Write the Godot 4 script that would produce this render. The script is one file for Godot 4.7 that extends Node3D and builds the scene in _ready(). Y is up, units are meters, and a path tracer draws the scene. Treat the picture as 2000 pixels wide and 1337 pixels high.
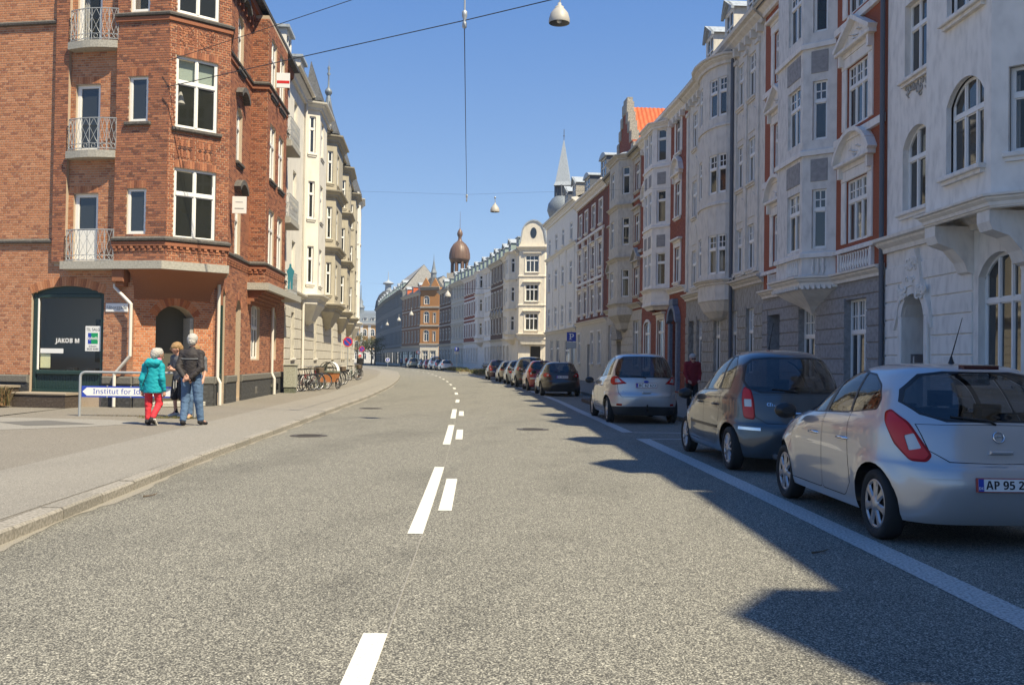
extends Node3D
# A curving city street on a clear day: brick corner house, stucco terraces, parked cars, walkers.
const EYE := 1.52
var M := {}
var cache := {}
var names := {}
var rng := RandomNumberGenerator.new()

# ------------------------------------------------------------------ mesh builder
class MB:
	var v := PackedVector3Array()
	var n := PackedVector3Array()
	var c := PackedColorArray()
	var ix := PackedInt32Array()
	var xf := Transform3D.IDENTITY
	var col := Color.WHITE
	var colored := false
	var starts := PackedInt32Array()              # where each primitive begins, so that pieces can be told apart
	func mark() -> void:
		if starts.size() == 0 or starts[-1] != ix.size(): starts.append(ix.size())
	func tint(k: Color) -> void:
		col = k; colored = true
	func quad(a: Vector3, b: Vector3, d: Vector3, e: Vector3) -> void:   # counter-clockwise seen from outside
		a = xf * a; b = xf * b; d = xf * d; e = xf * e
		var m := (d - a).cross(e - b).normalized()
		var i := v.size()
		v.append(a); v.append(b); v.append(d); v.append(e)
		for k in 4:
			n.append(m); c.append(col)
		ix.append(i); ix.append(i + 2); ix.append(i + 1); ix.append(i); ix.append(i + 3); ix.append(i + 2)
	func tri(a: Vector3, b: Vector3, d: Vector3) -> void:
		a = xf * a; b = xf * b; d = xf * d
		var m := (b - a).cross(d - a).normalized()
		var i := v.size()
		v.append(a); v.append(b); v.append(d)
		for k in 3:
			n.append(m); c.append(col)
		ix.append(i); ix.append(i + 2); ix.append(i + 1)
	func box(x0: float, x1: float, y0: float, y1: float, z0: float, z1: float, back := true) -> void:
		mark()
		var p := [Vector3(x0, y0, z1), Vector3(x1, y0, z1), Vector3(x1, y1, z1), Vector3(x0, y1, z1), Vector3(x0, y0, z0), Vector3(x1, y0, z0), Vector3(x1, y1, z0), Vector3(x0, y1, z0)]
		quad(p[0], p[1], p[2], p[3]); quad(p[1], p[5], p[6], p[2]); quad(p[4], p[0], p[3], p[7])
		quad(p[3], p[2], p[6], p[7]); quad(p[4], p[5], p[1], p[0])
		if back: quad(p[5], p[4], p[7], p[6])
	func cbox(x0: float, x1: float, y0: float, y1: float, z0: float, z1: float, b: float) -> void:   # box with chamfered front edges
		mark()
		var o := [Vector3(x0, y0, z1 - b), Vector3(x1, y0, z1 - b), Vector3(x1, y1, z1 - b), Vector3(x0, y1, z1 - b)]
		var f := [Vector3(x0 + b, y0 + b, z1), Vector3(x1 - b, y0 + b, z1), Vector3(x1 - b, y1 - b, z1), Vector3(x0 + b, y1 - b, z1)]
		quad(f[0], f[1], f[2], f[3])
		for k in 4:
			var j := (k + 1) % 4
			quad(o[k], o[j], f[j], f[k])
			var q: Vector3 = o[k]; var r: Vector3 = o[j]
			quad(Vector3(q.x, q.y, z0), Vector3(r.x, r.y, z0), r, q)
	func grid(p: Array, smooth := true, closed_u := false) -> void:       # p: rows of points
		mark()
		var rows := p.size(); var cols: int = p[0].size()
		if not smooth:
			for i in rows - 1:
				for j in cols - 1: quad(p[i][j], p[i][j + 1], p[i + 1][j + 1], p[i + 1][j])
			return
		var at := v.size()
		for i in rows:
			for j in cols:
				var q: Vector3 = p[i][j]
				v.append(xf * q)
				var jm := j - 1 if j > 0 else (cols - 2 if closed_u else 0)
				var jp := j + 1 if j < cols - 1 else (1 if closed_u else j)
				var du: Vector3 = p[i][jp] - p[i][jm]
				var dv: Vector3 = p[mini(i + 1, rows - 1)][j] - p[maxi(i - 1, 0)][j]
				if du.length_squared() < 1e-12:
					var i2 := 1 if i == 0 else rows - 2
					du = p[i2][jp] - p[i2][jm]
				var m := du.cross(dv)
				n.append((xf.basis * m).normalized() if m.length_squared() > 1e-16 else Vector3.UP)
				c.append(col)
		for i in rows - 1:
			for j in cols - 1:
				var a := at + i * cols + j
				ix.append(a); ix.append(a + cols + 1); ix.append(a + 1); ix.append(a); ix.append(a + cols); ix.append(a + cols + 1)
	func lathe(prof: Array, seg := 16, o := Vector3.ZERO, a0 := 0.0, a1 := TAU, flat := false) -> void:   # prof of Vector2(r, y), bottom to top
		var rows := []
		for q in prof:
			var r := []
			for k in seg + 1:
				var a: float = a0 + (a1 - a0) * k / seg
				r.append(o + Vector3(cos(a) * q.x, q.y, -sin(a) * q.x))
			rows.append(r)
		grid(rows, not flat, absf(a1 - a0 - TAU) < 0.01)
	func tube(path: Array, r: float, seg := 8, r1 := -1.0) -> void:
		if r1 < 0: r1 = r
		var rows := []
		var side := Vector3.ZERO
		for i in path.size():
			var a: Vector3 = path[maxi(i - 1, 0)]; var b: Vector3 = path[mini(i + 1, path.size() - 1)]
			var t := (b - a).normalized()
			if side == Vector3.ZERO:
				side = t.cross(Vector3.UP if absf(t.y) < 0.9 else Vector3.RIGHT).normalized()
			side = (side - t * side.dot(t)).normalized()
			var up := side.cross(t)
			var rr := lerpf(r, r1, float(i) / maxi(path.size() - 1, 1))
			var row := []
			for k in seg + 1:
				var g := TAU * k / seg
				row.append(path[i] + side * cos(g) * rr + up * sin(g) * rr)
			rows.append(row)
		grid(rows, true, true)
		for e in [0, rows.size() - 1]:
			var ctr: Vector3 = path[0] if e == 0 else path[-1]
			for k in seg:
				if e == 0: tri(ctr, rows[e][k + 1], rows[e][k])
				else: tri(ctr, rows[e][k], rows[e][k + 1])
	func ring(o: Vector3, axis: Vector3, R: float, r: float, seg := 24, s2 := 6) -> void:
		var u := axis.cross(Vector3.UP if absf(axis.y) < 0.9 else Vector3.RIGHT).normalized(); var w := axis.cross(u).normalized()
		var rows := []
		for i in seg + 1:
			var a := TAU * i / seg
			var d := u * cos(a) + w * sin(a)
			var row := []
			for k in s2 + 1:
				var b := TAU * k / s2
				row.append(o + d * (R + cos(b) * r) + axis * sin(b) * r)
			rows.append(row)
		grid(rows, true, true)
	func prism(poly: PackedVector2Array, z0: float, z1: float, back := false) -> void:   # outline in xy, extruded along z
		mark()
		if Geometry2D.is_polygon_clockwise(poly): poly.reverse()
		var t := Geometry2D.triangulate_polygon(poly)
		for k in range(0, t.size(), 3):
			var a := poly[t[k]]; var b := poly[t[k + 1]]; var d := poly[t[k + 2]]
			if (b - a).cross(d - a) < 0:
				var s := b
				b = d; d = s
			tri(Vector3(a.x, a.y, z1), Vector3(b.x, b.y, z1), Vector3(d.x, d.y, z1))
			if back: tri(Vector3(a.x, a.y, z0), Vector3(d.x, d.y, z0), Vector3(b.x, b.y, z0))
		for k in poly.size():
			var a := poly[k]; var b := poly[(k + 1) % poly.size()]
			quad(Vector3(a.x, a.y, z0), Vector3(b.x, b.y, z0), Vector3(b.x, b.y, z1), Vector3(a.x, a.y, z1))
	func sweep(path: Array, prof: Array) -> void:
		# path: plan points Vector2(x, z) running left to right as seen from outside; prof: Vector2(outward, y) from bottom to top
		var rows := []
		for q in prof:
			var row := []
			for i in path.size():
				var t0: Vector2 = (path[i] - path[i - 1]).normalized() if i > 0 else (path[1] - path[0]).normalized()
				var t1: Vector2 = (path[i + 1] - path[i]).normalized() if i < path.size() - 1 else t0
				var n0 := Vector2(-t0.y, t0.x); var n1 := Vector2(-t1.y, t1.x)
				var mm := (n0 + n1).normalized()
				var off: Vector2 = mm * (q.x / maxf(mm.dot(n0), 0.4))
				row.append(Vector3(path[i].x + off.x, q.y, path[i].y + off.y))
			rows.append(row)
		grid(rows, false)
		for e in [0, path.size() - 1]:
			for i in range(1, rows.size() - 1):
				if e == 0: tri(rows[0][0], rows[i][0], rows[i + 1][0])
				else: tri(rows[0][e], rows[i + 1][e], rows[i][e])
	func pieces() -> Array:                            # primitives that touch stay together; the rest come apart
		var cnt := starts.size()
		var bb := []; var root := []
		for k in cnt:
			var e := starts[k + 1] if k + 1 < cnt else ix.size()
			var q := AABB(v[ix[starts[k]]], Vector3.ZERO)
			for i in range(starts[k], e): q = q.expand(v[ix[i]])
			bb.append(q.grow(0.004)); root.append(k)
		for i in cnt:
			for j in range(i + 1, cnt):
				if bb[i].intersects(bb[j]):
					var a: int = root[i]; var c2: int = root[j]
					if a != c2:
						for k in cnt:
							if root[k] == c2: root[k] = a
		var made := {}
		for k in cnt:
			var m: MB = made.get(root[k], null)
			if m == null:
				m = MB.new()
				m.colored = colored
				made[root[k]] = m
			var e := starts[k + 1] if k + 1 < cnt else ix.size()
			var seen := {}
			for i in range(starts[k], e):
				var w := ix[i]
				if not seen.has(w):
					seen[w] = m.v.size()
					m.v.append(v[w]); m.n.append(n_at(w)); m.c.append(c[w])
				m.ix.append(seen[w])
		return made.values()
	func n_at(k: int) -> Vector3:
		return n[k]
	func add(o: MB) -> void:
		var at := v.size()
		v.append_array(o.v); n.append_array(o.n); c.append_array(o.c)
		for k in o.ix: ix.append(at + k)
	func mesh() -> ArrayMesh:
		var a := []
		a.resize(Mesh.ARRAY_MAX)
		a[Mesh.ARRAY_VERTEX] = v; a[Mesh.ARRAY_NORMAL] = n; a[Mesh.ARRAY_INDEX] = ix
		if colored: a[Mesh.ARRAY_COLOR] = c
		var m := ArrayMesh.new()
		m.add_surface_from_arrays(Mesh.PRIMITIVE_TRIANGLES, a)
		return m

func put(b, called: String, mat: Material, parent: Node = self) -> MeshInstance3D:
	var o := MeshInstance3D.new()
	o.mesh = b.mesh() if b is MB else b
	o.material_override = mat
	o.name = called
	parent.add_child(o, true)
	return o
func puts(b: MB, called: String, mat: Material, parent: Node) -> void:     # one node for each separate piece
	for m in b.pieces(): put(m, called, mat, parent)
func numbered(s: String) -> String:
	var k: int = names.get(s, 0)
	names[s] = k + 1
	return s if k == 0 else "%s_%03d" % [s, k]
func tag(o: Node, label: String, category: String, group := "") -> Node:
	o.set_meta("label", label); o.set_meta("category", category)
	if group: o.set_meta("group", group)
	return o
func thing(called: String, label: String, category: String, at := Vector3.ZERO, turn := 0.0, group := "") -> Node3D:
	var o := Node3D.new()
	o.name = numbered(called)
	add_child(o)
	o.position = at; o.rotation.y = turn
	tag(o, label, category, group)
	return o
func struct(b, called: String, mat: Material) -> MeshInstance3D:
	var o := put(b, numbered(called), mat)
	o.set_meta("kind", "structure")
	return o
func node(called: String, parent: Node, x := Transform3D.IDENTITY) -> Node3D:
	var o := Node3D.new()
	o.name = called
	parent.add_child(o, true)
	o.transform = x
	return o

# ------------------------------------------------------------------ materials
func lin(r: float, g: float, b: float, a := 1.0) -> Color:
	var k := Color(r, g, b).linear_to_srgb()
	k.a = a
	return k
func flat(called: String, k: Color, rough := 0.8, metal := 0.0) -> StandardMaterial3D:
	var m := StandardMaterial3D.new()
	m.albedo_color = k; m.roughness = rough; m.metallic = metal; m.resource_name = called
	M[called] = m
	return m
func noise_tex(seed_: int, freq: float, size: int, ramp: Array, kind := FastNoiseLite.TYPE_SIMPLEX_SMOOTH, oct := 3, normal := false) -> NoiseTexture2D:
	var f := FastNoiseLite.new()
	f.seed = seed_; f.frequency = freq; f.noise_type = kind; f.fractal_octaves = oct
	if oct <= 1: f.fractal_type = FastNoiseLite.FRACTAL_NONE
	var t := NoiseTexture2D.new()
	t.width = size; t.height = size; t.seamless = true; t.noise = f
	if normal:
		t.as_normal_map = true; t.bump_strength = 3.0
	elif ramp:
		var g := Gradient.new()
		g.offsets = PackedFloat32Array(); g.colors = PackedColorArray()
		var os := PackedFloat32Array(); var cs := PackedColorArray()
		for r in ramp:
			os.append(r[0]); cs.append(r[1])
		g.offsets = os; g.colors = cs
		t.color_ramp = g
	return t
func rough_mat(called: String, base: Color, seed_: int, tile: float, spread := 0.12, freq := 0.02, rough := 0.9, bump := 0.0, world := true) -> StandardMaterial3D:
	# a colour broken by soft mottling; tile in metres
	var m := flat(called, Color.WHITE, rough)
	var lo := base.darkened(spread); var hi := base.lightened(spread * 0.7)
	m.albedo_texture = noise_tex(seed_, freq, 512, [[0.0, lo], [0.35, base.darkened(spread * 0.35)], [0.6, base], [1.0, hi]], FastNoiseLite.TYPE_SIMPLEX_SMOOTH, 5)
	m.uv1_triplanar = true; m.uv1_world_triplanar = world; m.uv1_scale = Vector3(1, 0.4 if called.begins_with("st") or called.begins_with("oriel") else 1.0, 1) / tile      # rain streaks run down plaster
	if bump > 0:
		m.heightmap_enabled = true; m.heightmap_texture = m.albedo_texture; m.heightmap_scale = bump
	return m
func vcol(called: String, rough := 0.85, metal := 0.0) -> StandardMaterial3D:
	var m := flat(called, Color.WHITE, rough, metal)
	m.vertex_color_use_as_albedo = true
	return m
func glassy(called: String, k: Color, a: float) -> StandardMaterial3D:
	var m := flat(called, Color(k.r, k.g, k.b, a), 0.02)
	m.transparency = BaseMaterial3D.TRANSPARENCY_ALPHA
	m.metallic_specular = 0.5
	return m

# ------------------------------------------------------------------ the street's own line
const CD := [-60.0, -20.0, 0.0, 4.5, 13.6, 22.4, 29.6, 36.9, 43.0, 51.5, 58.8, 66.9, 73.6, 81.9, 89.3, 98.0, 109.0, 130.0, 165.0, 200.0, 260.0, 330.0]
const CX := [-0.5, -0.6, -0.66, -0.71, -1.0, -1.38, -1.73, -2.05, -2.45, -3.05, -3.7, -4.45, -5.15, -6.05, -6.95, -8.05, -9.6, -13.4, -21.0, -30.0, -47.0, -69.0]
func xc(d: float) -> float:
	var i := 0
	while i < CD.size() - 2 and d > CD[i + 1]: i += 1
	var h: float = CD[i + 1] - CD[i]
	var t := clampf((d - CD[i]) / h, -0.2, 1.2)
	var m0: float = (CX[i + 1] - CX[maxi(i - 1, 0)]) / (CD[i + 1] - CD[maxi(i - 1, 0)]) * h
	var k := mini(i + 2, CD.size() - 1)
	var m1: float = (CX[k] - CX[i]) / (CD[k] - CD[i]) * h
	var t2 := t * t; var t3 := t2 * t
	return (2 * t3 - 3 * t2 + 1) * CX[i] + (t3 - 2 * t2 + t) * m0 + (-2 * t3 + 3 * t2) * CX[i + 1] + (t3 - t2) * m1
func slope(d: float) -> float:
	return (xc(d + 0.5) - xc(d - 0.5))
func st(d: float, off: float, y := 0.0) -> Vector3:   # street coordinates: metres ahead, metres right of the centre line
	var s := slope(d)
	var q := off / sqrt(1 + s * s)
	return Vector3(xc(d) + q, y, -d + q * s)
func heading(d: float) -> float:                       # turn about y so that -z runs along the street
	return -atan(slope(d))

# ------------------------------------------------------------------ building parts
func arch_y(w: float, rise: float, x: float) -> float:      # height above the springing at x from the middle
	if rise <= 0.0: return 0.0
	var R := (w * w / 4 + rise * rise) / (2 * rise)
	return sqrt(maxf(R * R - x * x, 0.0)) - (R - rise)
func wall(b: MB, x0: float, x1: float, y0: float, y1: float, z: float, ops := [], depth := 0.2) -> void:
	# a sheet with openings [x, y, w, h, rise] and their reveals
	var xs := [x0, x1]; var ys := [y0, y1]
	for o in ops:
		for k in [o[0], o[0] + o[2]]:
			if k > x0 and k < x1: xs.append(k)
		for k in [o[1], o[1] + o[3]]:
			if k > y0 and k < y1: ys.append(k)
	xs.sort(); ys.sort()
	for j in ys.size() - 1:
		if ys[j + 1] - ys[j] < 1e-5: continue
		var from := INF
		for i in xs.size():
			var open := i == xs.size() - 1
			if not open:
				var mx: float = (xs[i] + xs[i + 1]) / 2; var my: float = (ys[j] + ys[j + 1]) / 2
				for o in ops:
					if mx > o[0] and mx < o[0] + o[2] and my > o[1] and my < o[1] + o[3]: open = true
			if not open and from == INF: from = xs[i]
			if open and from != INF:
				if xs[i] - from > 1e-5: b.quad(Vector3(from, ys[j], z), Vector3(xs[i], ys[j], z), Vector3(xs[i], ys[j + 1], z), Vector3(from, ys[j + 1], z))
				from = INF
	for o in ops:
		var x: float = o[0]; var y: float = o[1]; var w: float = o[2]; var h: float = o[3]
		var rise: float = o[4] if o.size() > 4 else 0.0
		var dp: float = o[5] if o.size() > 5 else depth
		var sp := y + h - rise
		b.quad(Vector3(x, y, z - dp), Vector3(x, y, z), Vector3(x, sp, z), Vector3(x, sp, z - dp))
		b.quad(Vector3(x + w, y, z), Vector3(x + w, y, z - dp), Vector3(x + w, sp, z - dp), Vector3(x + w, sp, z))
		b.quad(Vector3(x, y, z - dp), Vector3(x + w, y, z - dp), Vector3(x + w, y, z), Vector3(x, y, z))
		var n := 10 if rise > 0 else 1
		for k in n:
			var a := x + w * k / n; var c := x + w * (k + 1) / n
			var ya := sp + arch_y(w, rise, a - x - w / 2); var yc := sp + arch_y(w, rise, c - x - w / 2)
			if rise > 0: b.quad(Vector3(a, ya, z), Vector3(c, yc, z), Vector3(c, y + h, z), Vector3(a, y + h, z))
			b.quad(Vector3(a, ya, z), Vector3(a, ya, z - dp), Vector3(c, yc, z - dp), Vector3(c, yc, z))
# a window: style keys cols, tr (share of the height above the transom), mc/mr (small panes per upper sash), rise, set (setback), fw, mat, sill, hood, surround, curtain
var win_n := 0
func win(parent: Node, xf: Transform3D, x: float, y: float, w: float, h: float, s := {}) -> Node3D:
	var key := "%.2f %.2f %s" % [w, h, str(s.get("k", "")) + str([s.get("cols", 2), s.get("tr", 0.34), s.get("mc", 0), s.get("mr", 0), s.get("rise", 0.0), s.get("fw", 0.07), s.get("sill", 0.0), s.get("hood", ""), s.get("surround", 0.0), s.get("zs", 0.0), s.get("low", 0.0)])]
	var rise: float = s.get("rise", 0.0)
	if not cache.has(key):
		cache[key] = make_win(w, h, s)
	var made: Dictionary = cache[key]
	var o := node("window", parent, xf * Transform3D(Basis.IDENTITY, Vector3(x, y, -s.get("set", 0.1) + s.get("zs", 0.0))))
	put(made.frame, "frame", s.get("mat", M.white_paint), o)
	win_n += 1
	var lived: bool = not s.has("glass") and (win_n * 7) % 20 < 6     # some windows show curtains behind clear glass
	for p in made.panes:
		var g := put(p, "pane", M.clear_pane if lived else s.get("glass", M.pane), o)
		g.rotation = Vector3(sin(win_n * 12.9) * 0.008, sin(win_n * 78.2 + x) * 0.01, 0)      # panes never hang quite true
	if made.sill: put(made.sill, "sill", s.get("trim", M.trim), o)
	if made.hood: put(made.hood, "hood", s.get("trim", M.trim), o)
	if made.surround: put(made.surround, "surround", s.get("trim", M.trim), o)
	var cu: int = s.get("curtain", [1, 2, 1][win_n % 3] if lived and rise <= 0 else 0)
	if cu > 0:
		var b := MB.new()
		if cu == 1:                                  # two drawn-back curtains
			for e in [0.0, 1.0]:
				for k in 5:
					var a: float = w * 0.02 + k * w * 0.045 if e == 0.0 else w - w * 0.02 - (k + 1) * w * 0.045
					b.quad(Vector3(a, 0.05, -0.16 - 0.03 * (k % 2)), Vector3(a + w * 0.045, 0.05, -0.19 + 0.03 * (k % 2)), Vector3(a + w * 0.045, h - 0.1, -0.19 + 0.03 * (k % 2)), Vector3(a, h - 0.1, -0.16 - 0.03 * (k % 2)))
			put(b, "curtain", M.curtain, o)
		else:                                        # a roller blind pulled part of the way
			var yb := h * (0.68 if cu == 2 else 0.35)
			b.box(0.06, w - 0.06, yb, h - 0.06 - rise, -0.15, -0.14)
			put(b, "blind", M.blind, o)
	return o
func make_win(w: float, h: float, s: Dictionary) -> Dictionary:
	var fw: float = s.get("fw", 0.07); var rise: float = s.get("rise", 0.0)
	var cols: int = s.get("cols", 2); var tr: float = s.get("tr", 0.34)
	var sp := h - rise
	var b := MB.new()
	var T := 0.055
	b.box(0, fw, 0, sp, -T, 0); b.box(w - fw, w, 0, sp, -T, 0); b.box(fw, w - fw, 0, fw, -T, 0)
	if rise <= 0: b.box(fw, w - fw, h - fw, h, -T, 0)
	else:
		for k in 12:
			var a := w * k / 12.0; var c := w * (k + 1) / 12.0
			var y0 := sp + arch_y(w, rise, a - w / 2); var y1 := sp + arch_y(w, rise, c - w / 2)
			b.quad(Vector3(a, y0 - fw, 0), Vector3(c, y1 - fw, 0), Vector3(c, y1, 0), Vector3(a, y0, 0))
			b.quad(Vector3(a, y0 - fw, -T), Vector3(c, y1 - fw, -T), Vector3(c, y1 - fw, 0), Vector3(a, y0 - fw, 0))
	var top := func(x: float) -> float: return (sp + arch_y(w, rise, x - w / 2) if rise > 0 else h)
	var yt := h * (1 - tr) if tr > 0 else h
	var low: float = s.get("low", 0.0)               # solid lower panel of a door
	var panes := []
	var cw := (w - 2 * fw) / cols
	var mb_ := 0.055
	for i in cols:
		var a := fw + cw * i; var e := a + cw
		if i > 0: b.box(a - mb_ / 2, a + mb_ / 2, fw, minf(top.call(a - mb_ / 2), top.call(a + mb_ / 2)) - fw * 0.5, -T, 0.012)
		if tr > 0 and i == 0: b.box(fw, w - fw, yt - 0.045, yt + 0.045, -T, 0.02)
		var pa := a + (mb_ / 2 if i > 0 else 0.0) ; var pe := e - (mb_ / 2 if i < cols - 1 else 0.0)
		# sash rims
		var y_lo := fw + low
		for span in ([[y_lo, yt - 0.045], [yt + 0.045, h]] if tr > 0 else [[y_lo, h]]):
			var q0: float = span[0]; var q1: float = span[1]
			var is_top := q1 >= h - 1e-4
			var rim := 0.024
			b.box(pa, pa + rim, q0, (top.call(pa) - fw if is_top else q1), -T, -0.008)
			b.box(pe - rim, pe, q0, (top.call(pe) - fw if is_top else q1), -T, -0.008)
			b.box(pa, pe, q0, q0 + rim, -T, -0.008)
			if not is_top: b.box(pa, pe, q1 - rim, q1, -T, -0.008)
			var p := MB.new()
			var N := 6 if is_top and rise > 0 else 1
			var outline := []
			for k in N + 1:
				var xx := lerpf(pa, pe, float(k) / N)
				outline.append(Vector2(xx, (top.call(xx) - fw * 0.8) if is_top else q1))
			for k in N:
				p.quad(Vector3(outline[k].x, q0, -0.03), Vector3(outline[k + 1].x, q0, -0.03), Vector3(outline[k + 1].x, outline[k + 1].y, -0.03), Vector3(outline[k].x, outline[k].y, -0.03))
			panes.append(p.mesh())
			if is_top and s.get("mc", 0) > 0:
				var mc: int = s.mc; var mr: int = s.get("mr", 1)
				for k in range(1, mc):
					var xx := lerpf(pa, pe, float(k) / mc)
					b.box(xx - 0.016, xx + 0.016, q0, top.call(xx) - fw, -T, -0.012)
				for k in range(1, mr):
					var yy := lerpf(q0, minf(top.call(pa), top.call(pe)) - fw, float(k) / mr)
					b.box(pa, pe, yy - 0.016, yy + 0.016, -T, -0.012)
	if low > 0: b.cbox(fw, w - fw, fw, fw + low, -T, -0.015, 0.01)
	var out := {"frame": b.mesh(), "panes": panes, "sill": null, "hood": null, "surround": null}
	var zs: float = s.get("set", 0.1) - s.get("zs", 0.0)
	var sl: float = s.get("sill", 0.0)
	if sl > 0:
		var q := MB.new()
		q.cbox(-0.08, w + 0.08, -0.09, 0.0, -0.02, zs + sl, 0.015)
		q.box(-0.04, w + 0.04, -0.16, -0.09, zs, zs + sl * 0.55)
		out.sill = q.mesh()
	var su: float = s.get("surround", 0.0)
	if su > 0:
		var q := MB.new()
		var z1 := zs + 0.045
		q.cbox(-su, -0.002, -0.0, sp, zs, z1, 0.012); q.cbox(w + 0.002, w + su, -0.0, sp, zs, z1, 0.012)
		if rise <= 0: q.cbox(-su, w + su, h + 0.002, h + su, zs, z1 + 0.01, 0.012)
		else:
			var pts := PackedVector2Array()
			for k in 11: pts.append(Vector2(w * k / 10.0, sp + arch_y(w, rise, w * k / 10.0 - w / 2)))
			for k in range(10, -1, -1):
				var t := k / 10.0
				pts.append(Vector2(-su + (w + 2 * su) * t, sp + (arch_y(w + 2 * su, rise + su, (w + 2 * su) * (t - 0.5)))))
			q.prism(pts, zs, z1)
		out.surround = q.mesh()
	var hood: String = s.get("hood", "")
	if hood != "":
		var q := MB.new()
		var e := su + 0.14
		var yb := h + su + 0.12
		if hood != "flat" or su > 0: q.box(-su, w + su, h + su + 0.002, yb, zs, zs + 0.07)
		q.cbox(-e, w + e, yb, yb + 0.1, zs, zs + 0.22, 0.02)
		if hood == "ped" or hood == "arc":
			var hh := 0.62 if hood == "ped" else 0.68
			var o := PackedVector2Array(); var inn := PackedVector2Array()
			var steps := 2 if hood == "ped" else 12
			for k in steps + 1:
				var t := float(k) / steps
				var up := (1 - absf(2 * t - 1)) * hh if hood == "ped" else arch_y(w + 2 * e, hh, (w + 2 * e) * (t - 0.5))
				o.append(Vector2(-e + (w + 2 * e) * t, yb + 0.1 + up))
			q.prism(PackedVector2Array([Vector2(-e, yb + 0.1), Vector2(w + e, yb + 0.1)]) + _rev(o), zs, zs + 0.06)
			for k in steps:
				var a := o[k]; var c := o[k + 1]
				var t := (c - a).normalized(); var nn := Vector2(-t.y, t.x) * 0.11
				q.prism(PackedVector2Array([a, c, c + nn, a + nn]), zs, zs + 0.24)
			# relief inside the field
			for k in 9:
				var cx := w / 2 + sin(k * 2.4) * 0.05 * k; var cy := yb + 0.16 + 0.03 * k
				q.lathe([Vector2(0.06, 0), Vector2(0.045, 0.03), Vector2(0.0, 0.045)], 6, Vector3(cx, cy, zs + 0.06))
			q.box(-su, -su + 0.12, yb - 0.3, yb, zs + 0.046, zs + 0.16); q.box(w + su - 0.12, w + su, yb - 0.3, yb, zs + 0.046, zs + 0.16)
		out.hood = q.mesh()
	return out
func _rev(p: PackedVector2Array) -> PackedVector2Array:
	var q := p.duplicate()
	q.reverse()
	return q
func face(a: Vector2, c: Vector2) -> Transform3D:     # frame of a wall face from a to c (plan x, z), left to right seen from outside
	var t := (c - a).normalized()
	return Transform3D(Basis(Vector3(t.x, 0, t.y), Vector3.UP, Vector3(-t.y, 0, t.x)), Vector3(a.x, 0, a.y))
func bldg(called: String, label: String, A: Vector2, B: Vector2, category := "building") -> Node3D:   # points are (x, metres ahead)
	return thing(called, label, category, Vector3(A.x, 0, -A.y), atan2(B.y - A.y, B.x - A.x), "")
func cornice(b: MB, path: Array, y: float, size: float) -> void:      # classical moulding, top at y
	b.sweep(path, [Vector2(0.0, y - size), Vector2(size * 0.25, y - size), Vector2(size * 0.3, y - size * 0.7), Vector2(size * 0.62, y - size * 0.45), Vector2(size * 0.66, y - size * 0.3), Vector2(size * 0.95, y - size * 0.22), Vector2(size, y - size * 0.02), Vector2(0.0, y + size * 0.12)])
func band(b: MB, path: Array, y0: float, y1: float, p: float) -> void:
	b.sweep(path, [Vector2(0, y0), Vector2(p, y0), Vector2(p, y1 - 0.02), Vector2(p - 0.02, y1), Vector2(0, y1 + 0.02)])
func loft(b: MB, pts: Array, prof: Array, smooth := false) -> void:     # plan outline drawn in towards the wall: prof of Vector2(share, y) bottom to top
	var cx: float = (pts[0].x + pts[-1].x) / 2
	var rows := []
	for q in prof:
		var r := []
		for p in pts: r.append(Vector3(cx + (p.x - cx) * q.x, q.y, p.y * q.x))
		rows.append(r)
	b.grid(rows, smooth)
	var top: Array = rows[-1]
	for k in range(1, top.size() - 1): b.tri(top[0], top[k], top[k + 1])
func gable_roof(parent: Node, W: float, H: float, D: float, rise: float, mat: Material, over := 0.35, x0 := 0.0) -> void:
	# ridge along the street; eave at the front, a gutter, closed ends
	var b := MB.new()
	var k := rise / (D / 2)
	b.quad(Vector3(x0, H - over * k * 0.3 - 0.03, over + 0.08), Vector3(x0 + W, H - over * k * 0.3 - 0.03, over + 0.08), Vector3(x0 + W, H + rise, -D / 2), Vector3(x0, H + rise, -D / 2))
	b.quad(Vector3(x0 + W, H, -D), Vector3(x0, H, -D), Vector3(x0, H + rise, -D / 2), Vector3(x0 + W, H + rise, -D / 2))
	b.quad(Vector3(x0, H - over * k * 0.3 - 0.12, over), Vector3(x0 + W, H - over * k * 0.3 - 0.12, over), Vector3(x0 + W, H - over * k * 0.3, over), Vector3(x0, H - over * k * 0.3, over))
	put(b, "roof", mat, parent)
	var g := MB.new()
	var row := []
	for t in 9:
		var a := PI + PI * t / 8
		row.append(Vector2(cos(a) * 0.075, sin(a) * 0.075))
	var rows := [[], []]
	for q in row:
		rows[0].append(Vector3(x0, H - 0.02 + q.y, over + 0.075 + q.x)); rows[1].append(Vector3(x0 + W, H - 0.02 + q.y, over + 0.075 + q.x))
	g.grid(rows)
	put(g, "gutter", M.zinc, parent)
	var e := MB.new()
	for x in [x0 + 0.002, x0 + W - 0.002]:
		e.tri(Vector3(x, H - 0.1, 0), Vector3(x, H - 0.1, -D), Vector3(x, H + rise - 0.05, -D / 2))
	put(e, "gable_end", M.stucco_dirty, parent)
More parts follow.
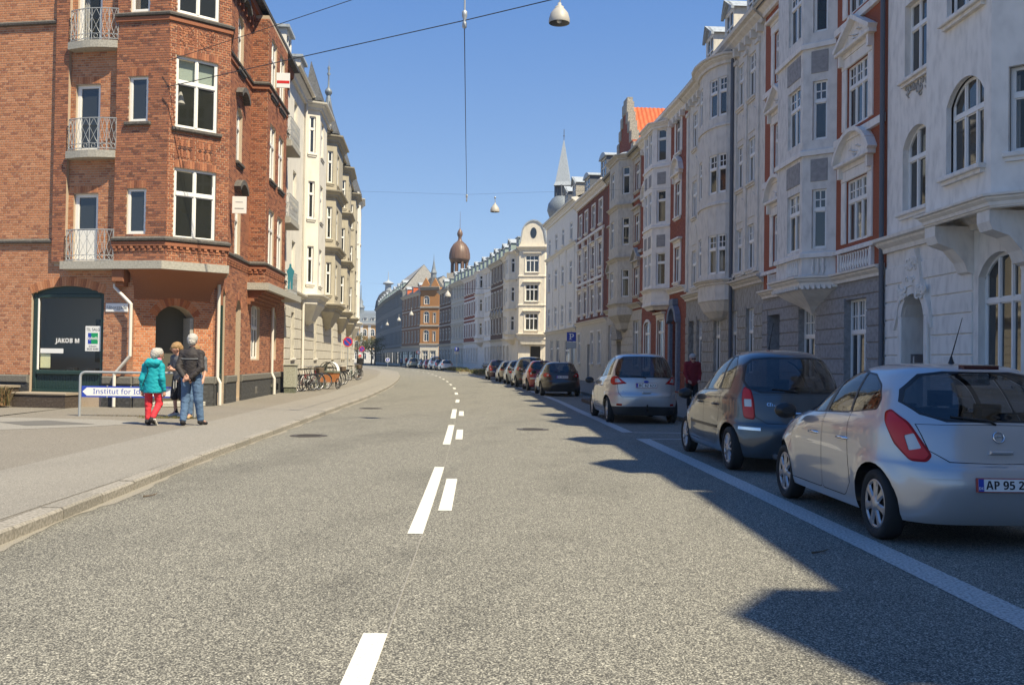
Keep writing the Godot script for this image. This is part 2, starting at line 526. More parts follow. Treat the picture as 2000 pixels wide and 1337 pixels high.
func shell(parent: Node, W: float, H: float, D: float, mat: Material, floors := []) -> void:       # side and back walls, and the rooms behind the windows
	var b := MB.new()
	b.quad(Vector3(0, 0, -D), Vector3(0, 0, 0), Vector3(0, H, 0), Vector3(0, H, -D))
	b.quad(Vector3(W, 0, 0), Vector3(W, 0, -D), Vector3(W, H, -D), Vector3(W, H, 0))
	b.quad(Vector3(W, 0, -D), Vector3(0, 0, -D), Vector3(0, H, -D), Vector3(W, H, -D))
	put(b, "wall", mat, parent)
	var r := MB.new()
	r.quad(Vector3(0.01, 0, -3.0), Vector3(W - 0.01, 0, -3.0), Vector3(W - 0.01, H, -3.0), Vector3(0.01, H, -3.0))
	for f in floors: r.box(0.01, W - 0.01, f - 0.3, f, -2.99, -0.25)
	put(r, "interior", M.room, parent)
func dormer(parent: Node, x: float, y: float, z: float, w: float, h: float, dp: float, mat: Material, roofm: Material, kind := 0) -> void:
	# stands on the roof at eave height; its front at z, running back dp
	var o := node("dormer", parent, Transform3D(Basis.IDENTITY, Vector3(x, y, z)))
	var b := MB.new()
	wall(b, -w / 2, w / 2, 0, h, 0, [[-w / 2 + 0.12, 0.12, w - 0.24, h - 0.2]], 0.08)
	b.quad(Vector3(-w / 2, 0, -dp), Vector3(-w / 2, 0, 0), Vector3(-w / 2, h, 0), Vector3(-w / 2, h, -dp))
	b.quad(Vector3(w / 2, 0, 0), Vector3(w / 2, 0, -dp), Vector3(w / 2, h, -dp), Vector3(w / 2, h, 0))
	put(b, "cheek", mat, o)
	var f := MB.new()
	var e := 0.14
	if kind == 0:                                     # pitched
		var rh := w * 0.34
		f.quad(Vector3(-w / 2 - e, h - 0.06, e), Vector3(0, h + rh, e + 0.1), Vector3(0, h + rh, -dp - 0.8), Vector3(-w / 2 - e, h - 0.06, -dp))
		f.quad(Vector3(0, h + rh, e + 0.1), Vector3(w / 2 + e, h - 0.06, e), Vector3(w / 2 + e, h - 0.06, -dp), Vector3(0, h + rh, -dp - 0.8))
		f.tri(Vector3(-w / 2, h, 0.01), Vector3(w / 2, h, 0.01), Vector3(0, h + rh * 0.85, 0.01))
		f.prism(PackedVector2Array([Vector2(-w / 2 - e, h - 0.16), Vector2(0, h + rh - 0.1), Vector2(0, h + rh), Vector2(-w / 2 - e, h - 0.06)]), 0.02, e)
		f.prism(PackedVector2Array([Vector2(w / 2 + e, h - 0.16), Vector2(w / 2 + e, h - 0.06), Vector2(0, h + rh), Vector2(0, h + rh - 0.1)]), 0.02, e)
	elif kind == 1:                                   # flat, sloping back
		f.box(-w / 2 - e, w / 2 + e, h, h + 0.12, -dp - 0.5, e)
	else:                                             # barrel
		var pts := PackedVector2Array()
		for k in 9: pts.append(Vector2(-w / 2 - e + (w + 2 * e) * k / 8.0, h + arch_y(w + 2 * e, 0.32, (w + 2 * e) * (k / 8.0 - 0.5))))
		pts.append(Vector2(w / 2 + e, h - 0.06)); pts.append(Vector2(-w / 2 - e, h - 0.06))
		f.prism(pts, -dp - 0.4, e)
	put(f, "roof", roofm, o)
	var g := MB.new()
	g.quad(Vector3(-w / 2 + 0.12, 0.12, -0.06), Vector3(w / 2 - 0.12, 0.12, -0.06), Vector3(w / 2 - 0.12, h - 0.08, -0.06), Vector3(-w / 2 + 0.12, h - 0.08, -0.06))
	put(g, "pane", M.dark_pane, o)
	var fr := MB.new()
	for q in [[-w / 2 + 0.12, -w / 2 + 0.18], [w / 2 - 0.18, w / 2 - 0.12], [-0.03, 0.03]]: fr.box(q[0], q[1], 0.12, h - 0.08, -0.06, -0.02)
	fr.box(-w / 2 + 0.12, w / 2 - 0.12, 0.12, 0.18, -0.06, -0.02); fr.box(-w / 2 + 0.12, w / 2 - 0.12, h * 0.62, h * 0.62 + 0.05, -0.06, -0.02); fr.box(-w / 2 + 0.12, w / 2 - 0.12, h - 0.14, h - 0.08, -0.06, -0.02)
	put(fr, "frame", M.white_paint, o)
func chimney(parent: Node, x: float, y: float, z: float, h: float, mat: Material, w := 0.7) -> void:
	var b := MB.new()
	b.box(x - w / 2, x + w / 2, y, y + h, z - w * 0.4, z + w * 0.4)
	b.box(x - w / 2 - 0.06, x + w / 2 + 0.06, y + h - 0.25, y + h - 0.1, z - w * 0.4 - 0.06, z + w * 0.4 + 0.06)
	for k in [-0.18, 0.18]: b.lathe([Vector2(0.1, y + h), Vector2(0.09, y + h + 0.3), Vector2(0.0, y + h + 0.3)], 8, Vector3(x + k, 0, z))
	put(b, "chimney", mat, parent)
func courses(parent: Node, xf: Transform3D, x0: float, x1: float, ys: Array, z: float, ops: Array, mat: Material, gap := 0.03, block := 0.0) -> void:
	# rusticated courses: each band stands proud of the wall, cut at the openings; with block > 0 it is cut into stones
	for j in ys.size() - 1:
		var b := MB.new()
		b.xf = xf
		var spans := [[x0, x1]]
		for o in ops:
			if o[1] < ys[j + 1] - 0.03 and o[1] + o[3] > ys[j] + 0.03:
				var nx := []
				for s in spans:
					if o[0] + o[2] <= s[0] or o[0] >= s[1]: nx.append(s)
					else:
						if o[0] > s[0] + 0.05: nx.append([s[0], o[0]])
						if o[0] + o[2] < s[1] - 0.05: nx.append([o[0] + o[2], s[1]])
				spans = nx
		for s in spans:
			if block <= 0.0: b.cbox(s[0] + 0.003, s[1] - 0.003, ys[j] + gap / 2, ys[j + 1] - gap / 2, z, z + 0.035, 0.012)
			else:
				var n := maxi(1, roundi((s[1] - s[0]) / block))
				for k in n: b.cbox(lerpf(s[0], s[1], float(k) / n) + gap * 0.4, lerpf(s[0], s[1], float(k + 1) / n) - gap * 0.4, ys[j] + gap / 2, ys[j + 1] - gap / 2, z, z + 0.035, 0.012)
		if b.v.size(): puts(b, "stone_course", mat, parent)
func downpipe(parent: Node, pts: Array, r: float, mat: Material) -> void:
	var b := MB.new()
	for i in pts.size() - 1: b.tube([pts[i], pts[i + 1]], r, 10)
	for i in range(1, pts.size() - 1): b.lathe([Vector2(0, -r), Vector2(r, -r * 0.2), Vector2(r, r * 0.2), Vector2(0, r)], 10, pts[i])
	put(b, "downpipe", mat, parent)

# ------------------------------------------------------------------ the terrace on the shaded side
func front(o: Node, W: float, H: float, split: float, lower: Material, upper: Material, ops: Array, depth := 0.2) -> void:
	var b := MB.new()
	wall(b, 0, W, 0, split, 0, ops.filter(func(q): return q[1] < split), depth)
	put(b, "ground_floor_wall", lower, o)
	var c := MB.new()
	wall(c, 0, W, split, H, 0, ops.filter(func(q): return q[1] >= split), depth)
	put(c, "wall", upper, o)
func bay(o: Node, pts: Array, y0: float, y1: float, mat: Material, wins: Array, sty: Dictionary, trim: Material, bands: Array, foot: Array, smooth := false, cap := true) -> void:
	# oriel on plan points; wins: [face index, x along the face, w, [sill heights], h, style overrides]
	for f in pts.size() - 1:
		var ops := []
		for w in wins:
			if w[0] == f:
				for y in w[3]: ops.append([w[1], y, w[2], w[4], w[5].get("rise", 0.0) if w.size() > 5 else 0.0])
		var b := MB.new()
		b.xf = face(pts[f], pts[f + 1])
		wall(b, 0, (pts[f + 1] - pts[f]).length(), y0, y1, 0, ops, 0.1)
		put(b, "oriel_wall", mat, o)
		for w in wins:
			if w[0] == f:
				for y in w[3]:
					var s := sty.duplicate()
					if w.size() > 5: s.merge(w[5], true)
					win(o, b.xf, w[1], y, w[2], w[4], s)
	var t := MB.new()
	for q in bands:
		if q.size() > 2: band(t, pts, q[0], q[1], q[2])
		else: cornice(t, pts, q[0], q[1])
	if t.v.size(): puts(t, "string_course", trim, o)
	var k := MB.new()
	loft(k, pts, foot, smooth)
	put(k, "corbel", trim, o)
	if cap:
		var c := MB.new()
		loft(c, pts, [Vector2(1.04, y1), Vector2(1.02, y1 + 0.1), Vector2(0.35, y1 + 0.45)])
		put(c, "oriel_roof", M.zinc, o)
func pilaster(b: MB, x: float, y0: float, y1: float, w: float, p := 0.07) -> void:
	b.cbox(x - w / 2, x + w / 2, y0, y1, 0, p, 0.01)
	b.cbox(x - w / 2 - 0.05, x + w / 2 + 0.05, y1 - 0.16, y1, 0, p + 0.05, 0.01)
	b.cbox(x - w / 2 - 0.04, x + w / 2 + 0.04, y0, y0 + 0.14, 0, p + 0.04, 0.01)
func balusters(b: MB, x0: float, x1: float, y0: float, y1: float, z: float, step := 0.16) -> void:
	var n := maxi(2, roundi((x1 - x0) / step))
	var h := y1 - y0
	for k in n:
		var x := lerpf(x0, x1, (k + 0.5) / n)
		b.lathe([Vector2(0.035, y0), Vector2(0.03, y0 + h * 0.1), Vector2(0.055, y0 + h * 0.3), Vector2(0.03, y0 + h * 0.62), Vector2(0.028, y0 + h * 0.85), Vector2(0.045, y1)], 8, Vector3(x, 0, z))
func relief(b: MB, x: float, y: float, w: float, h: float, seed_: int) -> void:      # stucco foliage: a tangle of scrolls
	var r := RandomNumberGenerator.new()
	r.seed = seed_
	for k in 26:
		var p := Vector2(x + r.randf() * w, y + h * (1 - r.randf() * r.randf()))
		var pts := []
		var a := r.randf() * TAU
		for j in 7:
			var rr := 0.02 + 0.012 * j
			pts.append(Vector3(p.x + cos(a + j * 0.8) * rr, p.y + sin(a + j * 0.8) * rr, 0.015))
		b.tube(pts, 0.03, 5, 0.014)
const SHADE := Vector2.ZERO
func build_right() -> void:
	var I := Transform3D.IDENTITY
	var o: Node3D
	# ---- white house with arched windows and an oriel, running on past the frame
	o = bldg("apartment_house", "white stucco house with arched windows, scrolled arched doorway and corner oriel", Vector2(8.99, 23.1), Vector2(9.25, 14.0))
	var W := 18.0; var H := 13.6
	var aw := {"cols": 3, "tr": 0.36, "rise": 0.42, "fw": 0.06, "set": 0.14, "sill": 0.16, "trim": M.stucco_white}
	var rw := {"cols": 3, "tr": 0.33, "fw": 0.06, "set": 0.14, "sill": 0.16, "trim": M.stucco_white}
	var ops := [[0.98, 0.35, 1.12, 2.8, 0.5, 0.9], [4.3, 1.2, 1.5, 2.5, 0.42], [0.85, 5.05, 1.4, 1.9, 0.42], [0.92, 8.1, 1.42, 1.75], [0.92, 11.0, 1.42, 1.6], [9.2, 1.2, 1.5, 2.5, 0.42], [13.2, 1.2, 1.5, 2.5, 0.42]]
	for x in [9.2, 13.2]:
		ops.append([x, 5.05, 1.4, 1.9, 0.42]); ops.append([x, 8.1, 1.42, 1.75]); ops.append([x, 11.0, 1.42, 1.6])
	ops.append([3.9, 4.7, 3.2, 8.4, 0.0, 0.02])
	front(o, W, H, 4.2, M.stucco_white, M.stucco_white, ops, 0.2)
	shell(o, W, H, 11.0, M.stucco_white, [4.3, 7.3, 10.3])
	for q in [[4.3, 1.2], [9.2, 1.2], [13.2, 1.2]]: win(o, I, q[0], q[1], 1.5, 2.5, aw)
	for x in [0.85, 9.2, 13.2]: win(o, I, x, 5.05, 1.4, 1.9, aw)
	for x in [0.92, 9.2, 13.2]:
		win(o, I, x, 8.1, 1.42, 1.75, rw); win(o, I, x, 11.0, 1.42, 1.6, rw)
	var rf := MB.new()
	relief(rf, 0.95, 7.45, 1.3, 0.45, 3); relief(rf, 0.95, 10.4, 1.3, 0.45, 4)
	puts(rf, "stucco_relief", M.stucco_dirty, o)
	courses(o, I, 0, W, [0.5, 0.92, 1.34, 1.76, 2.18, 2.6, 3.02, 3.44, 3.86], 0.0, [[0.72, 0.0, 1.64, 3.25], [4.1, 1.0, 1.9, 2.9], [9.0, 1.0, 1.9, 2.9], [13.0, 1.0, 1.9, 2.9]], M.stucco_white)
	var c := MB.new()
	c.cbox(-0.02, W, 0.0, 0.5, 0, 0.06, 0.02)
	puts(c, "plinth", M.grey_paint, o)
	c = MB.new()
	cornice(c, [Vector2(-0.12, 0), Vector2(W, 0)], 4.55, 0.34)
	cornice(c, [Vector2(-0.05, 0), Vector2(W, 0)], 13.6, 0.4)
	puts(c, "cornice", M.stucco_white, o)
	# doorway: moulded arch, scrolled gable and the dark recess with its door
	var d := node("doorway", o)
	c = MB.new()
	var pts := PackedVector2Array()
	for k in 13: pts.append(Vector2(1.54 - 0.56 * cos(PI * k / 12.0), 2.65 + arch_y(1.12, 0.5, -0.56 * cos(PI * k / 12.0))))
	for k in range(12, -1, -1): pts.append(Vector2(1.54 - 0.74 * cos(PI * k / 12.0), 2.65 + arch_y(1.48, 0.68, -0.74 * cos(PI * k / 12.0))))
	c.prism(pts, 0.0, 0.08)
	c.cbox(0.8, 0.975, 0.35, 2.65, 0, 0.08, 0.02); c.cbox(2.105, 2.28, 0.35, 2.65, 0, 0.08, 0.02)
	put(c, "arch", M.stucco_white, d)
	c = MB.new()
	var gp := PackedVector2Array()
	for q in [[-0.92, 2.35], [-0.86, 2.75], [-0.66, 3.1], [-0.42, 3.5], [-0.34, 3.85], [-0.22, 4.0], [-0.16, 4.15], [0.16, 4.15], [0.22, 4.0], [0.34, 3.85], [0.42, 3.5], [0.66, 3.1], [0.86, 2.75], [0.92, 2.35]]: gp.append(Vector2(1.54 + q[0], q[1]))
	for k in range(12, -1, -1): gp.append(Vector2(1.54 - 0.745 * cos(PI * k / 12.0), 2.65 + arch_y(1.49, 0.685, -0.745 * cos(PI * k / 12.0))))
	c.prism(gp, 0.0, 0.1)
	c.xf = Transform3D(Basis.IDENTITY, Vector3(0, 0, 0.09))
	relief(c, 0.85, 2.95, 0.4, 0.3, 7); relief(c, 1.8, 2.95, 0.4, 0.3, 8); relief(c, 1.3, 3.4, 0.5, 0.5, 9)
	put(c, "scrolled_gable", M.stucco_white, d)
	c = MB.new()
	c.box(1.0, 2.08, 0.35, 3.1, -0.98, -0.92); c.cbox(1.1, 1.5, 0.6, 1.5, -0.92, -0.9, 0.01); c.cbox(1.58, 1.98, 0.6, 1.5, -0.92, -0.9, 0.01)
	put(c, "door", M.dark_blue, d)
	c = MB.new()
	c.cbox(1.0, 1.04, 1.35, 1.75, -0.6, -0.2, 0.01); c.box(0.985, 1.0, 1.3, 1.8, -0.65, -0.15)
	put(c, "intercom", M.steel, d)
	# oriel
	var bp := [Vector2(3.35, 0), Vector2(3.75, 0.8), Vector2(6.25, 0.8), Vector2(7.05, 0.0)]
	bay(o, bp, 4.55, 13.2, M.stucco_white, [[1, 0.85, 1.4, [5.15], 1.75, {"rise": 0.4, "tr": 0.36}], [1, 0.85, 1.4, [8.15, 11.1], 1.7], [2, 0.28, 0.42, [5.25, 8.2, 11.1], 1.5, {"cols": 1, "sill": 0.1}]], rw, M.stucco_white, [[4.55, 0.2], [13.3, 0.3]], [Vector2(0.98, 4.3), Vector2(1.02, 4.32), Vector2(1.02, 4.56)])
	c = MB.new()
	for x in [3.9, 5.95]:
		var pr := PackedVector2Array([Vector2(0, 3.35), Vector2(0.12, 3.4), Vector2(0.2, 3.6), Vector2(0.42, 3.85), Vector2(0.72, 3.95), Vector2(0.78, 4.1), Vector2(0.78, 4.3), Vector2(0, 4.3)])
		c.xf = Transform3D(Basis(Vector3(0, 0, 1), Vector3.UP, Vector3(-1, 0, 0)), Vector3(x + 0.22, 0, 0))
		c.prism(pr, 0.0, 0.44, true)
	puts(c, "console", M.stucco_white, o)
	gable_roof(o, W, H, 11.0, 3.6, M.slate, 0.35)
	for x in [3.4, 6.4, 11.9, 16.4]: dormer(o, x, H - 0.1, -0.25, 1.5, 2.2, 2.0, M.stucco_dirty, M.zinc, 0)
	# the next house on, out of the frame, whose roof shades the road
	o = bldg("apartment_house", "cream stucco house standing before the white arched house", Vector2(9.51, 5.1), Vector2(9.7, -20.0))
	ops = []
	for k in 6:
		for y in [1.0, 4.9, 7.9, 10.9]: ops.append([1.3 + k * 4.1, y, 1.3, 1.8])
	front(o, 25.1, 13.4, 4.2, M.stucco_cream, M.stucco_cream, ops)
	shell(o, 25.1, 13.4, 11.0, M.stucco_cream, [4.2, 7.2, 10.2])
	for q in ops: win(o, I, q[0], q[1], 1.3, 1.8, {"sill": 0.12, "trim": M.stucco_cream})
	gable_roof(o, 25.1, 13.4, 11.0, 3.6, M.slate)
	for x in [6.9, 12.0]: dormer(o, x, 13.3, -0.25, 1.7, 2.2, 2.0, M.stucco_dirty, M.zinc, 0)

	# ---- red brick with grey ground floor, pediments and a faceted oriel
	o = bldg("apartment_house", "red brick house with grey ground floor, pedimented windows and balustered oriel", Vector2(8.54, 32.7), Vector2(8.99, 23.1))
	W = 9.61; H = 13.8
	var tw := {"cols": 3, "tr": 0.34, "mc": 2, "mr": 2, "fw": 0.06, "set": 0.05, "surround": 0.28, "trim": M.stucco_white}
	ops = [[0.5, 0.2, 1.3, 2.95, 0.0, 0.7], [3.55, 1.1, 1.4, 2.1], [7.08, 1.1, 1.42, 2.15]]
	for y in [4.75, 7.78, 10.82]:
		ops.append([7.12, y, 1.4, 1.65]); ops.append([0.98, y, 1.1, 1.65])
	ops.append([3.3, 4.5, 2.6, 8.8, 0.0, 0.02])
	front(o, W, H, 3.9, M.grey_paint, M.red_brick, ops)
	shell(o, W, H, 11.0, M.red_brick, [4.2, 7.2, 10.2])
	var gw := {"cols": 3, "tr": 0.4, "mc": 2, "mr": 2, "fw": 0.06, "set": 0.16}
	win(o, I, 3.55, 1.1, 1.4, 2.1, gw); win(o, I, 7.08, 1.1, 1.42, 2.15, gw)
	var hoods := ["arc", "ped", "flat"]
	for k in 3:
		var y: float = [4.75, 7.78, 10.82][k]
		var s := tw.duplicate()
		s.hood = hoods[k]
		win(o, I, 7.12, y, 1.4, 1.65, s)
		s = s.duplicate()
		s.cols = 2
		win(o, I, 0.98, y, 1.1, 1.65, s)
	courses(o, I, 0, W, [0.45, 0.86, 1.27, 1.68, 2.09, 2.5, 2.91, 3.32, 3.6], 0.0, ops.filter(func(q): return q[1] < 3), M.grey_paint, 0.035)
	c = MB.new()
	c.box(0.52, 1.78, 0.2, 3.1, -0.66, -0.6); c.cbox(0.62, 1.1, 0.5, 2.2, -0.6, -0.57, 0.02); c.cbox(1.2, 1.68, 0.5, 2.2, -0.6, -0.57, 0.02)
	put(c, "door", M.grey_door, o)
	c = MB.new()
	cornice(c, [Vector2(0, 0), Vector2(2.95, 0), Vector2(3.55, 0.72), Vector2(5.75, 0.72), Vector2(6.4, 0), Vector2(W - 0.12, 0)], 3.98, 0.26)
	band(c, [Vector2(0, 0), Vector2(2.95, 0)], 4.5, 4.62, 0.12); band(c, [Vector2(6.4, 0), Vector2(W - 0.12, 0)], 4.5, 4.62, 0.12)
	for y in [7.45, 10.5]:
		band(c, [Vector2(0, 0), Vector2(2.95, 0)], y, y + 0.2, 0.1); band(c, [Vector2(6.4, 0), Vector2(W - 0.12, 0)], y, y + 0.2, 0.1)
	cornice(c, [Vector2(0, 0), Vector2(W, 0)], 13.8, 0.45)
	puts(c, "cornice", M.stucco_white, o)
	c = MB.new()
	for q in [[6.72, 8.9], [0.7, 2.4]]:
		balusters(c, q[0] + 0.12, q[1] - 0.12, 4.03, 4.46, 0.05)
		c.cbox(q[0], q[0] + 0.1, 3.99, 4.5, 0, 0.1, 0.01); c.cbox(q[1] - 0.1, q[1], 3.99, 4.5, 0, 0.1, 0.01)
	puts(c, "balustrade", M.stucco_white, o)
	bp = [Vector2(2.95, 0), Vector2(3.55, 0.72), Vector2(5.75, 0.72), Vector2(6.4, 0)]
	bay(o, bp, 3.98, 13.3, M.oriel_grey, [[1, 0.95, 1.05, [4.75, 7.78, 10.8], 1.65, {"cols": 2, "mc": 2}], [2, 0.28, 0.42, [4.75, 7.78, 10.8], 1.65, {"cols": 1}]], {"tr": 0.34, "mc": 2, "mr": 2, "fw": 0.05, "set": 0.08}, M.stucco_white, [[4.5, 4.64, 0.08], [7.35, 7.5, 0.08], [10.35, 10.5, 0.08]], [Vector2(0.0, 2.95), Vector2(0.3, 3.2), Vector2(0.75, 3.45), Vector2(0.97, 3.6), Vector2(1.08, 3.66), Vector2(1.08, 3.72)])
	c = MB.new()                                     # grey panels under the windows, and the oriel's balusters
	for k in 2:
		var y: float = [6.62, 9.65][k]
		c.xf = face(bp[1], bp[2]); c.cbox(0.9, 2.0, y, y + 0.62, 0, 0.02, 0.005)
		c.xf = face(bp[2], bp[3]); c.cbox(0.24, 0.72, y, y + 0.62, 0, 0.02, 0.005)
	puts(c, "oriel_panel", M.grey_paint, o)
	c = MB.new()
	c.xf = face(bp[1], bp[2]); balusters(c, 1.0, 1.95, 4.06, 4.46, 0.02)
	c.xf = face(bp[2], bp[3]); balusters(c, 0.26, 0.7, 4.06, 4.46, 0.02, 0.13)
	puts(c, "oriel_baluster", M.stucco_white, o)
	c = MB.new()
	for k in 14:
		c.xf = face(bp[1], bp[2]); c.box(0.05 + k * 0.155, 0.13 + k * 0.155, 3.62, 3.72, 0.08, 0.16)
		if k < 6:
			c.xf = face(bp[2], bp[3]); c.box(0.05 + k * 0.155, 0.13 + k * 0.155, 3.62, 3.72, 0.08, 0.16)
	puts(c, "dentil", M.stucco_white, o)
	downpipe(o, [Vector3(W - 0.08, 13.6, 0.1), Vector3(W - 0.08, 0.15, 0.1)], 0.06, M.lead)
	gable_roof(o, W, H, 11.0, 3.7, M.slate)
	for x in [3.6, 7.6]: dormer(o, x, H - 0.1, -0.25, 1.4, 2.2, 2.0, M.stucco_dirty, M.zinc, 0)
	chimney(o, 1.0, 15.5, -4.5, 2.6, M.red_brick)

	# ---- pale grey with a rounded oriel
	o = bldg("apartment_house", "pale grey stucco house with rounded oriel on a mossy corbel and three dormers", Vector2(7.93, 43.9), Vector2(8.54, 32.7))
	W = 11.22; H = 13.8
	var pw := {"cols": 2, "tr": 0.38, "mc": 2, "mr": 2, "fw": 0.05, "set": 0.06, "sill": 0.1, "trim": M.stucco_grey}
	ops = [[0.6, 0.2, 0.95, 3.2, 0.0, 0.6], [2.1, 1.2, 0.9, 2.2], [4.9, 1.2, 1.0, 2.2], [7.3, 1.2, 0.85, 2.3], [9.3, 1.2, 0.9, 2.3]]
	for y in [4.9, 8.0, 11.05]:
		for x in [0.95, 2.5, 7.95, 9.3]: ops.append([x, y, 0.88, 1.6])
	ops.append([4.2, 4.9, 3.0, 8.2, 0.0, 0.02])
	front(o, W, H, 4.3, M.stone_grey, M.stucco_grey, ops)
	shell(o, W, H, 11.0, M.stucco_grey, [4.4, 7.4, 10.4])
	for q in ops:
		if q[3] == 1.6: win(o, I, q[0], q[1], 0.88, 1.6, pw)
		elif q[3] < 2.5: win(o, I, q[0], q[1], q[2], q[3], {"cols": 2, "tr": 0.36, "mc": 2, "mr": 2, "fw": 0.05, "set": 0.1})
	courses(o, I, 0, W, [0.3, 0.72, 1.14, 1.56, 1.98, 2.4, 2.82, 3.24, 3.6], 0.0, ops.filter(func(q): return q[1] < 3), M.stone_grey, 0.04, 1.1)
	c = MB.new()
	c.box(0.62, 1.53, 0.2, 3.35, -0.58, -0.52)
	put(c, "door", M.dark_door, o)
	bp = []
	for k in 9:
		var a := PI * k / 8.0
		bp.append(Vector2(5.75 - 1.85 * cos(a), 0.78 * sin(a)))
	c = MB.new()
	cornice(c, [Vector2(0, 0), Vector2(W, 0)], 4.6, 0.28)
	cornice(c, [Vector2(0, 0), Vector2(W, 0)], 13.75, 0.5)
	for k in 16: c.box(0.25 + k * 0.7, 0.45 + k * 0.7, 13.0, 13.3, 0, 0.22)
	for x in [0.15, 2.2, 3.75, 7.75, 9.05, 10.45]: pilaster(c, x, 4.75, 12.9, 0.34, 0.06)
	for y in [6.75, 9.8]:
		for x in [0.95, 2.5, 7.95, 9.3]:
			var q := PackedVector2Array([Vector2(x, y), Vector2(x + 0.88, y)])
			for k in 9: q.append(Vector2(x + 0.88 - 0.88 * k / 8.0, y + 0.7 + arch_y(0.88, 0.2, 0.44 - 0.88 * k / 8.0)))
			c.prism(q, 0, 0.025)
	puts(c, "cornice", M.stucco_grey, o)
	c = MB.new()
	for y in [12.45, 12.7]:
		for x in [2.05, 3.6, 9.0, 10.35]: relief(c, x - 0.1, y - 0.3, 0.3, 0.5, int(x * 7 + y))
	puts(c, "stucco_relief", M.stucco_grey, o)
	bay(o, bp, 4.6, 13.3, M.stucco_grey, [[5, 0.06, 0.62, [4.95, 8.05, 11.0], 1.5], [3, 0.06, 0.62, [4.95, 8.05, 11.0], 1.5], [6, 0.06, 0.46, [4.95, 8.05, 11.0], 1.5]], {"cols": 1, "tr": 0.36, "mc": 2, "mr": 2, "fw": 0.06, "set": 0.04}, M.stucco_grey, [[4.75, 0.2], [7.6, 7.7, 0.05], [10.6, 10.7, 0.05], [13.3, 0.35]], [Vector2(0.1, 3.2), Vector2(0.45, 3.3), Vector2(0.75, 3.55), Vector2(0.95, 3.9)])
	c = MB.new()
	loft(c, bp, [Vector2(0.95, 3.9), Vector2(1.0, 3.95), Vector2(1.0, 4.6)], false)
	put(c, "oriel_foot", M.stucco_grey, o)
	downpipe(o, [Vector3(7.62, 13.5, 0.12), Vector3(7.62, 0.15, 0.12)], 0.07, M.lead)
	gable_roof(o, W, H, 11.0, 3.7, M.slate)
	for x in [2.6, 5.6, 8.6]: dormer(o, x, H - 0.05, -0.3, 1.25, 1.9, 2.0, M.stucco_grey, M.zinc, 0)

	# ---- red with a white faceted oriel
	o = bldg("apartment_house", "dark red plastered house with white faceted oriel and tall grey portal", Vector2(7.21, 53.5), Vector2(7.93, 43.9))
	W = 9.63; H = 13.8
	ops = [[0.7, 1.2, 1.5, 2.5, 0.15], [3.9, 1.2, 1.5, 2.5], [7.15, 0.2, 1.2, 3.9, 0.55, 0.5]]
	for y in [5.35, 8.45, 11.5]:
		ops.append([7.45, y, 1.0, 1.65]); ops.append([0.6, y, 0.9, 1.65])
	ops.append([3.0, 5.0, 2.8, 8.0, 0.0, 0.02])
	front(o, W, H, 4.6, M.red_plaster, M.red_plaster, ops)
	shell(o, W, H, 11.0, M.red_plaster, [4.7, 7.8, 10.8])
	var w4 := {"cols": 2, "tr": 0.3, "fw": 0.05, "set": 0.05, "surround": 0.2, "trim": M.stucco_white, "sill": 0.14}
	for k in 3:
		var s := w4.duplicate()
		s.hood = ["flat", "arc", "flat"][k]
		for x in [7.45, 0.6]: win(o, I, x, [5.35, 8.45, 11.5][k], 1.0 if x > 5 else 0.9, 1.65, s)
	win(o, I, 0.7, 1.2, 1.5, 2.5, {"cols": 3, "tr": 0.25, "rise": 0.15, "set": 0.05, "surround": 0.16, "sill": 0.1, "trim": M.stucco_white})
	win(o, I, 3.9, 1.2, 1.5, 2.5, {"cols": 3, "tr": 0.25, "set": 0.05, "surround": 0.16, "sill": 0.1, "hood": "flat", "trim": M.stucco_white})
	c = MB.new()
	c.cbox(6.85, 7.13, 0.2, 3.4, 0, 0.18, 0.03); c.cbox(8.37, 8.65, 0.2, 3.4, 0, 0.18, 0.03)
	pts = PackedVector2Array()
	for k in 13: pts.append(Vector2(7.75 - 0.6 * cos(PI * k / 12.0), 3.55 + arch_y(1.2, 0.55, -0.6 * cos(PI * k / 12.0))))
	for k in range(12, -1, -1): pts.append(Vector2(7.75 - 0.95 * cos(PI * k / 12.0), 3.4 + arch_y(1.9, 0.9, -0.95 * cos(PI * k / 12.0))))
	c.prism(pts, 0, 0.26)
	c.cbox(7.4, 8.1, 4.25, 4.55, 0, 0.28, 0.03)
	put(c, "portal", M.blue_grey, o)
	c = MB.new()
	c.box(7.17, 8.33, 0.2, 4.05, -0.46, -0.42)
	put(c, "door", M.dark_blue, o)
	c = MB.new()
	cornice(c, [Vector2(0, 0), Vector2(2.8, 0)], 5.1, 0.26); cornice(c, [Vector2(6.4, 0), Vector2(W, 0)], 5.1, 0.26)
	cornice(c, [Vector2(0, 0), Vector2(W, 0)], 13.75, 0.5)
	for k in 13: c.box(0.25 + k * 0.72, 0.45 + k * 0.72, 13.0, 13.28, 0, 0.24)
	puts(c, "cornice", M.stucco_white, o)
	bp = [Vector2(2.8, 0), Vector2(3.5, 0.72), Vector2(5.6, 0.72), Vector2(6.4, 0)]
	bay(o, bp, 4.7, 13.4, M.stucco_white, [[1, 0.2, 0.75, [5.35, 8.45, 11.5], 1.6], [1, 1.15, 0.75, [5.35, 8.45, 11.5], 1.6], [2, 0.25, 0.55, [5.35, 8.45, 11.5], 1.6, {"cols": 1}]], {"cols": 2, "tr": 0.3, "fw": 0.05, "set": 0.07}, M.stucco_white, [[5.2, 0.16], [8.2, 8.32, 0.06], [11.2, 11.32, 0.06], [13.45, 0.3]], [Vector2(0.75, 4.15), Vector2(0.9, 4.3), Vector2(1.04, 4.36), Vector2(1.04, 4.46), Vector2(1.0, 4.5), Vector2(1.0, 4.72)])
	c = MB.new()
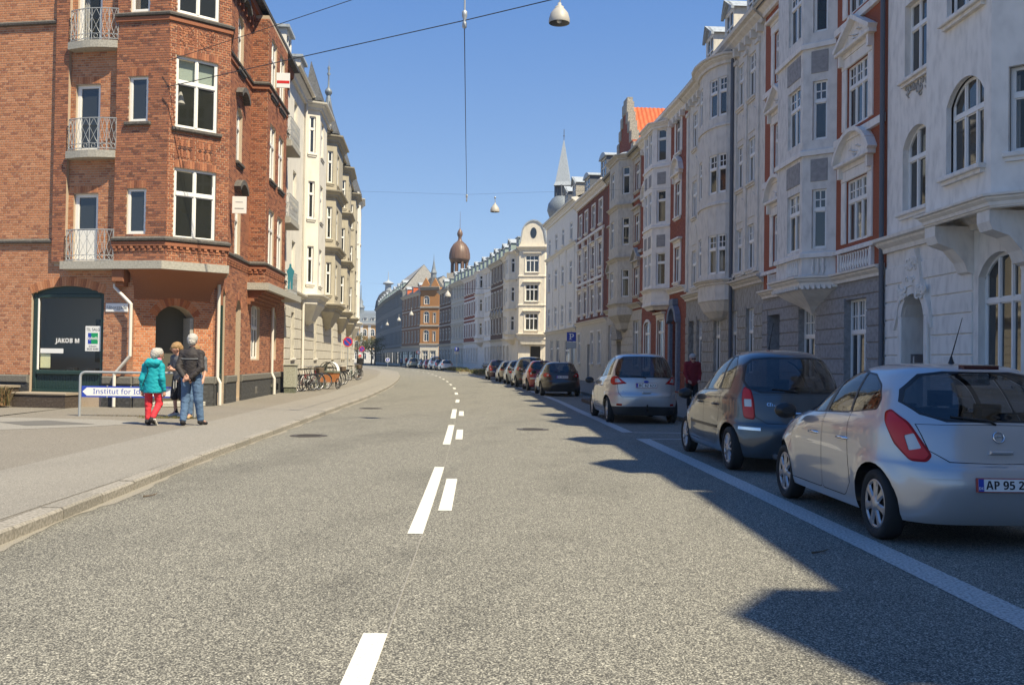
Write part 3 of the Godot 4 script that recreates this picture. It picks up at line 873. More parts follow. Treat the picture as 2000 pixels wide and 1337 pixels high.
	for y in [7.25, 10.35]:
		c.xf = face(bp[2], bp[3]); c.cbox(0.28, 0.78, y, y + 0.6, 0, 0.02, 0.004)
		c.xf = face(bp[1], bp[2]); c.cbox(0.3, 0.85, y, y + 0.6, 0, 0.02, 0.004); c.cbox(1.25, 1.8, y, y + 0.6, 0, 0.02, 0.004)
	puts(c, "oriel_panel", M.grey_paint, o)
	gable_roof(o, W, H, 11.0, 3.5, M.slate)

	# ---- red and buff with a stone oriel and the stepped gable
	o = bldg("apartment_house", "red and buff house with stone oriel, stepped gable and orange tiled cross roof", Vector2(6.27, 63.9), Vector2(7.21, 53.5))
	W = 10.44; H = 13.7
	ops = [[8.3, 1.3, 1.35, 2.6], [0.8, 1.3, 1.1, 2.6], [3.6, 0.2, 1.3, 2.6, 0.0, 0.5]]
	for y in [5.35, 8.4, 11.35]:
		ops.append([8.4, y, 1.25, 1.6]); ops.append([0.9, y, 1.0, 1.6])
	ops.append([4.1, 5.2, 3.4, 8.0, 0.0, 0.02])
	front(o, W, H, 4.5, M.stone_buff, M.red_plaster, ops)
	shell(o, W, H, 11.0, M.red_plaster, [4.7, 7.8, 10.8])
	for q in ops:
		if q[3] == 1.6:
			win(o, I, q[0], q[1], q[2], 1.6, {"cols": 2, "tr": 0.3, "fw": 0.05, "set": 0.05, "surround": 0.2, "sill": 0.12, "hood": "ped" if q[1] < 6 else "flat", "trim": M.stone_buff})
		elif q[1] > 1: win(o, I, q[0], q[1], q[2], q[3], {"cols": 2, "tr": 0.25, "fw": 0.05, "set": 0.08, "sill": 0.1, "trim": M.stone_buff})
	courses(o, I, 0, W, [0.3, 0.75, 1.2, 1.65, 2.1, 2.55, 3.0, 3.45, 3.9, 4.3], 0.0, ops.filter(func(q): return q[1] < 3), M.stone_buff, 0.035)
	c = MB.new()
	c.box(3.62, 4.88, 0.2, 2.78, -0.48, -0.42)
	put(c, "door", M.dark_door, o)
	c = MB.new()
	c.prism(PackedVector2Array([Vector2(3.2, 2.9), Vector2(5.3, 2.9), Vector2(4.25, 4.5)]), 0, 0.35)
	put(c, "door_gable", M.stucco_stain, o)
	c = MB.new()
	cornice(c, [Vector2(0, 0), Vector2(W, 0)], 4.9, 0.3); cornice(c, [Vector2(0, 0), Vector2(W, 0)], 13.7, 0.4)
	for y in [7.7, 10.8]: band(c, [Vector2(7.9, 0), Vector2(W, 0)], y, y + 0.16, 0.1)
	puts(c, "cornice", M.stone_buff, o)
	bp = [Vector2(3.9, 0), Vector2(4.5, 0.75), Vector2(7.2, 0.75), Vector2(7.9, 0)]
	bay(o, bp, 4.7, 13.7, M.stone_buff, [[1, 0.45, 1.0, [5.35, 8.4, 11.4], 1.6, {"cols": 2}], [2, 0.26, 0.5, [5.35, 8.4, 11.4], 1.6, {"cols": 1}]], {"cols": 1, "tr": 0.3, "fw": 0.05, "set": 0.07}, M.stone_buff, [[5.0, 0.16], [7.7, 0.2], [10.8, 0.2], [13.75, 0.3]], [Vector2(0.1, 3.3), Vector2(0.5, 3.5), Vector2(0.62, 3.85), Vector2(0.98, 4.25), Vector2(1.03, 4.3), Vector2(1.03, 4.6), Vector2(1.0, 4.72)])
	gable_roof(o, W, H, 11.0, 3.4, M.slate)
	var g := node("stepped_gable", o, Transform3D(Basis.IDENTITY, Vector3(5.0, 13.7, -0.05)))
	c = MB.new()
	c.prism(PackedVector2Array([Vector2(-3.0, 0), Vector2(3.0, 0), Vector2(2.5, 0.6), Vector2(0.55, 3.0), Vector2(0.55, 3.6), Vector2(-0.55, 3.6), Vector2(-0.55, 3.0), Vector2(-2.5, 0.6)]), -0.35, 0.0, true)
	put(c, "gable_wall", M.red_plaster, g)
	c = MB.new()
	for s in [-1.0, 1.0]:
		for q in [[2.4, 0.3, 0.8], [1.85, 1.15, 0.75], [1.3, 1.85, 0.75], [0.8, 2.5, 0.8]]:
			c.xf = Transform3D(Basis.IDENTITY, Vector3(s * q[0], q[1], 0))
			c.cbox(-0.3, 0.3, -0.2, q[2] * 0.6, -0.42, 0.08, 0.03)
	c.xf = Transform3D.IDENTITY
	c.cbox(-0.65, 0.65, 3.0, 3.7, -0.42, 0.08, 0.05); c.cbox(-0.5, 0.5, 3.7, 4.0, -0.36, 0.02, 0.05)
	puts(c, "gable_coping", M.stucco_stain, g)
	c = MB.new()
	c.quad(Vector3(0, 3.45, -0.4), Vector3(0, 3.45, -6.5), Vector3(-2.9, 0.0, -4.2), Vector3(-2.9, 0.0, -0.4))
	c.quad(Vector3(0, 3.45, -6.5), Vector3(0, 3.45, -0.4), Vector3(2.9, 0.0, -0.4), Vector3(2.9, 0.0, -4.2))
	put(c, "cross_roof", M.tile_red, g)
	c = MB.new()                                     # pantiles of the near slope
	for i in 22:
		for j in 11:
			var t0 := j / 11.0; var t1 := (j + 1.12) / 11.0
			var z0 := -0.45 - i * 0.26
			if z0 - 0.26 < -4.2 - (1 - t0) * 2.0: continue
			var p0 := Vector3(2.9 * t1, 3.45 * (1 - t1) + 0.02, z0); var p1 := Vector3(2.9 * t0, 3.45 * (1 - t0) + 0.05, z0)
			var nn := Vector3(3.45, 2.9, 0).normalized()
			var rows := [[], []]
			for k in 6:
				var h := sin(PI * 2 * k / 5.0) * 0.035 + 0.04
				rows[0].append(p0 + Vector3(0, 0, -0.26 * k / 5.0) + nn * h); rows[1].append(p1 + Vector3(0, 0, -0.26 * k / 5.0) + nn * h * 0.6)
			c.tint(Color(1, 1, 1).darkened(fposmod(i * 0.37 + j * 0.61, 0.25)))
			c.grid(rows, false)
	var ti := put(c, "pantile", M.tile_red, g)
	ti.set_meta("kind", "stuff")
	chimney(o, 9.2, 15.0, -4.5, 2.3, M.red_plaster)

	# ---- oxblood with white pilasters
	o = bldg("apartment_house", "oxblood brick house ribbed with white pilasters above a cream ground floor", Vector2(5.03, 75.7), Vector2(6.27, 63.9))
	W = 11.86; H = 13.8
	ops = [[4.9, 0.2, 1.0, 2.6, 0.0, 0.4]]
	for x in [1.05, 3.5, 6.35, 9.0]:
		if x != 3.5: ops.append([x, 1.4, 1.0, 2.2])
		for y in [5.1, 8.15, 11.1]: ops.append([x, y, 1.1, 1.6])
	front(o, W, H, 4.4, M.stucco_cream, M.oxblood, ops)
	shell(o, W, H, 11.0, M.oxblood, [4.4, 7.4, 10.4])
	for q in ops:
		if q[1] > 1: win(o, I, q[0], q[1], q[2], q[3], {"cols": 2, "tr": 0.3, "fw": 0.05, "set": 0.05, "surround": 0.14, "sill": 0.14, "hood": "flat" if q[1] > 5 and q[1] < 10 else "", "trim": M.stucco_white})
	c = MB.new()
	c.box(4.92, 5.88, 0.2, 2.78, -0.38, -0.34)
	put(c, "door", M.dark_door, o)
	c = MB.new()
	for x in [0.6, 2.6, 3.15, 5.0, 5.95, 7.85, 8.6, 10.5]: pilaster(c, x, 4.7, 10.7, 0.24, 0.1)
	cornice(c, [Vector2(0, 0), Vector2(W, 0)], 4.5, 0.25); cornice(c, [Vector2(0, 0), Vector2(W, 0)], 13.8, 0.55)
	band(c, [Vector2(0.3, 0), Vector2(10.8, 0)], 7.3, 7.5, 0.12); band(c, [Vector2(0.3, 0), Vector2(10.8, 0)], 10.6, 10.8, 0.14)
	for x in [0.6, 3.15, 5.95, 8.6]: relief(c, x + 0.3, 7.6, 1.2, 0.3, int(x * 10))
	puts(c, "pilaster", M.stucco_white, o)
	gable_roof(o, W, H, 11.0, 3.2, M.slate)
	dormer(o, 3.0, H, -0.2, 2.2, 1.7, 2.4, M.lead, M.zinc, 2); dormer(o, 9.2, H, -0.2, 2.0, 1.9, 2.4, M.lead, M.zinc, 2)
	chimney(o, 6.5, 15.3, -3.5, 1.8, M.red_plaster)

	# ---- white corner house with the onion spire
	o = bldg("corner_house", "white corner house carrying a zinc onion turret and pointed spire", Vector2(3.19, 91.7), Vector2(5.03, 75.7))
	W = 16.1; H = 14.5
	ops = [[11.0, 0.4, 2.2, 2.9, 0.0, 0.3], [14.0, 0.9, 1.5, 2.5], [3.0, 0.9, 1.5, 2.5], [6.5, 0.9, 1.5, 2.5]]
	for x in [1.2, 5.1, 8.7, 12.7]:
		for y in [4.7, 8.05, 11.5]: ops.append([x, y, 1.2, 1.7 if y < 11 else 1.4])
	front(o, W, H, 4.2, M.stucco_cream, M.stucco_bright, ops)
	shell(o, W, H, 12.0, M.stucco_bright, [4.3, 7.6, 11.0])
	for q in ops: win(o, I, q[0], q[1], q[2], q[3], {"cols": 2, "tr": 0.3, "fw": 0.07, "set": 0.05, "sill": 0.12, "trim": M.stucco_bright})
	c = MB.new()
	cornice(c, [Vector2(0, 0), Vector2(W, 0)], 4.25, 0.25); cornice(c, [Vector2(0, 0), Vector2(W, 0)], 11.1, 0.25); cornice(c, [Vector2(0, 0), Vector2(W, 0)], 14.5, 0.5)
	for x in [0.4, 3.9, 7.4, 11.0, 15.0]: pilaster(c, x, 4.3, 10.8, 0.4, 0.05)
	puts(c, "cornice", M.stucco_bright, o)
	gable_roof(o, W, H, 12.0, 2.6, M.slate)
	dormer(o, 9.0, H, -0.3, 1.6, 1.6, 2.2, M.lead, M.zinc, 0); dormer(o, 12.8, H, -0.3, 1.6, 1.7, 2.2, M.stucco_stain, M.zinc, 0)
	g = node("turret", o, Transform3D(Basis.IDENTITY, Vector3(2.6, 14.5, -1.1)))
	c = MB.new()
	c.lathe([Vector2(0.9, 0), Vector2(1.3, 0.45), Vector2(1.5, 1.0), Vector2(1.4, 1.6), Vector2(1.05, 2.1), Vector2(0.8, 2.3)], 20)
	put(c, "onion", M.zinc_dark, g)
	c = MB.new()
	for k in 8:
		var a := TAU * (k + 0.5) / 8
		c.tube([Vector3(cos(a) * 0.78, 2.3, sin(a) * 0.78), Vector3(cos(a) * 0.78, 3.3, sin(a) * 0.78)], 0.08, 6)
	c.lathe([Vector2(0.62, 2.3), Vector2(0.62, 3.3)], 8)
	puts(c, "lantern", M.lead, g)
	c = MB.new()
	c.lathe([Vector2(1.15, 3.25), Vector2(0.95, 3.6), Vector2(0.04, 7.6)], 4, Vector3.ZERO, 0.5, TAU + 0.5, true)
	put(c, "spire", M.zinc, g)
	c = MB.new()
	c.tube([Vector3(0, 7.5, 0), Vector3(0, 8.6, 0)], 0.03, 6); c.lathe([Vector2(0, 7.9), Vector2(0.09, 8.0), Vector2(0, 8.1)], 8)
	put(c, "finial", M.lead, g)

	# ---- cream corner house beyond the side street: sunlit end with a curved gable
	o = bldg("corner_house", "sunlit cream corner house with curved gable and first-floor oriel over a dark doorway", Vector2(0.72, 110.0), Vector2(12.6, 108.2))
	W = 12.0; H = 14.5
	ops = [[1.35, 0.2, 1.2, 3.0, 0.0, 0.8], [4.0, 1.0, 1.3, 2.2]]
	for x in [5.2, 8.4]:
		for y in [5.0, 8.3, 11.6]: ops.append([x, y, 1.2, 1.8])
	front(o, W, H, 4.0, M.stucco_peach, M.stucco_peach, ops)
	shell(o, W, H, 9.0, M.stucco_peach, [4.3, 7.6, 11.0])
	for q in ops:
		if q[3] < 2.9: win(o, I, q[0], q[1], q[2], q[3], {"cols": 3, "tr": 0.3, "fw": 0.06, "sill": 0.12, "trim": M.stucco_peach})
	c = MB.new()
	c.box(1.36, 2.54, 0.2, 3.2, -0.8, -0.75)
	put(c, "door", M.dark_door, o)
	bp = [Vector2(0.02, 0), Vector2(0.05, 0.5), Vector2(3.0, 0.5), Vector2(3.7, 0)]
	bay(o, bp, 4.3, 14.4, M.stucco_peach, [[1, 0.75, 1.5, [5.0, 8.3, 11.6], 1.9, {"cols": 3, "hood": "flat", "surround": 0.14}], [2, 0.3, 0.3, [5.2, 8.5, 11.8], 1.4, {"cols": 1}]], {"cols": 3, "tr": 0.3, "fw": 0.07, "set": 0.08, "sill": 0.12, "trim": M.stucco_peach}, M.stucco_peach, [[4.6, 0.3], [7.8, 7.95, 0.08], [11.1, 11.25, 0.08], [14.5, 0.4]], [Vector2(0.8, 3.4), Vector2(0.95, 3.9), Vector2(1.05, 4.0), Vector2(1.05, 4.32)], false, false)
	c = MB.new()
	var cg := PackedVector2Array([Vector2(-0.05, 14.5), Vector2(3.4, 14.5)])
	for q in [[3.1, 15.0], [2.95, 15.7], [2.85, 16.4], [2.55, 17.0], [2.1, 17.35], [1.65, 17.45], [1.2, 17.35], [0.75, 17.0], [0.45, 16.4], [0.35, 15.7], [0.2, 15.0]]: cg.append(Vector2(q[0], q[1]))
	c.prism(cg, 0.1, 0.45, true)
	put(c, "curved_gable", M.stucco_peach, o)
	c = MB.new()
	for k in range(2, cg.size() - 1):
		var a := cg[k]; var e := cg[k + 1]
		var t := (e - a).normalized()
		var nn := Vector2(t.y, -t.x) * 0.16
		c.prism(PackedVector2Array([a, e, e + nn, a + nn]), 0.02, 0.55, true)
	puts(c, "gable_coping", M.zinc, o)
	c = MB.new()
	c.xf = Transform3D(Basis.IDENTITY, Vector3(1.65, 16.1, 0.46))
	var ov := PackedVector2Array()
	for k in 16: ov.append(Vector2(cos(TAU * k / 16) * 0.36, sin(TAU * k / 16) * 0.62))
	c.prism(ov, 0, 0.02)
	put(c, "oval_window", M.dark_pane, o)
	gable_roof(o, W, H, 9.0, 2.4, M.zinc_dark)
	chimney(o, 3.4, 15.8, -2.2, 1.9, M.stone_buff); chimney(o, 5.4, 15.8, -2.2, 1.8, M.tile_red)

# ------------------------------------------------------------------ the sunlit side
var bricks := []                                       # [frame, x0, x1, y0, y1, palette, owner plane]
func lay(xf: Transform3D, x0: float, x1: float, y0: float, y1: float, ops: Array, pal: int, headers := true) -> void:
	var row := 0
	var y := y0
	while y + 0.051 <= y1 + 1e-4:
		var header := headers and row % 2 == 1
		var L := 0.108 if header else 0.228
		var x := x0 - (0.06 if header else (0.0 if row % 4 == 0 else 0.12))
		while x < x1:
			var a := maxf(x, x0); var e := minf(x + L, x1)
			x += L + 0.012
			if e - a < 0.03: continue
			var spans := [[a, e]]
			for o in ops:
				var oy1: float = o[1] + o[3]
				if y + 0.054 <= o[1] or y >= oy1: continue
				var ox0: float = o[0]; var ox1: float = o[0] + o[2]
				var rise: float = o[4] if o.size() > 4 else 0.0
				if rise > 0 and y > oy1 - rise:
					var k := 0.0                       # half width of the arch at this height
					for s in 12:
						var q: float = o[2] / 2 * (1 - s / 12.0)
						if arch_y(o[2], rise, q) >= y - (oy1 - rise):
							k = q
							break
					ox0 = o[0] + o[2] / 2 - k; ox1 = o[0] + o[2] / 2 + k
				var nx := []
				for s in spans:
					if ox1 <= s[0] or ox0 >= s[1]: nx.append(s)
					else:
						if ox0 - s[0] > 0.03: nx.append([s[0], ox0])
						if s[1] - ox1 > 0.03: nx.append([ox1, s[1]])
				spans = nx
			for s in spans: bricks.append([xf, s[0] + 0.002, s[1] - 0.002, y, y + 0.051, pal])
		y += 0.067
		row += 1
const PAL := [[Color(0.538, 0.232, 0.114), Color(0.580, 0.258, 0.131), Color(0.476, 0.195, 0.093), Color(0.612, 0.295, 0.158), Color(0.383, 0.153, 0.082)],
	[Color(0.368, 0.144, 0.077), Color(0.430, 0.168, 0.087), Color(0.288, 0.106, 0.060), Color(0.478, 0.201, 0.103), Color(0.220, 0.087, 0.054)],
	[Color(0.560, 0.197, 0.081), Color(0.618, 0.232, 0.101), Color(0.483, 0.157, 0.066), Color(0.406, 0.133, 0.061), Color(0.626, 0.266, 0.132)]]
func set_bricks(o: Node3D) -> void:
	var eye := Vector3(0, EYE, 0)
	var order := []
	for i in bricks.size():
		var q: Array = bricks[i]
		if absf(q[2] - q[1] - 0.224) > 0.002: continue
		var x: Transform3D = o.transform * q[0]
		var p: Vector3 = x * Vector3((q[1] + q[2]) / 2, q[3], 0)
		var e := eye - p
		if p.x / -p.z < -0.53 or p.y > 3.4: continue
		order.append([-e.normalized().dot(x.basis.z) / e.length_squared(), i])
	order.sort_custom(func(a, b): return a[0] < b[0])
	var single := {}
	for k in mini(300, order.size()): single[order[k][1]] = true
	var r := RandomNumberGenerator.new()
	r.seed = 11
	var shapes := {}
	var b := MB.new()
	b.colored = true
	for i in bricks.size():
		var q: Array = bricks[i]
		var k := r.randi() % 5
		if r.randf() < 0.35: k = r.randi() % 2
		var base: Color = PAL[q[5]][k]
		if single.has(i):
			var key := "%d %d" % [q[5], k]
			if not shapes.has(key):
				var m := MB.new()
				m.tint(base)
				m.cbox(-0.112, 0.112, 0, 0.051, -0.02, 0.006, 0.003)
				shapes[key] = m.mesh()
			var n := put(shapes[key], "brick", M.brick, o)
			n.transform = q[0] * Transform3D(Basis.IDENTITY, Vector3((q[1] + q[2]) / 2, q[3], 0))
			continue
		var s := 1.0 + (r.randf() - 0.5) * 0.16
		b.col = Color(base.r * s, base.g * s, base.b * s)
		b.xf = q[0]
		var z := 0.005 + r.randf() * 0.003
		b.box(q[1], q[2], q[3], q[4], -0.01, z, false)
	var w := put(b, "brickwork", M.brick, o)
	w.set_meta("kind", "stuff")
func slab(b: MB, pts: Array, y0: float, y1: float) -> void:     # plan polygon (x, z) as a plate
	var poly := PackedVector2Array(pts)
	var t := Geometry2D.triangulate_polygon(poly)
	for k in range(0, t.size(), 3):
		var p := poly[t[k]]; var q := poly[t[k + 1]]; var r := poly[t[k + 2]]
		if (q - p).cross(r - p) > 0:
			var s := q
			q = r; r = s
		b.tri(Vector3(p.x, y1, p.y), Vector3(q.x, y1, q.y), Vector3(r.x, y1, r.y))
		b.tri(Vector3(p.x, y0, p.y), Vector3(r.x, y0, r.y), Vector3(q.x, y0, q.y))
	for k in poly.size():
		var p := poly[k]; var q := poly[(k + 1) % poly.size()]
		b.quad(Vector3(p.x, y0, p.y), Vector3(q.x, y0, q.y), Vector3(q.x, y1, q.y), Vector3(p.x, y1, p.y))
func railing(b: MB, path: Array, y: float, h: float) -> void:    # lattice of lozenges over a row of rings
	var n := path.size() - 1
	for i in n:
		var a: Vector3 = path[i]; var c: Vector3 = path[i + 1]
		var U := Vector3.UP
		b.tube([a + U * (y + h), c + U * (y + h)], 0.014, 6); b.tube([a + U * (y + 0.03), c + U * (y + 0.03)], 0.011, 5)
		b.tube([a + U * (y + 0.17), c + U * (y + 0.17)], 0.008, 5)
		var m := maxi(1, roundi((c - a).length() / 0.16))
		for k in m:
			var p := a.lerp(c, float(k) / m); var q := a.lerp(c, float(k + 1) / m); var mid := (p + q) / 2
			var h2 := h - 0.17
			b.tube([p + U * (y + 0.17), mid + U * (y + 0.17 + h2 * 0.33), p + U * (y + 0.17 + h2 * 0.66), mid + U * (y + h)], 0.007, 4)
			b.tube([q + U * (y + 0.17), mid + U * (y + 0.17 + h2 * 0.33), q + U * (y + 0.17 + h2 * 0.66), mid + U * (y + h)], 0.007, 4)
			b.ring(mid + U * (y + 0.1), (c - a).cross(U).normalized(), 0.055, 0.007, 12, 4)
		b.tube([a + U * y, a + U * (y + h)], 0.01, 5)
func text(parent: Node, s: String, size: float, xf: Transform3D, mat: Material, called := "lettering", bold := false, depth := 0.002, serif := false) -> MeshInstance3D:
	var t := TextMesh.new()
	t.text = s; t.font_size = 64; t.pixel_size = size / 64.0; t.depth = depth; t.curve_step = 2.0
	var f := SystemFont.new()
	f.font_names = PackedStringArray(["Droid Serif" if serif else "Droid Sans"])
	if bold: f.font_weight = 700
	t.font = f
	var o := put(t, called, mat, parent)
	o.transform = xf
	return o
func build_brick_house() -> void:
	var A := Vector2(-17.2, 27.36)
	var U := Vector2(0.985, -0.17).normalized()
	var o := bldg("brick_corner_house", "red brick corner house with lattice balconies, corner oriel and dark green shop window", A, A + U * 7)
	var inv := o.transform.affine_inverse()
	var loc := func(x: float, d: float) -> Vector2:
		var p := inv * Vector3(x, 0, -d)
		return Vector2(p.x, p.z)
	var I := Transform3D.IDENTITY
	var q0 := Vector2(7.0, 0); var q1: Vector2 = loc.call(-8.6, 27.65); var s1: Vector2 = loc.call(-9.45, 39.8)
	var p1 := Vector2(8.0, 0.2); var p2: Vector2 = loc.call(-8.03, 26.94)
	var FG := face(q0, q1); var FS := face(q1, s1)
	var WG := (q1 - q0).length(); var WS := (s1 - q1).length()
	var pw3: Vector3 = FS * Vector3(1.15, 0, 0)
	var pd := Vector2(pw3.x, pw3.z)           # where the oriel's last face meets the street front
	var H := 13.4
	# wing
	var ops := [[3.9, 0.47, 2.2, 2.94, 0.22, 0.25]]
	for y in [4.1, 7.12, 10.12]: ops.append([5.12, y, 0.74, 1.85])
	var b := MB.new()
	wall(b, 0, 7.0, 0, H, 0, ops, 0.16)
	b.xf = FG
	var gops := [[0.6, 0.1, 1.08, 2.82, 0.32, 0.55]]
	wall(b, 0, WG, 0, 4.2, 0, gops, 0.2)
	b.xf = FS
	var sops := [[0.4, 0.45, 1.05, 3.15, 0.2, 0.2], [2.95, 0.2, 0.75, 3.15, 0.3, 0.6], [5.4, 1.45, 1.55, 2.0, 0.22], [9.2, 1.45, 1.15, 1.9, 0.3], [11.1, 4.1, 0.7, 1.9], [11.1, 7.1, 0.7, 1.9], [11.1, 10.1, 0.7, 1.9]]
	for k in 3: sops.append([2.55, 4.75 + 2.95 * k, 0.85, 1.75, 0.18])
	sops.append([4.9, 4.6, 4.0, 7.9, 0.0, 0.02])
	wall(b, 0, WS, 0, H, 0, sops, 0.14)
	put(b, "mortar", M.mortar, o)
	lay(I, 2.4, 4.56, 0.95, 11.6, ops, 0); lay(I, 4.56, 7.0, 0.95, 4.0, ops, 0)
	lay(I, 4.96, 6.46, 4.05, 11.6, ops, 0)
	lay(FG, 0, WG, 0.95, 4.0, gops, 2)
	lay(FS, 0, WS, 0.95, H - 0.5, sops, 1, false)
	# pier between wing and recess
	b = MB.new()
	b.box(4.56, 4.96, 4.05, H, 0, 0.115)
	var pf := Transform3D(Basis.IDENTITY, Vector3(0, 0, 0.12))
	lay(pf, 4.56, 4.96, 4.07, 11.6, [], 1)
	# oriel on the corner
	var oriel := [Vector2(6.46, 0.0), Vector2(6.46, 0.2), p1, p2, pd]
	var ow := [[], [], [[0.38, 4.8, 0.56, 1.22], [0.38, 7.85, 0.56, 1.22], [0.38, 10.85, 0.56, 1.22]], [], []]
	ow[3] = [[0.2, 4.7, 1.18, 1.92], [0.2, 7.72, 1.18, 1.95], [0.2, 10.85, 1.18, 1.9]]
	ow[4] = []
	for f in range(1, 5):
		var xf := face(oriel[f - 1], oriel[f])
		var L: float = (oriel[f] - oriel[f - 1]).length()
		b.xf = xf
		var os: Array = ow[f]
		if f == 4: os = [[0.35, 4.8, 0.42, 1.5], [0.35, 7.85, 0.42, 1.5], [0.35, 10.85, 0.42, 1.5]]
		wall(b, 0, L, 4.05, H, -0.005, os, 0.1)
		lay(xf, 0, L, 4.07, 11.9 if f < 4 else H - 0.5, os, 1)
		for q in os:
			if f == 3:
				var wn := win(o, xf, q[0], q[1], q[2], q[3], {"cols": 2, "tr": 0.36, "fw": 0.06, "set": 0.05, "glass": M.clear_pane, "curtain": 2 if q[1] > 7 and q[1] < 8 else 0, "k": str(q[1])})
				if q[1] > 7 and q[1] < 8:
					var l := MB.new()
					l.lathe([Vector2(0.13, 0.75), Vector2(0.1, 0.86), Vector2(0.06, 1.0), Vector2(0.03, 1.1)], 12, Vector3(0.28, 0, -0.35))
					put(l, "pendant_shade", M.curtain, wn)
			else: win(o, xf, q[0], q[1], q[2], q[3], {"cols": 1, "tr": 0.0, "fw": 0.06, "set": 0.05})
	put(b, "mortar", M.mortar, o)
	for y in [4.1, 7.12, 10.12]:
		win(o, I, 5.12, y, 0.74, 1.85, {"cols": 1, "tr": 0.0, "fw": 0.09, "set": 0.08, "low": 0.78 if y < 5 else 0.0})
	# street front windows
	win(o, FS, 5.4, 1.45, 1.55, 2.0, {"cols": 3, "tr": 0.45, "mc": 2, "mr": 2, "rise": 0.22}); win(o, FS, 9.2, 1.45, 1.15, 1.9, {"cols": 2, "tr": 0.4, "mc": 1, "mr": 2, "rise": 0.3})
	for k in 3:
		win(o, FS, 2.55, 4.75 + 2.95 * k, 0.85, 1.75, {"cols": 2, "tr": 0.34, "rise": 0.18, "fw": 0.06, "sill": 0.1, "trim": M.slate_trim})
		win(o, FS, 11.1, 4.1 + 3 * k, 0.7, 1.9, {"cols": 1, "tr": 0.0, "low": 0.6})
	# second oriel on the street front
	var o2 := []
	for q in [[4.75, 0.0], [4.75, 0.55], [8.6, 0.55], [8.95, 0.0]]:
		var w: Vector3 = FS * Vector3(q[0], 0, q[1])
		o2.append(Vector2(w.x, w.z))
	b = MB.new()
	for f in range(1, 4):
		var xf := face(o2[f - 1], o2[f])
		var L: float = (o2[f] - o2[f - 1]).length()
		b.xf = xf
		var os := []
		if f == 2:
			for k in 3:
				os.append([0.5, 4.7 + 2.95 * k, 1.1, 1.9]); os.append([2.2, 4.7 + 2.95 * k, 1.1, 1.9])
		wall(b, 0, L, 4.0, H - 0.3, -0.005, os, 0.12)
		lay(xf, 0, L, 4.02, H - 0.4, os, 1, f == 1)
		for q in os: win(o, xf, q[0], q[1], q[2], q[3], {"cols": 2, "tr": 0.34, "fw": 0.06, "set": 0.06, "sill": 0.08, "trim": M.slate_trim})
	put(b, "mortar", M.mortar, o)
	# strings, slabs, corbels
	b = MB.new()
	var e1 := p1 + (Vector2(0.1, 1) * 0.22); var e2 := p2 + (p2 - q1).normalized() * 0.17; var e3 := pd + (p2 - q1).normalized() * 0.2
	slab(b, [Vector2(4.98, -0.05), Vector2(4.98, 0.36), Vector2(6.5, 0.4), e1, e2, e3, pd - (p2 - q1).normalized() * 0.3, Vector2(7.2, -0.1)], 3.84, 4.06)
	var o2b := []
	for q in [[4.6, 0.0], [4.6, 0.72], [8.6, 0.72], [11.9, 0.72], [11.9, 0.0]]:
		var w: Vector3 = FS * Vector3(q[0], 0, q[1])
		o2b.append(Vector2(w.x, w.z))
	slab(b, o2b, 3.78, 4.02)
	put(b, "concrete_slab", M.concrete, o)
	b = MB.new()
	var outer := [Vector2(6.95, 0.34), e1 - Vector2(0.05, 0.08), e2 - (e2 - q1) * 0.1, e3 - (e3 - pd) * 0.4]
	var inner := [Vector2(7.0, 0.01), q0 + (q1 - q0) * 0.2, q0 + (q1 - q0) * 0.95, pd]
	var rows := []
	for t in 7:
		var k := t / 6.0
		var row := []
		for i in 4:
			var q: Vector2 = inner[i].lerp(outer[i], 1 - cos(k * PI / 2) if k < 1 else 1.0)
			row.append(Vector3(q.x, 3.05 + 0.79 * sin(k * PI / 2), q.y))
		rows.append(row)
	b.grid(rows)
	b.xf = FS
	for k in 5: b.box(4.7 + 0.02 * k, 8.7, 3.3 + 0.1 * k, 3.4 + 0.1 * k, 0, 0.1 + 0.12 * k)
	puts(b, "brick_corbel", M.brick_plain, o)
	b = MB.new()
	b.cbox(6.5, 6.86, 3.5, 3.84, 0, 0.32, 0.02); b.cbox(6.55, 6.81, 3.38, 3.5, 0, 0.22, 0.02)
	put(b, "bracket", M.brick_plain, o)
	b = MB.new()
	var lp := [Vector2(6.44, 0.205), p1, p2, pd]
	var ws := [pd, Vector2((FS * Vector3(4.73, 0, 0)).x, (FS * Vector3(4.73, 0, 0)).z), o2[1], o2[2], Vector2((FS * Vector3(8.95, 0, 0)).x, (FS * Vector3(8.95, 0, 0)).z), s1]
	for y in [4.62, 10.72]:
		for path in [lp, ws]:
			b.sweep(path, [Vector2(0, y - 0.02), Vector2(0.1, y), Vector2(0.11, y + 0.05), Vector2(0.0, y + 0.12)])
		b.sweep([Vector2(0, 0.01), Vector2(4.55, 0.01)], [Vector2(0, y - 0.04), Vector2(0.08, y - 0.02), Vector2(0.09, y + 0.03), Vector2(0.0, y + 0.1)])
	puts(b, "string_course", M.slate_trim, o)
	b = MB.new()
	b.tint(PAL[1][0])
	for path in [lp, ws]:                              # header course and a row of dentils under each string
		for y in [4.62, 10.72]:
			b.sweep(path, [Vector2(0, y - 0.15), Vector2(0.055, y - 0.14), Vector2(0.06, y - 0.03), Vector2(0, y - 0.02)])
		for i in path.size() - 1:
			b.xf = face(path[i], path[i + 1])
			var L: float = (path[i + 1] - path[i]).length()
			var n := int(L / 0.17)
			for k in n:
				b.tint(PAL[1][k % 5])
				b.box(0.04 + k * 0.17, 0.12 + k * 0.17, 4.41, 4.48, 0, 0.05)
				b.box(0.04 + k * 0.17, 0.06 + k * 0.17 + 0.1, 4.34, 4.41, 0, 0.028)
		b.xf = I
	puts(b, "dentil_course", M.brick, o)
	# window sills of slate on the oriel, brick sill courses
	b = MB.new()
	b.xf = face(p1, p2)
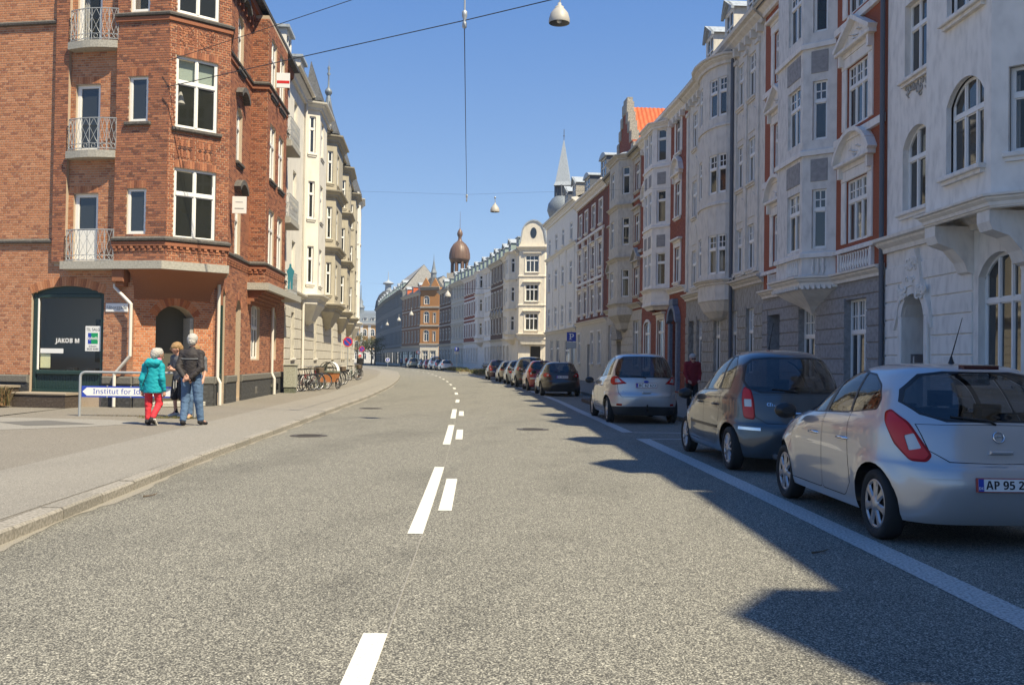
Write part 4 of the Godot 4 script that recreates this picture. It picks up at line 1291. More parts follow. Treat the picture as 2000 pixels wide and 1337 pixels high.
	for y in [7.72]: b.cbox(0.1, 1.5, y - 0.1, y - 0.01, 0, 0.1, 0.015)
	b.xf = face(Vector2(6.46, 0.2), p1)
	for y in [7.85]: b.cbox(0.28, 1.05, y - 0.1, y - 0.01, 0, 0.09, 0.015)
	puts(b, "slate_sill", M.slate_trim, o)
	# patterned brick panels between the oriel windows: raised ribs
	b = MB.new()
	b.xf = face(p1, p2)
	for q in [[6.86, 0], [9.95, 1]]:
		for c in 2:
			var x0: float = 0.24 + c * 0.58; var y0: float = q[0]
			b.tint(PAL[1][2])
			b.box(x0 - 0.03, x0, y0, y0 + 0.6, 0, 0.012); b.box(x0 + 0.46, x0 + 0.49, y0, y0 + 0.6, 0, 0.012)
			if q[1] == 0:
				for k in 5:
					b.tint(PAL[1][k])
					b.box(x0 + 0.03 + k * 0.09, x0 + 0.09 + k * 0.09, y0 + 0.06, y0 + 0.24, 0, 0.018); b.box(x0 + 0.03 + k * 0.09, x0 + 0.09 + k * 0.09, y0 + 0.36, y0 + 0.54, 0, 0.018)
				for k in 3:
					b.tint(Color(0.1, 0.05, 0.04))
					b.xf = face(p1, p2) * Transform3D(Basis(Vector3(0, 0, 1), PI / 4), Vector3(x0 + 0.08 + k * 0.15, y0 + 0.3, 0))
					b.box(-0.035, 0.035, -0.035, 0.035, 0, 0.02)
					b.xf = face(p1, p2)
			else:
				for k in 6:
					for sgn in [-1.0, 1.0]:
						b.tint(PAL[1][(k + int(sgn)) % 5])
						b.xf = face(p1, p2) * Transform3D(Basis(Vector3(0, 0, 1), sgn * PI / 4), Vector3(x0 + 0.12 + (k % 2) * 0.22, y0 + 0.1 + k * 0.08, 0))
						b.box(-0.1, 0.1, -0.022, 0.022, 0, 0.016)
					b.xf = face(p1, p2)
	puts(b, "brick_panel", M.brick, o)
	# soldier courses over openings
	b = MB.new()
	for q in [[face(p1, p2), 0.2, 1.18, 6.63], [face(p1, p2), 0.2, 1.18, 9.68], [face(Vector2(6.46, 0.2), p1), 0.38, 0.56, 6.04], [face(Vector2(6.46, 0.2), p1), 0.38, 0.56, 9.09], [I, 5.12, 0.74, 5.97], [I, 5.12, 0.74, 8.99]]:
		b.xf = q[0]
		var n := int(q[2] / 0.066)
		for k in n:
			b.tint(PAL[1 if q[0] != I else 0][(k * 3) % 5])
			b.box(q[1] + k * q[2] / n + 0.005, q[1] + (k + 1) * q[2] / n - 0.005, q[3], q[3] + 0.2, 0, 0.011)
	# arch rings over shop and door
	for q in [[I, 3.9, 2.2, 3.41, 0.22, 0], [FG, 0.6, 1.08, 2.92, 0.32, 2], [FS, 0.4, 1.05, 3.6, 0.2, 1], [FS, 2.95, 0.75, 3.35, 0.3, 1], [FS, 5.4, 1.55, 3.45, 0.22, 1], [FS, 9.2, 1.15, 3.35, 0.3, 1]]:
		var w: float = q[2]; var rise: float = q[4]
		var n := int(w / 0.07)
		for k in n:
			var t0 := (k + 0.06) / n - 0.5; var t1 := (k + 0.94) / n - 0.5
			b.xf = q[0]
			b.tint(PAL[q[5]][(k * 7) % 5])
			var cx: float = q[1] + w / 2
			var R := (w * w / 4 + rise * rise) / (2 * rise); var cy: float = q[3] - R
			var a0 := asin(t0 * w / R); var a1 := asin(t1 * w / R)
			b.prism(PackedVector2Array([Vector2(cx + sin(a0) * R, cy + cos(a0) * R), Vector2(cx + sin(a1) * R, cy + cos(a1) * R), Vector2(cx + sin(a1) * (R + 0.23), cy + cos(a1) * (R + 0.23)), Vector2(cx + sin(a0) * (R + 0.23), cy + cos(a0) * (R + 0.23))]), 0, 0.013)
	puts(b, "brick_arch", M.brick, o)
	# curved hoods over the street windows
	b = MB.new()
	b.xf = FS
	for k in 3:
		var y: float = 4.75 + 2.95 * k + 1.75
		var pts := PackedVector2Array()
		for t in 9: pts.append(Vector2(2.98 - 0.68 + 1.36 * t / 8.0, y + 0.35 + arch_y(1.36, 0.3, 1.36 * (t / 8.0 - 0.5))))
		for t in range(8, -1, -1): pts.append(Vector2(2.98 - 0.6 + 1.2 * t / 8.0, y + 0.24 + arch_y(1.2, 0.26, 1.2 * (t / 8.0 - 0.5))))
		b.prism(pts, 0, 0.22)
	puts(b, "window_hood", M.slate_trim, o)
	# plinths
	b = MB.new()
	for q in [[I, 2.4, 3.88], [I, 6.12, 7.0], [FG, 0, 0.58], [FG, 1.7, WG], [FS, 0, 0.38], [FS, 1.47, 2.93], [FS, 3.72, WS]]:
		b.xf = q[0]
		b.box(q[1], q[2], 0, 0.72, 0, 0.07)
	puts(b, "plinth", M.plinth, o)
	b = MB.new()
	for q in [[I, 2.4, 3.88], [I, 6.12, 7.02], [FG, -0.02, 0.58], [FG, 1.7, WG + 0.03], [FS, 0, 0.38], [FS, 1.47, 2.93], [FS, 3.72, WS]]:
		b.xf = q[0]
		b.cbox(q[1], q[2], 0.721, 0.94, 0, 0.1, 0.03)
	puts(b, "plinth_cap", M.plinth_cap, o)
	b = MB.new()
	b.xf = FS
	for x in [5.9, 9.0, 10.2]: b.box(x, x + 0.45, 0.25, 0.5, 0.05, 0.075)
	puts(b, "cellar_window", M.dark_pane, o)
	# shop window
	var sh := node("shop_window", o)
	b = MB.new()
	var zf := -0.06
	b.cbox(3.92, 4.04, 0.47, 3.2, zf - 0.1, zf, 0.015); b.cbox(5.97, 6.08, 0.47, 3.2, zf - 0.1, zf, 0.015)
	b.cbox(4.04, 5.97, 0.96, 1.08, zf - 0.1, zf + 0.04, 0.02); b.cbox(3.92, 6.08, 0.42, 0.55, zf - 0.1, zf + 0.02, 0.015); b.cbox(4.04, 5.97, 3.08, 3.2, zf - 0.1, zf, 0.015)
	var hp := PackedVector2Array([Vector2(3.9, 3.19), Vector2(6.1, 3.19)])
	for k in 9: hp.append(Vector2(6.1 - 2.2 * k / 8.0, 3.19 + arch_y(2.2, 0.22, 1.1 - 2.2 * k / 8.0)))
	b.prism(hp, zf - 0.1, zf - 0.02)
	put(b, "frame", M.green_paint, sh)
	for k in 24:
		b = MB.new()
		b.cbox(4.04 + k * 1.93 / 24, 4.04 + (k + 1) * 1.93 / 24 - 0.004, 0.55, 0.96, zf - 0.09, zf - 0.03, 0.006)
		put(b, "board", M.green_paint, sh)
	b = MB.new()
	b.cbox(4.045, 4.085, 1.09, 3.07, zf - 0.05, zf - 0.01, 0.006)
	put(b, "inner_frame", M.white_paint, sh)
	b = MB.new()
	b.quad(Vector3(4.04, 1.08, zf - 0.06), Vector3(5.97, 1.08, zf - 0.06), Vector3(5.97, 3.08, zf - 0.06), Vector3(4.04, 3.08, zf - 0.06))
	put(b, "pane", M.shop_pane, sh)
	text(sh, "JAKOB M", 0.175, Transform3D(Basis.IDENTITY, Vector3(4.95, 1.9, zf - 0.05)), M.sign_white, "lettering", true, 0.004)
	b = MB.new()
	b.box(4.12, 4.82, 1.55, 1.68, zf - 0.058, zf - 0.054)
	put(b, "paper_strip", M.sign_white, sh)
	b = MB.new()
	b.box(4.1, 4.4, 1.14, 1.53, zf - 0.1, zf - 0.09)
	put(b, "notice", M.paper_yellow, sh)
	# room behind the shop window
	b = MB.new()
	b.box(2.2, 6.7, 0.3, 0.9, -0.5, -0.2); b.box(3.9, 6.2, 0.92, 0.98, -0.45, -0.16)
	b.quad(Vector3(2.2, 0.3, -3.0), Vector3(6.7, 0.3, -3.0), Vector3(6.7, 3.6, -3.0), Vector3(2.2, 3.6, -3.0))
	b.quad(Vector3(2.2, 0.3, -0.2), Vector3(2.2, 0.3, -3.0), Vector3(2.2, 3.6, -3.0), Vector3(2.2, 3.6, -0.2)); b.quad(Vector3(6.7, 0.3, -3.0), Vector3(6.7, 0.3, -0.2), Vector3(6.7, 3.6, -0.2), Vector3(6.7, 3.6, -3.0))
	b.box(2.2, 6.7, 3.6, 3.7, -3.0, -0.2)
	for k in 5: b.box(4.2 + k * 0.3, 4.28 + k * 0.3, 0.3, 3.6, -2.98, -2.9)
	put(b, "shop_room", M.room_light, o)
	b = MB.new()
	b.box(5.0, 5.75, 0.3, 2.55, -2.95, -2.85); b.box(4.0, 4.3, 1.3, 2.6, -2.95, -2.85)
	put(b, "shop_room_door", M.dark_door, o)
	b = MB.new()
	b.cbox(4.85, 5.12, 0.985, 1.15, -0.4, -0.2, 0.02); b.cbox(5.45, 5.75, 0.985, 1.15, -0.4, -0.2, 0.02)
	put(b, "display_box", M.black, o)
	# second shop window on the street side and doorways
	sh = node("side_shop_window", o, FS)
	b = MB.new()
	b.cbox(0.41, 0.5, 0.45, 3.4, -0.15, -0.05, 0.01); b.cbox(1.35, 1.44, 0.45, 3.4, -0.15, -0.05, 0.01); b.cbox(0.5, 1.35, 0.45, 1.0, -0.15, -0.05, 0.02); b.cbox(0.5, 1.35, 3.2, 3.4, -0.15, -0.05, 0.01)
	put(b, "frame", M.green_paint, sh)
	b = MB.new()
	b.quad(Vector3(0.5, 1.0, -0.1), Vector3(1.35, 1.0, -0.1), Vector3(1.35, 3.2, -0.1), Vector3(0.5, 3.2, -0.1))
	put(b, "pane", M.dark_pane, sh)
	b = MB.new()
	b.box(0.85, 1.12, 1.35, 1.95, -0.095, -0.088)
	put(b, "poster", M.sign_white, sh)
	var dr := node("entrance", o, FG)
	b = MB.new()
	b.box(0.6, 1.68, 0.25, 2.95, -0.55, -0.5)
	put(b, "door", M.olive_door, dr)
	b = MB.new()
	b.cbox(1.58, 1.675, 0.25, 2.6, -0.5, -0.02, 0.01); b.cbox(0.605, 0.66, 0.25, 2.6, -0.5, -0.3, 0.01)
	put(b, "jamb", M.concrete, dr)
	b = MB.new()
	b.cbox(0.35, 1.95, 0.1, 0.24, -0.5, 0.3, 0.02)
	put(b, "step", M.concrete, dr)
	b = MB.new()
	b.box(2.96, 3.69, 0.2, 3.3, -0.62, -0.56)
	put(b, "side_door", M.dark_door, node("side_entrance", o, FS))
	# balconies
	var nb := 0
	for y in [4.06, 7.1, 10.1]:
		var bal := node("balcony", o)
		var arc := []
		for k in 7: arc.append(Vector3(5.06 + 1.42 * k / 6.0, 0, 0.2 + 0.14 * sin(PI * k / 6.0)))
		if y > 5:
			b = MB.new()
			var pl := [Vector2(5.0, -0.02)]
			for p in arc: pl.append(Vector2(p.x + (-0.06 if p == arc[0] else 0.0), p.z + 0.05))
			pl.append(Vector2(6.45, -0.02))
			slab(b, pl, y - 0.22, y - 0.02)
			put(b, "balcony_slab", M.concrete, bal)
		b = MB.new()
		railing(b, [Vector3(5.06, 0, 0.02)] + arc + ([Vector3(6.48, 0, 0.22)] if y > 5 else [Vector3(6.48, 0, 0.25)]), y, 0.86)
		put(b, "railing", M.galvanised, bal)
	for y in [4.02, 7.0, 10.0]:
		var bal := node("balcony", o, FS)
		b = MB.new()
		if y > 5: b.cbox(9.6, 11.9, y - 0.25, y, 0, 0.6, 0.03)
		if b.v.size(): put(b, "balcony_slab", M.concrete, bal)
		b = MB.new()
		railing(b, [Vector3(9.65, 0, 0.02), Vector3(9.65, 0, 0.55), Vector3(11.85, 0, 0.55), Vector3(11.85, 0, 0.02)], y, 0.9)
		put(b, "railing", M.galvanised, bal)
	# downpipes
	downpipe(o, [Vector3(6.5, 3.45, 0.14), Vector3(6.5, 3.36, 0.14), Vector3(7.03, 2.9, 0.2), Vector3(7.03, 1.5, 0.2), Vector3(6.56, 1.0, 0.17), Vector3(6.56, 0.12, 0.17)], 0.045, M.pipe_white)
	downpipe(o, [FS * Vector3(0.2, 3.6, 0.1), FS * Vector3(0.2, 0.9, 0.1), FS * Vector3(0.2, 0.75, 0.18), FS * Vector3(0.2, 0.12, 0.18)], 0.05, M.pipe_white)
	downpipe(o, [FS * Vector3(9.0, 3.4, 0.1), FS * Vector3(9.0, 0.9, 0.1), FS * Vector3(9.0, 0.7, 0.2), FS * Vector3(9.0, 0.12, 0.2)], 0.055, M.pipe_white)
	# eaves: corbelled bricks, gutter, roof
	b = MB.new()
	var ev := [Vector2(0, 0), Vector2(6.3, 0), p1 + Vector2(-0.3, 0.05), p2, pd, s1]
	var wsb := [pd, s1]
	b.tint(PAL[1][2])
	b.sweep(wsb, [Vector2(0, H - 0.5), Vector2(0.1, H - 0.45), Vector2(0.12, H - 0.3), Vector2(0.22, H - 0.28), Vector2(0.24, H - 0.1), Vector2(0, H - 0.08)])
	var n := int(WS / 0.5)
	b.xf = FS
	for k in n: b.box(0.3 + k * 0.5, 0.42 + k * 0.5, H - 0.85, H - 0.5, 0, 0.1)
	puts(b, "eaves_corbel", M.brick, o)
	b = MB.new()
	b.sweep(ev, [Vector2(0.2, H - 0.08), Vector2(0.45, H - 0.06), Vector2(0.46, H + 0.06), Vector2(-1.6, H + 2.9)])
	slab(b, [Vector2(0, -2.0), Vector2(6.3, -1.6), Vector2(7.0, -2.2), s1 + Vector2(-1.8, 0), s1 + Vector2(-9, -1), Vector2(0, -9)], H + 2.6, H + 2.8)
	put(b, "roof", M.slate, o)
	b = MB.new()                                       # closing walls
	b.quad(Vector3(0, 0, -9), Vector3(0, 0, 0), Vector3(0, H, 0), Vector3(0, H, -9))
	var sb := s1 + Vector2(-9.5, -1.4)
	b.quad(Vector3(s1.x, 0, s1.y), Vector3(sb.x, 0, sb.y), Vector3(sb.x, H, sb.y), Vector3(s1.x, H, s1.y))
	b.quad(Vector3(sb.x, 0, sb.y), Vector3(0, 0, -9), Vector3(0, H, -9), Vector3(sb.x, H, sb.y))
	put(b, "rear_wall", M.brick_plain, o)
	b = MB.new()                                       # rooms behind the upper windows
	for y in [3.75, 6.75, 9.75, 13.2]:
		slab(b, [Vector2(0.1, -0.3), Vector2(7.0, -0.3), q1 + Vector2(-0.35, -0.1), s1 + Vector2(-0.35, 0), s1 + Vector2(-5, -0.5), Vector2(2.5, -5.5), Vector2(0.1, -5.5)], y, y + 0.2)
	b.quad(Vector3(0.1, 3.8, -3.6), Vector3(6.0, 3.8, -3.6), Vector3(6.0, 13.2, -3.6), Vector3(0.1, 13.2, -3.6))
	var ia := q1 + Vector2(-3.2, -1.5); var ib := s1 + Vector2(-3.2, 0)
	b.quad(Vector3(ia.x, 0.1, ia.y), Vector3(ib.x, 0.1, ib.y), Vector3(ib.x, 13.2, ib.y), Vector3(ia.x, 13.2, ia.y))
	put(b, "interior", M.room, o)
	set_bricks(o)
	# things fixed to the house
	var sg := thing("street_sign", "white enamel street name sign beside the bent white downpipe", "street sign")
	sg.transform = o.transform * Transform3D(Basis.IDENTITY, Vector3(6.5, 2.7, 0.03))
	b = MB.new()
	b.cbox(-0.33, 0.33, 0, 0.23, -0.025, 0.0, 0.006)
	put(b, "plate", M.sign_white, sg)
	text(sg, "Fåborggade", 0.115, Transform3D(Basis.IDENTITY, Vector3(0, 0.115, 0.001)), M.sign_black, "lettering")
	sg = thing("sale_sign", "for-sale poster with blue and green squares in the green shop window", "poster")
	sg.transform = o.transform * Transform3D(Basis.IDENTITY, Vector3(5.72, 1.62, zf - 0.05))
	b = MB.new()
	b.box(-0.23, 0.23, 0, 0.69, 0, 0.004)
	put(b, "sheet", M.sign_white, sg)
	b = MB.new()
	b.box(-0.15, -0.05, 0.2, 0.5, 0.004, 0.006)
	put(b, "blue_block", M.sign_blue, sg)
	b = MB.new()
	b.box(-0.05, 0.15, 0.2, 0.5, 0.004, 0.006)
	put(b, "green_block", M.sign_green, sg)
	text(sg, "TIL SALG", 0.105, Transform3D(Basis.IDENTITY, Vector3(0, 0.595, 0.006)), M.sign_black)
	text(sg, "Nybolig", 0.1, Transform3D(Basis.IDENTITY, Vector3(0, 0.355, 0.008)), M.sign_white, "lettering", true)
	text(sg, "Erhverv", 0.07, Transform3D(Basis.IDENTITY, Vector3(0, 0.135, 0.006)), M.sign_black); text(sg, "8620 6585", 0.075, Transform3D(Basis.IDENTITY, Vector3(0, 0.06, 0.006)), M.sign_black)
	# sale boards standing out from the street front
	for q in [[1.7, 5.9, 0.55, 0.5], [6.0, 11.0, 0.55, 0.55]]:
		var sb2 := thing("sale_board", "white sale board jutting from the brick house's %s" % ("corner oriel" if q[1] < 7 else "upper street oriel, striped red"), "sign")
		sb2.transform = o.transform * FS * Transform3D(Basis(Vector3.UP, -PI / 2), Vector3(q[0], q[1], 0.1 if q[1] < 7 else 0.6))
		b = MB.new()
		b.cbox(0, q[3] * 0.85, 0, q[2] * 0.95, -0.02, 0.02, 0.005)
		put(b, "board", M.sign_white, sb2)
		b = MB.new()
		if q[1] > 7: b.box(0.02, q[3] * 0.83, 0.15, 0.25, 0.021, 0.024)
		else:
			b.box(0.08, q[3] * 0.7, 0.14, 0.17, 0.021, 0.024); b.box(0.1, q[3] * 0.65, 0.34, 0.36, 0.021, 0.024)
		put(b, "print", M.sign_red if q[1] > 7 else M.galvanised, sb2)
	sg = thing("banner", "small painted figure panel hung on the corner balcony rail", "banner")
	sg.transform = o.transform * FS * Transform3D(Basis(Vector3.UP, -PI / 2), Vector3(9.4, 4.05, 0.58))
	b = MB.new()
	b.prism(PackedVector2Array([Vector2(0.0, 0.1), Vector2(0.06, 0.1), Vector2(0.09, 0.5), Vector2(0.12, 0.1), Vector2(0.18, 0.1), Vector2(0.19, 0.55), Vector2(0.24, 0.8), Vector2(0.13, 0.95), Vector2(0.12, 1.08), Vector2(0.05, 1.08), Vector2(0.04, 0.95), Vector2(-0.05, 0.8), Vector2(0.0, 0.55)]), 0, 0.02, true)
	put(b, "panel", M.teal, sg)
# ---- the stucco houses further along
func left_house(label: String, A: Vector2, B: Vector2, H: float, mat: Material, gmat: Material, trim: Material, bays: Array, cols: Array, roofm: Material, dorm: Array) -> Node3D:
	var o := bldg("terrace_house", label, A, B)
	var I := Transform3D.IDENTITY
	var W := (B - A).length()
	var ops := []
	for x in cols:
		ops.append([x, 1.5, 1.0, 2.0])
		for y in [5.0, 8.05, 11.1]: ops.append([x, y, 1.0, 1.6])
	var all := ops.duplicate()
	for q in bays: all.append([q[0] + 0.3, 5.0, q[1] - q[0] - 0.6, 7.9, 0.0, 0.02])
	front(o, W, H, 4.1, gmat, mat, all, 0.22)
	shell(o, W, H, 10.0, mat, [4.3, 7.4, 10.4])
	for q in ops: win(o, I, q[0], q[1], q[2], q[3], {"cols": 2, "tr": 0.32, "fw": 0.06, "set": 0.16, "sill": 0.12, "trim": trim})
	courses(o, I, 0, W, [1.0, 1.45, 1.9, 2.35, 2.8, 3.25, 3.7], 0.0, ops.filter(func(q): return q[1] < 3), gmat, 0.035)
	var c := MB.new()
	c.cbox(0, W, 0, 1.0, 0, 0.09, 0.03)
	puts(c, "plinth", gmat, o)
	c = MB.new()
	cornice(c, [Vector2(0, 0), Vector2(W, 0)], 4.4, 0.3); cornice(c, [Vector2(0, 0), Vector2(W, 0)], H, 0.5)
	puts(c, "cornice", trim, o)
	for q in bays:
		var bp := [Vector2(q[0], 0), Vector2(q[0] + 0.3, q[2]), Vector2(q[1] - 0.3, q[2]), Vector2(q[1], 0)]
		var fl: float = Vector2(0.3, q[2]).length()
		bay(o, bp, 4.4, H - 0.3, mat, [[0, fl * 0.3, fl * 0.42, [5.0, 8.05, 11.1], 1.75, {"cols": 1}], [1, 0.5, 1.0, [5.0, 8.05, 11.1], 1.7]], {"cols": 2, "tr": 0.34, "fw": 0.06, "set": 0.07, "sill": 0.07, "trim": trim}, trim, q[3], [Vector2(0.15, 3.1), Vector2(0.5, 3.3), Vector2(0.8, 3.75), Vector2(1.02, 4.0), Vector2(1.04, 4.05), Vector2(1.04, 4.4)])
	for q in bays:                                       # dark pointed roofs over the oriels
		c = MB.new()
		loft(c, [Vector2(q[0], 0), Vector2(q[0] + 0.3, q[2]), Vector2(q[1] - 0.3, q[2]), Vector2(q[1], 0)], [Vector2(1.14, H - 0.22), Vector2(1.12, H - 0.1), Vector2(0.5, H + 1.1), Vector2(0.03, H + 2.1)])
		put(c, "oriel_spire", roofm, o)
	gable_roof(o, W, H, 10.0, 3.4, roofm)
	for x in dorm: dormer(o, x, H, -0.2, 1.4, 1.6, 2.0, M.stucco_bright, M.zinc, 1)
	return o
func build_left() -> void:
	var P := [Vector2(-9.45, 39.8), Vector2(-10.3, 51.1), Vector2(-11.1, 60.6), Vector2(-13.2, 78.8), Vector2(-15.1, 92.0)]
	var o := left_house("bright cream stucco house with slit-windowed oriel next to the brick house", P[0], P[1], 13.8, M.stucco_ivory, M.stone_ivory, M.stucco_ivory, [[5.0, 8.4, 0.66, [[4.5, 0.3], [13.5, 0.35]]]], [1.7, 9.4], M.slate, [1.2, 5.2, 9.2])
	downpipe(o, [Vector3(4.75, 13.4, 0.1), Vector3(4.75, 0.9, 0.12), Vector3(4.75, 0.12, 0.2)], 0.06, M.pipe_white)
	o = left_house("beige stucco house with moulded oriel ledges behind the cream house", P[1], P[2], 14.0, M.stucco_beige, M.stone_ivory, M.stucco_beige, [[1.2, 5.4, 0.66, [[4.5, 0.35], [7.6, 0.3], [10.7, 0.35], [13.7, 0.35]]]], [6.6], M.slate, [3.0, 7.0])
	o = left_house("grey-beige stucco house with tall oriel and slim lead spire", P[2], P[3], 14.0, M.stucco_beige, M.stone_ivory, M.stucco_beige, [[0.3, 4.2, 0.6, [[4.5, 0.3], [7.7, 0.3], [10.8, 0.3], [13.7, 0.35]]], [10.0, 13.5, 0.6, [[4.5, 0.3], [13.7, 0.35]]]], [5.2, 7.6, 15.0], M.slate, [7.0, 15.0])
	var g := node("spire", o, Transform3D(Basis.IDENTITY, Vector3(2.2, 13.9, -0.9)))
	var c := MB.new()
	c.lathe([Vector2(1.5, 0), Vector2(1.1, 0.5), Vector2(0.55, 2.4), Vector2(0.12, 4.8)], 8, Vector3.ZERO, 0, TAU, true)
	put(c, "spire_roof", M.zinc_dark, g)
	c = MB.new()
	c.lathe([Vector2(0.08, 4.7), Vector2(0.24, 4.95), Vector2(0.24, 5.1), Vector2(0.06, 5.35), Vector2(0.05, 6.1), Vector2(0.13, 6.2), Vector2(0.04, 6.35), Vector2(0.1, 6.6), Vector2(0.015, 6.75), Vector2(0.0, 7.4)], 10)
	put(c, "finial", M.zinc_dark, g)
	o = left_house("brilliant white stucco house closing the sunny side of the bend", P[3], P[4], 15.2, M.stucco_bright, M.stone_ivory, M.stucco_bright, [[0.6, 4.4, 0.6, [[4.5, 0.3], [14.8, 0.35]]]], [5.6, 9.0], M.slate, [3.0, 10.0])
	for q in [[Vector2(-14.64, 92.7), Vector2(-20.5, 125.0)]]:
		left_house("pale stucco house half hidden round the bend", q[0] + Vector2(-3.5, 4.0), q[1] + Vector2(-3.5, 0), 13.5, M.stucco_bright, M.stone_ivory, M.stucco_bright, [], [2.0, 6.0, 10.0, 14.0], M.slate, [4.0])

# ------------------------------------------------------------------ ground
func strip(b: MB, d0: float, d1: float, o0: float, o1: float, y: float, step := 1.0, nx := 1) -> void:
	var rows := []
	var n := maxi(1, ceili((d1 - d0) / step))
	for i in n:
		var a := lerpf(d0, d1, float(i) / n); var e := lerpf(d0, d1, float(i + 1) / n)
		for j in nx:
			var u := lerpf(o0, o1, float(j) / nx); var w := lerpf(o0, o1, float(j + 1) / nx)
			b.quad(st(a, u, y), st(a, w, y), st(e, w, y), st(e, u, y))
func patched(b: MB, d0: float, d1: float, o0: float, o1: float, y: float, step: float, nx: int, f: FastNoiseLite, amt: float, edge0 := 0.0) -> void:
	# shared vertices with slowly wandering tone (wear and dust)
	var at := b.v.size()
	var n := maxi(1, ceili((d1 - d0) / step))
	b.colored = true
	for i in n + 1:
		var d := lerpf(d0, d1, float(i) / n)
		for j in nx + 1:
			var off := lerpf(o0 + edge0 * clampf((14.0 - d) / 10.0, 0, 1), o1, float(j) / nx)
			var p := st(d, off, y)
			b.v.append(p); b.n.append(Vector3.UP)
			var k := 1.0 + amt * f.get_noise_2d(p.x * 3.0 + p.z * 0.5, p.z * 0.8) + amt * 0.7 * f.get_noise_2d(p.x * 9.0 + 50, p.z * 9.0)
			b.c.append(Color(k, k, k))
	for i in n:
		for j in nx:
			var a := at + i * (nx + 1) + j
			b.ix.append(a); b.ix.append(a + nx + 1); b.ix.append(a + nx + 2); b.ix.append(a); b.ix.append(a + nx + 2); b.ix.append(a + 1)
func build_street() -> void:
	var f := FastNoiseLite.new()
	f.seed = 5; f.frequency = 0.16; f.fractal_octaves = 3
	var b := MB.new()
	b.quad(Vector3(-700, -0.06, 300), Vector3(700, -0.06, 300), Vector3(700, -0.06, -1100), Vector3(-700, -0.06, -1100))
	struct(b, "ground", M.pavement)
	b = MB.new()
	patched(b, -14, 60, -3.42, 5.92, 0.0, 0.35, 32, f, 0.3, 0.3)
	patched(b, 60, 330, -3.42, 5.92, 0.0, 2.5, 8, f, 0.2)
	struct(b, "road", M.asphalt)
	# sand washed against the kerb
	b = MB.new()
	var r := RandomNumberGenerator.new()
	r.seed = 21
	var last := 0.07
	var d := -5.0
	while d < 60.0:
		var e := d + 0.22
		var w := clampf(last + r.randf_range(-0.07, 0.07), 0.02, 0.13)
		var o0 := -3.42 + 0.3 * clampf((14.0 - d) / 10.0, 0, 1); var o1 := -3.42 + 0.3 * clampf((14.0 - e) / 10.0, 0, 1)
		b.quad(st(d, o0, 0.005), st(d, o0 + last, 0.004), st(e, o1 + w, 0.004), st(e, o1, 0.005))
		last = w; d = e
	var sand := struct(b, "gutter_sand", M.sand)
	# pavement on the sunny side, cycle path, side street
	b = MB.new()
	patched(b, -14, 60, -10.2, -3.5, 0.1, 0.8, 8, f, 0.12, 0.0)
	patched(b, 60, 330, -12.0, -3.5, 0.1, 2.5, 6, f, 0.12)
	b.quad(Vector3(-60, 0.1, 14), st(-14, -10.2, 0.1), st(28, -10.2, 0.1), Vector3(-60, 0.1, -30))
	struct(b, "pavement", M.pavement)
	b = MB.new()
	patched(b, -14, 60, -5.25, -3.54, 0.104, 0.5, 6, f, 0.1, 0.0)
	patched(b, 60, 330, -5.25, -3.54, 0.104, 2.5, 2, f, 0.1)
	struct(b, "cycle_path", M.cycle)
	b = MB.new()
	var sp := [Vector3(-7.6, 0.104, -20.3), Vector3(-8.7, 0.104, -21.1), Vector3(-30, 0.104, -24.0), Vector3(-30, 0.104, -16.4), Vector3(-9.5, 0.104, -17.9), Vector3(-8.4, 0.104, -18.9)]
	for k in range(1, 5): b.tri(sp[0], sp[k], sp[k + 1])
	struct(b, "side_street", M.asphalt_pale)
	b = MB.new()
	b.quad(Vector3(-9.55, 0.108, -19.0), Vector3(-8.5, 0.108, -19.7), Vector3(-9.9, 0.108, -20.6), Vector3(-10.6, 0.108, -19.9))
	struct(b, "asphalt_patch", M.asphalt_dark)
	# kerbs: stone by stone
	var k0 := struct(MB_box(0.02), "kerb", M.kerb)
	k0.mesh = null
	d = -6.0
	var n := 0
	while d < 96.0:
		var L := 0.98
		for side in [-1.0, 1.0]:
			if side > 0 and (d < 14 or d > 70): continue
			var o0 := -3.42 if side < 0 else 5.92
			var o1 := -3.55 if side < 0 else 6.06
			var top := 0.108 if side < 0 else 0.122
			var ea := 0.3 * clampf((14.0 - d) / 10.0, 0, 1) if side < 0 else 0.0
			var ee := 0.3 * clampf((14.0 - d - L) / 10.0, 0, 1) if side < 0 else 0.0
			b = MB.new()
			var lift := r.randf_range(-0.004, 0.006)
			var g := 0.006
			var q := [st(d + g, o0 + ea, -0.03), st(d + g, o0 + ea, top - 0.02 + lift), st(d + g, o0 + ea + 0.02 * side, top + lift), st(d + g, o1 + ea * 0.5, top + lift)]
			var w := [st(d + L - g, o0 + ee, -0.03), st(d + L - g, o0 + ee, top - 0.02 + lift), st(d + L - g, o0 + ee + 0.02 * side, top + lift), st(d + L - g, o1 + ee * 0.5, top + lift)]
			b.grid([q, w] if side < 0 else [w, q], false)
			b.quad(q[0], q[1], q[2], q[3]); b.quad(w[3], w[2], w[1], w[0])
			put(b, "kerb_stone", M.kerb if n % 3 else M.kerb2, k0)
			n += 1
		d += 1.0
	b = MB.new()
	for q in [[96.0, 330.0, -3.42, -3.55], [-14.0, -6.0, -3.12, -3.5], [70.0, 330.0, 5.92, 6.06], [-14.0, 14.0, 5.92, 6.06]]:
		strip(b, q[0], q[1], minf(q[2], q[3]), maxf(q[2], q[3]), 0.112, 3.0)
		var m := ceili((q[1] - q[0]) / 3.0)
		for i in m:
			var a: float = lerpf(q[0], q[1], float(i) / m); var e: float = lerpf(q[0], q[1], float(i + 1) / m)
			b.quad(st(a, q[2], 0), st(e, q[2], 0), st(e, q[2], 0.112), st(a, q[2], 0.112))
	put(b, "kerb_run", M.kerb, k0)
	b = MB.new()
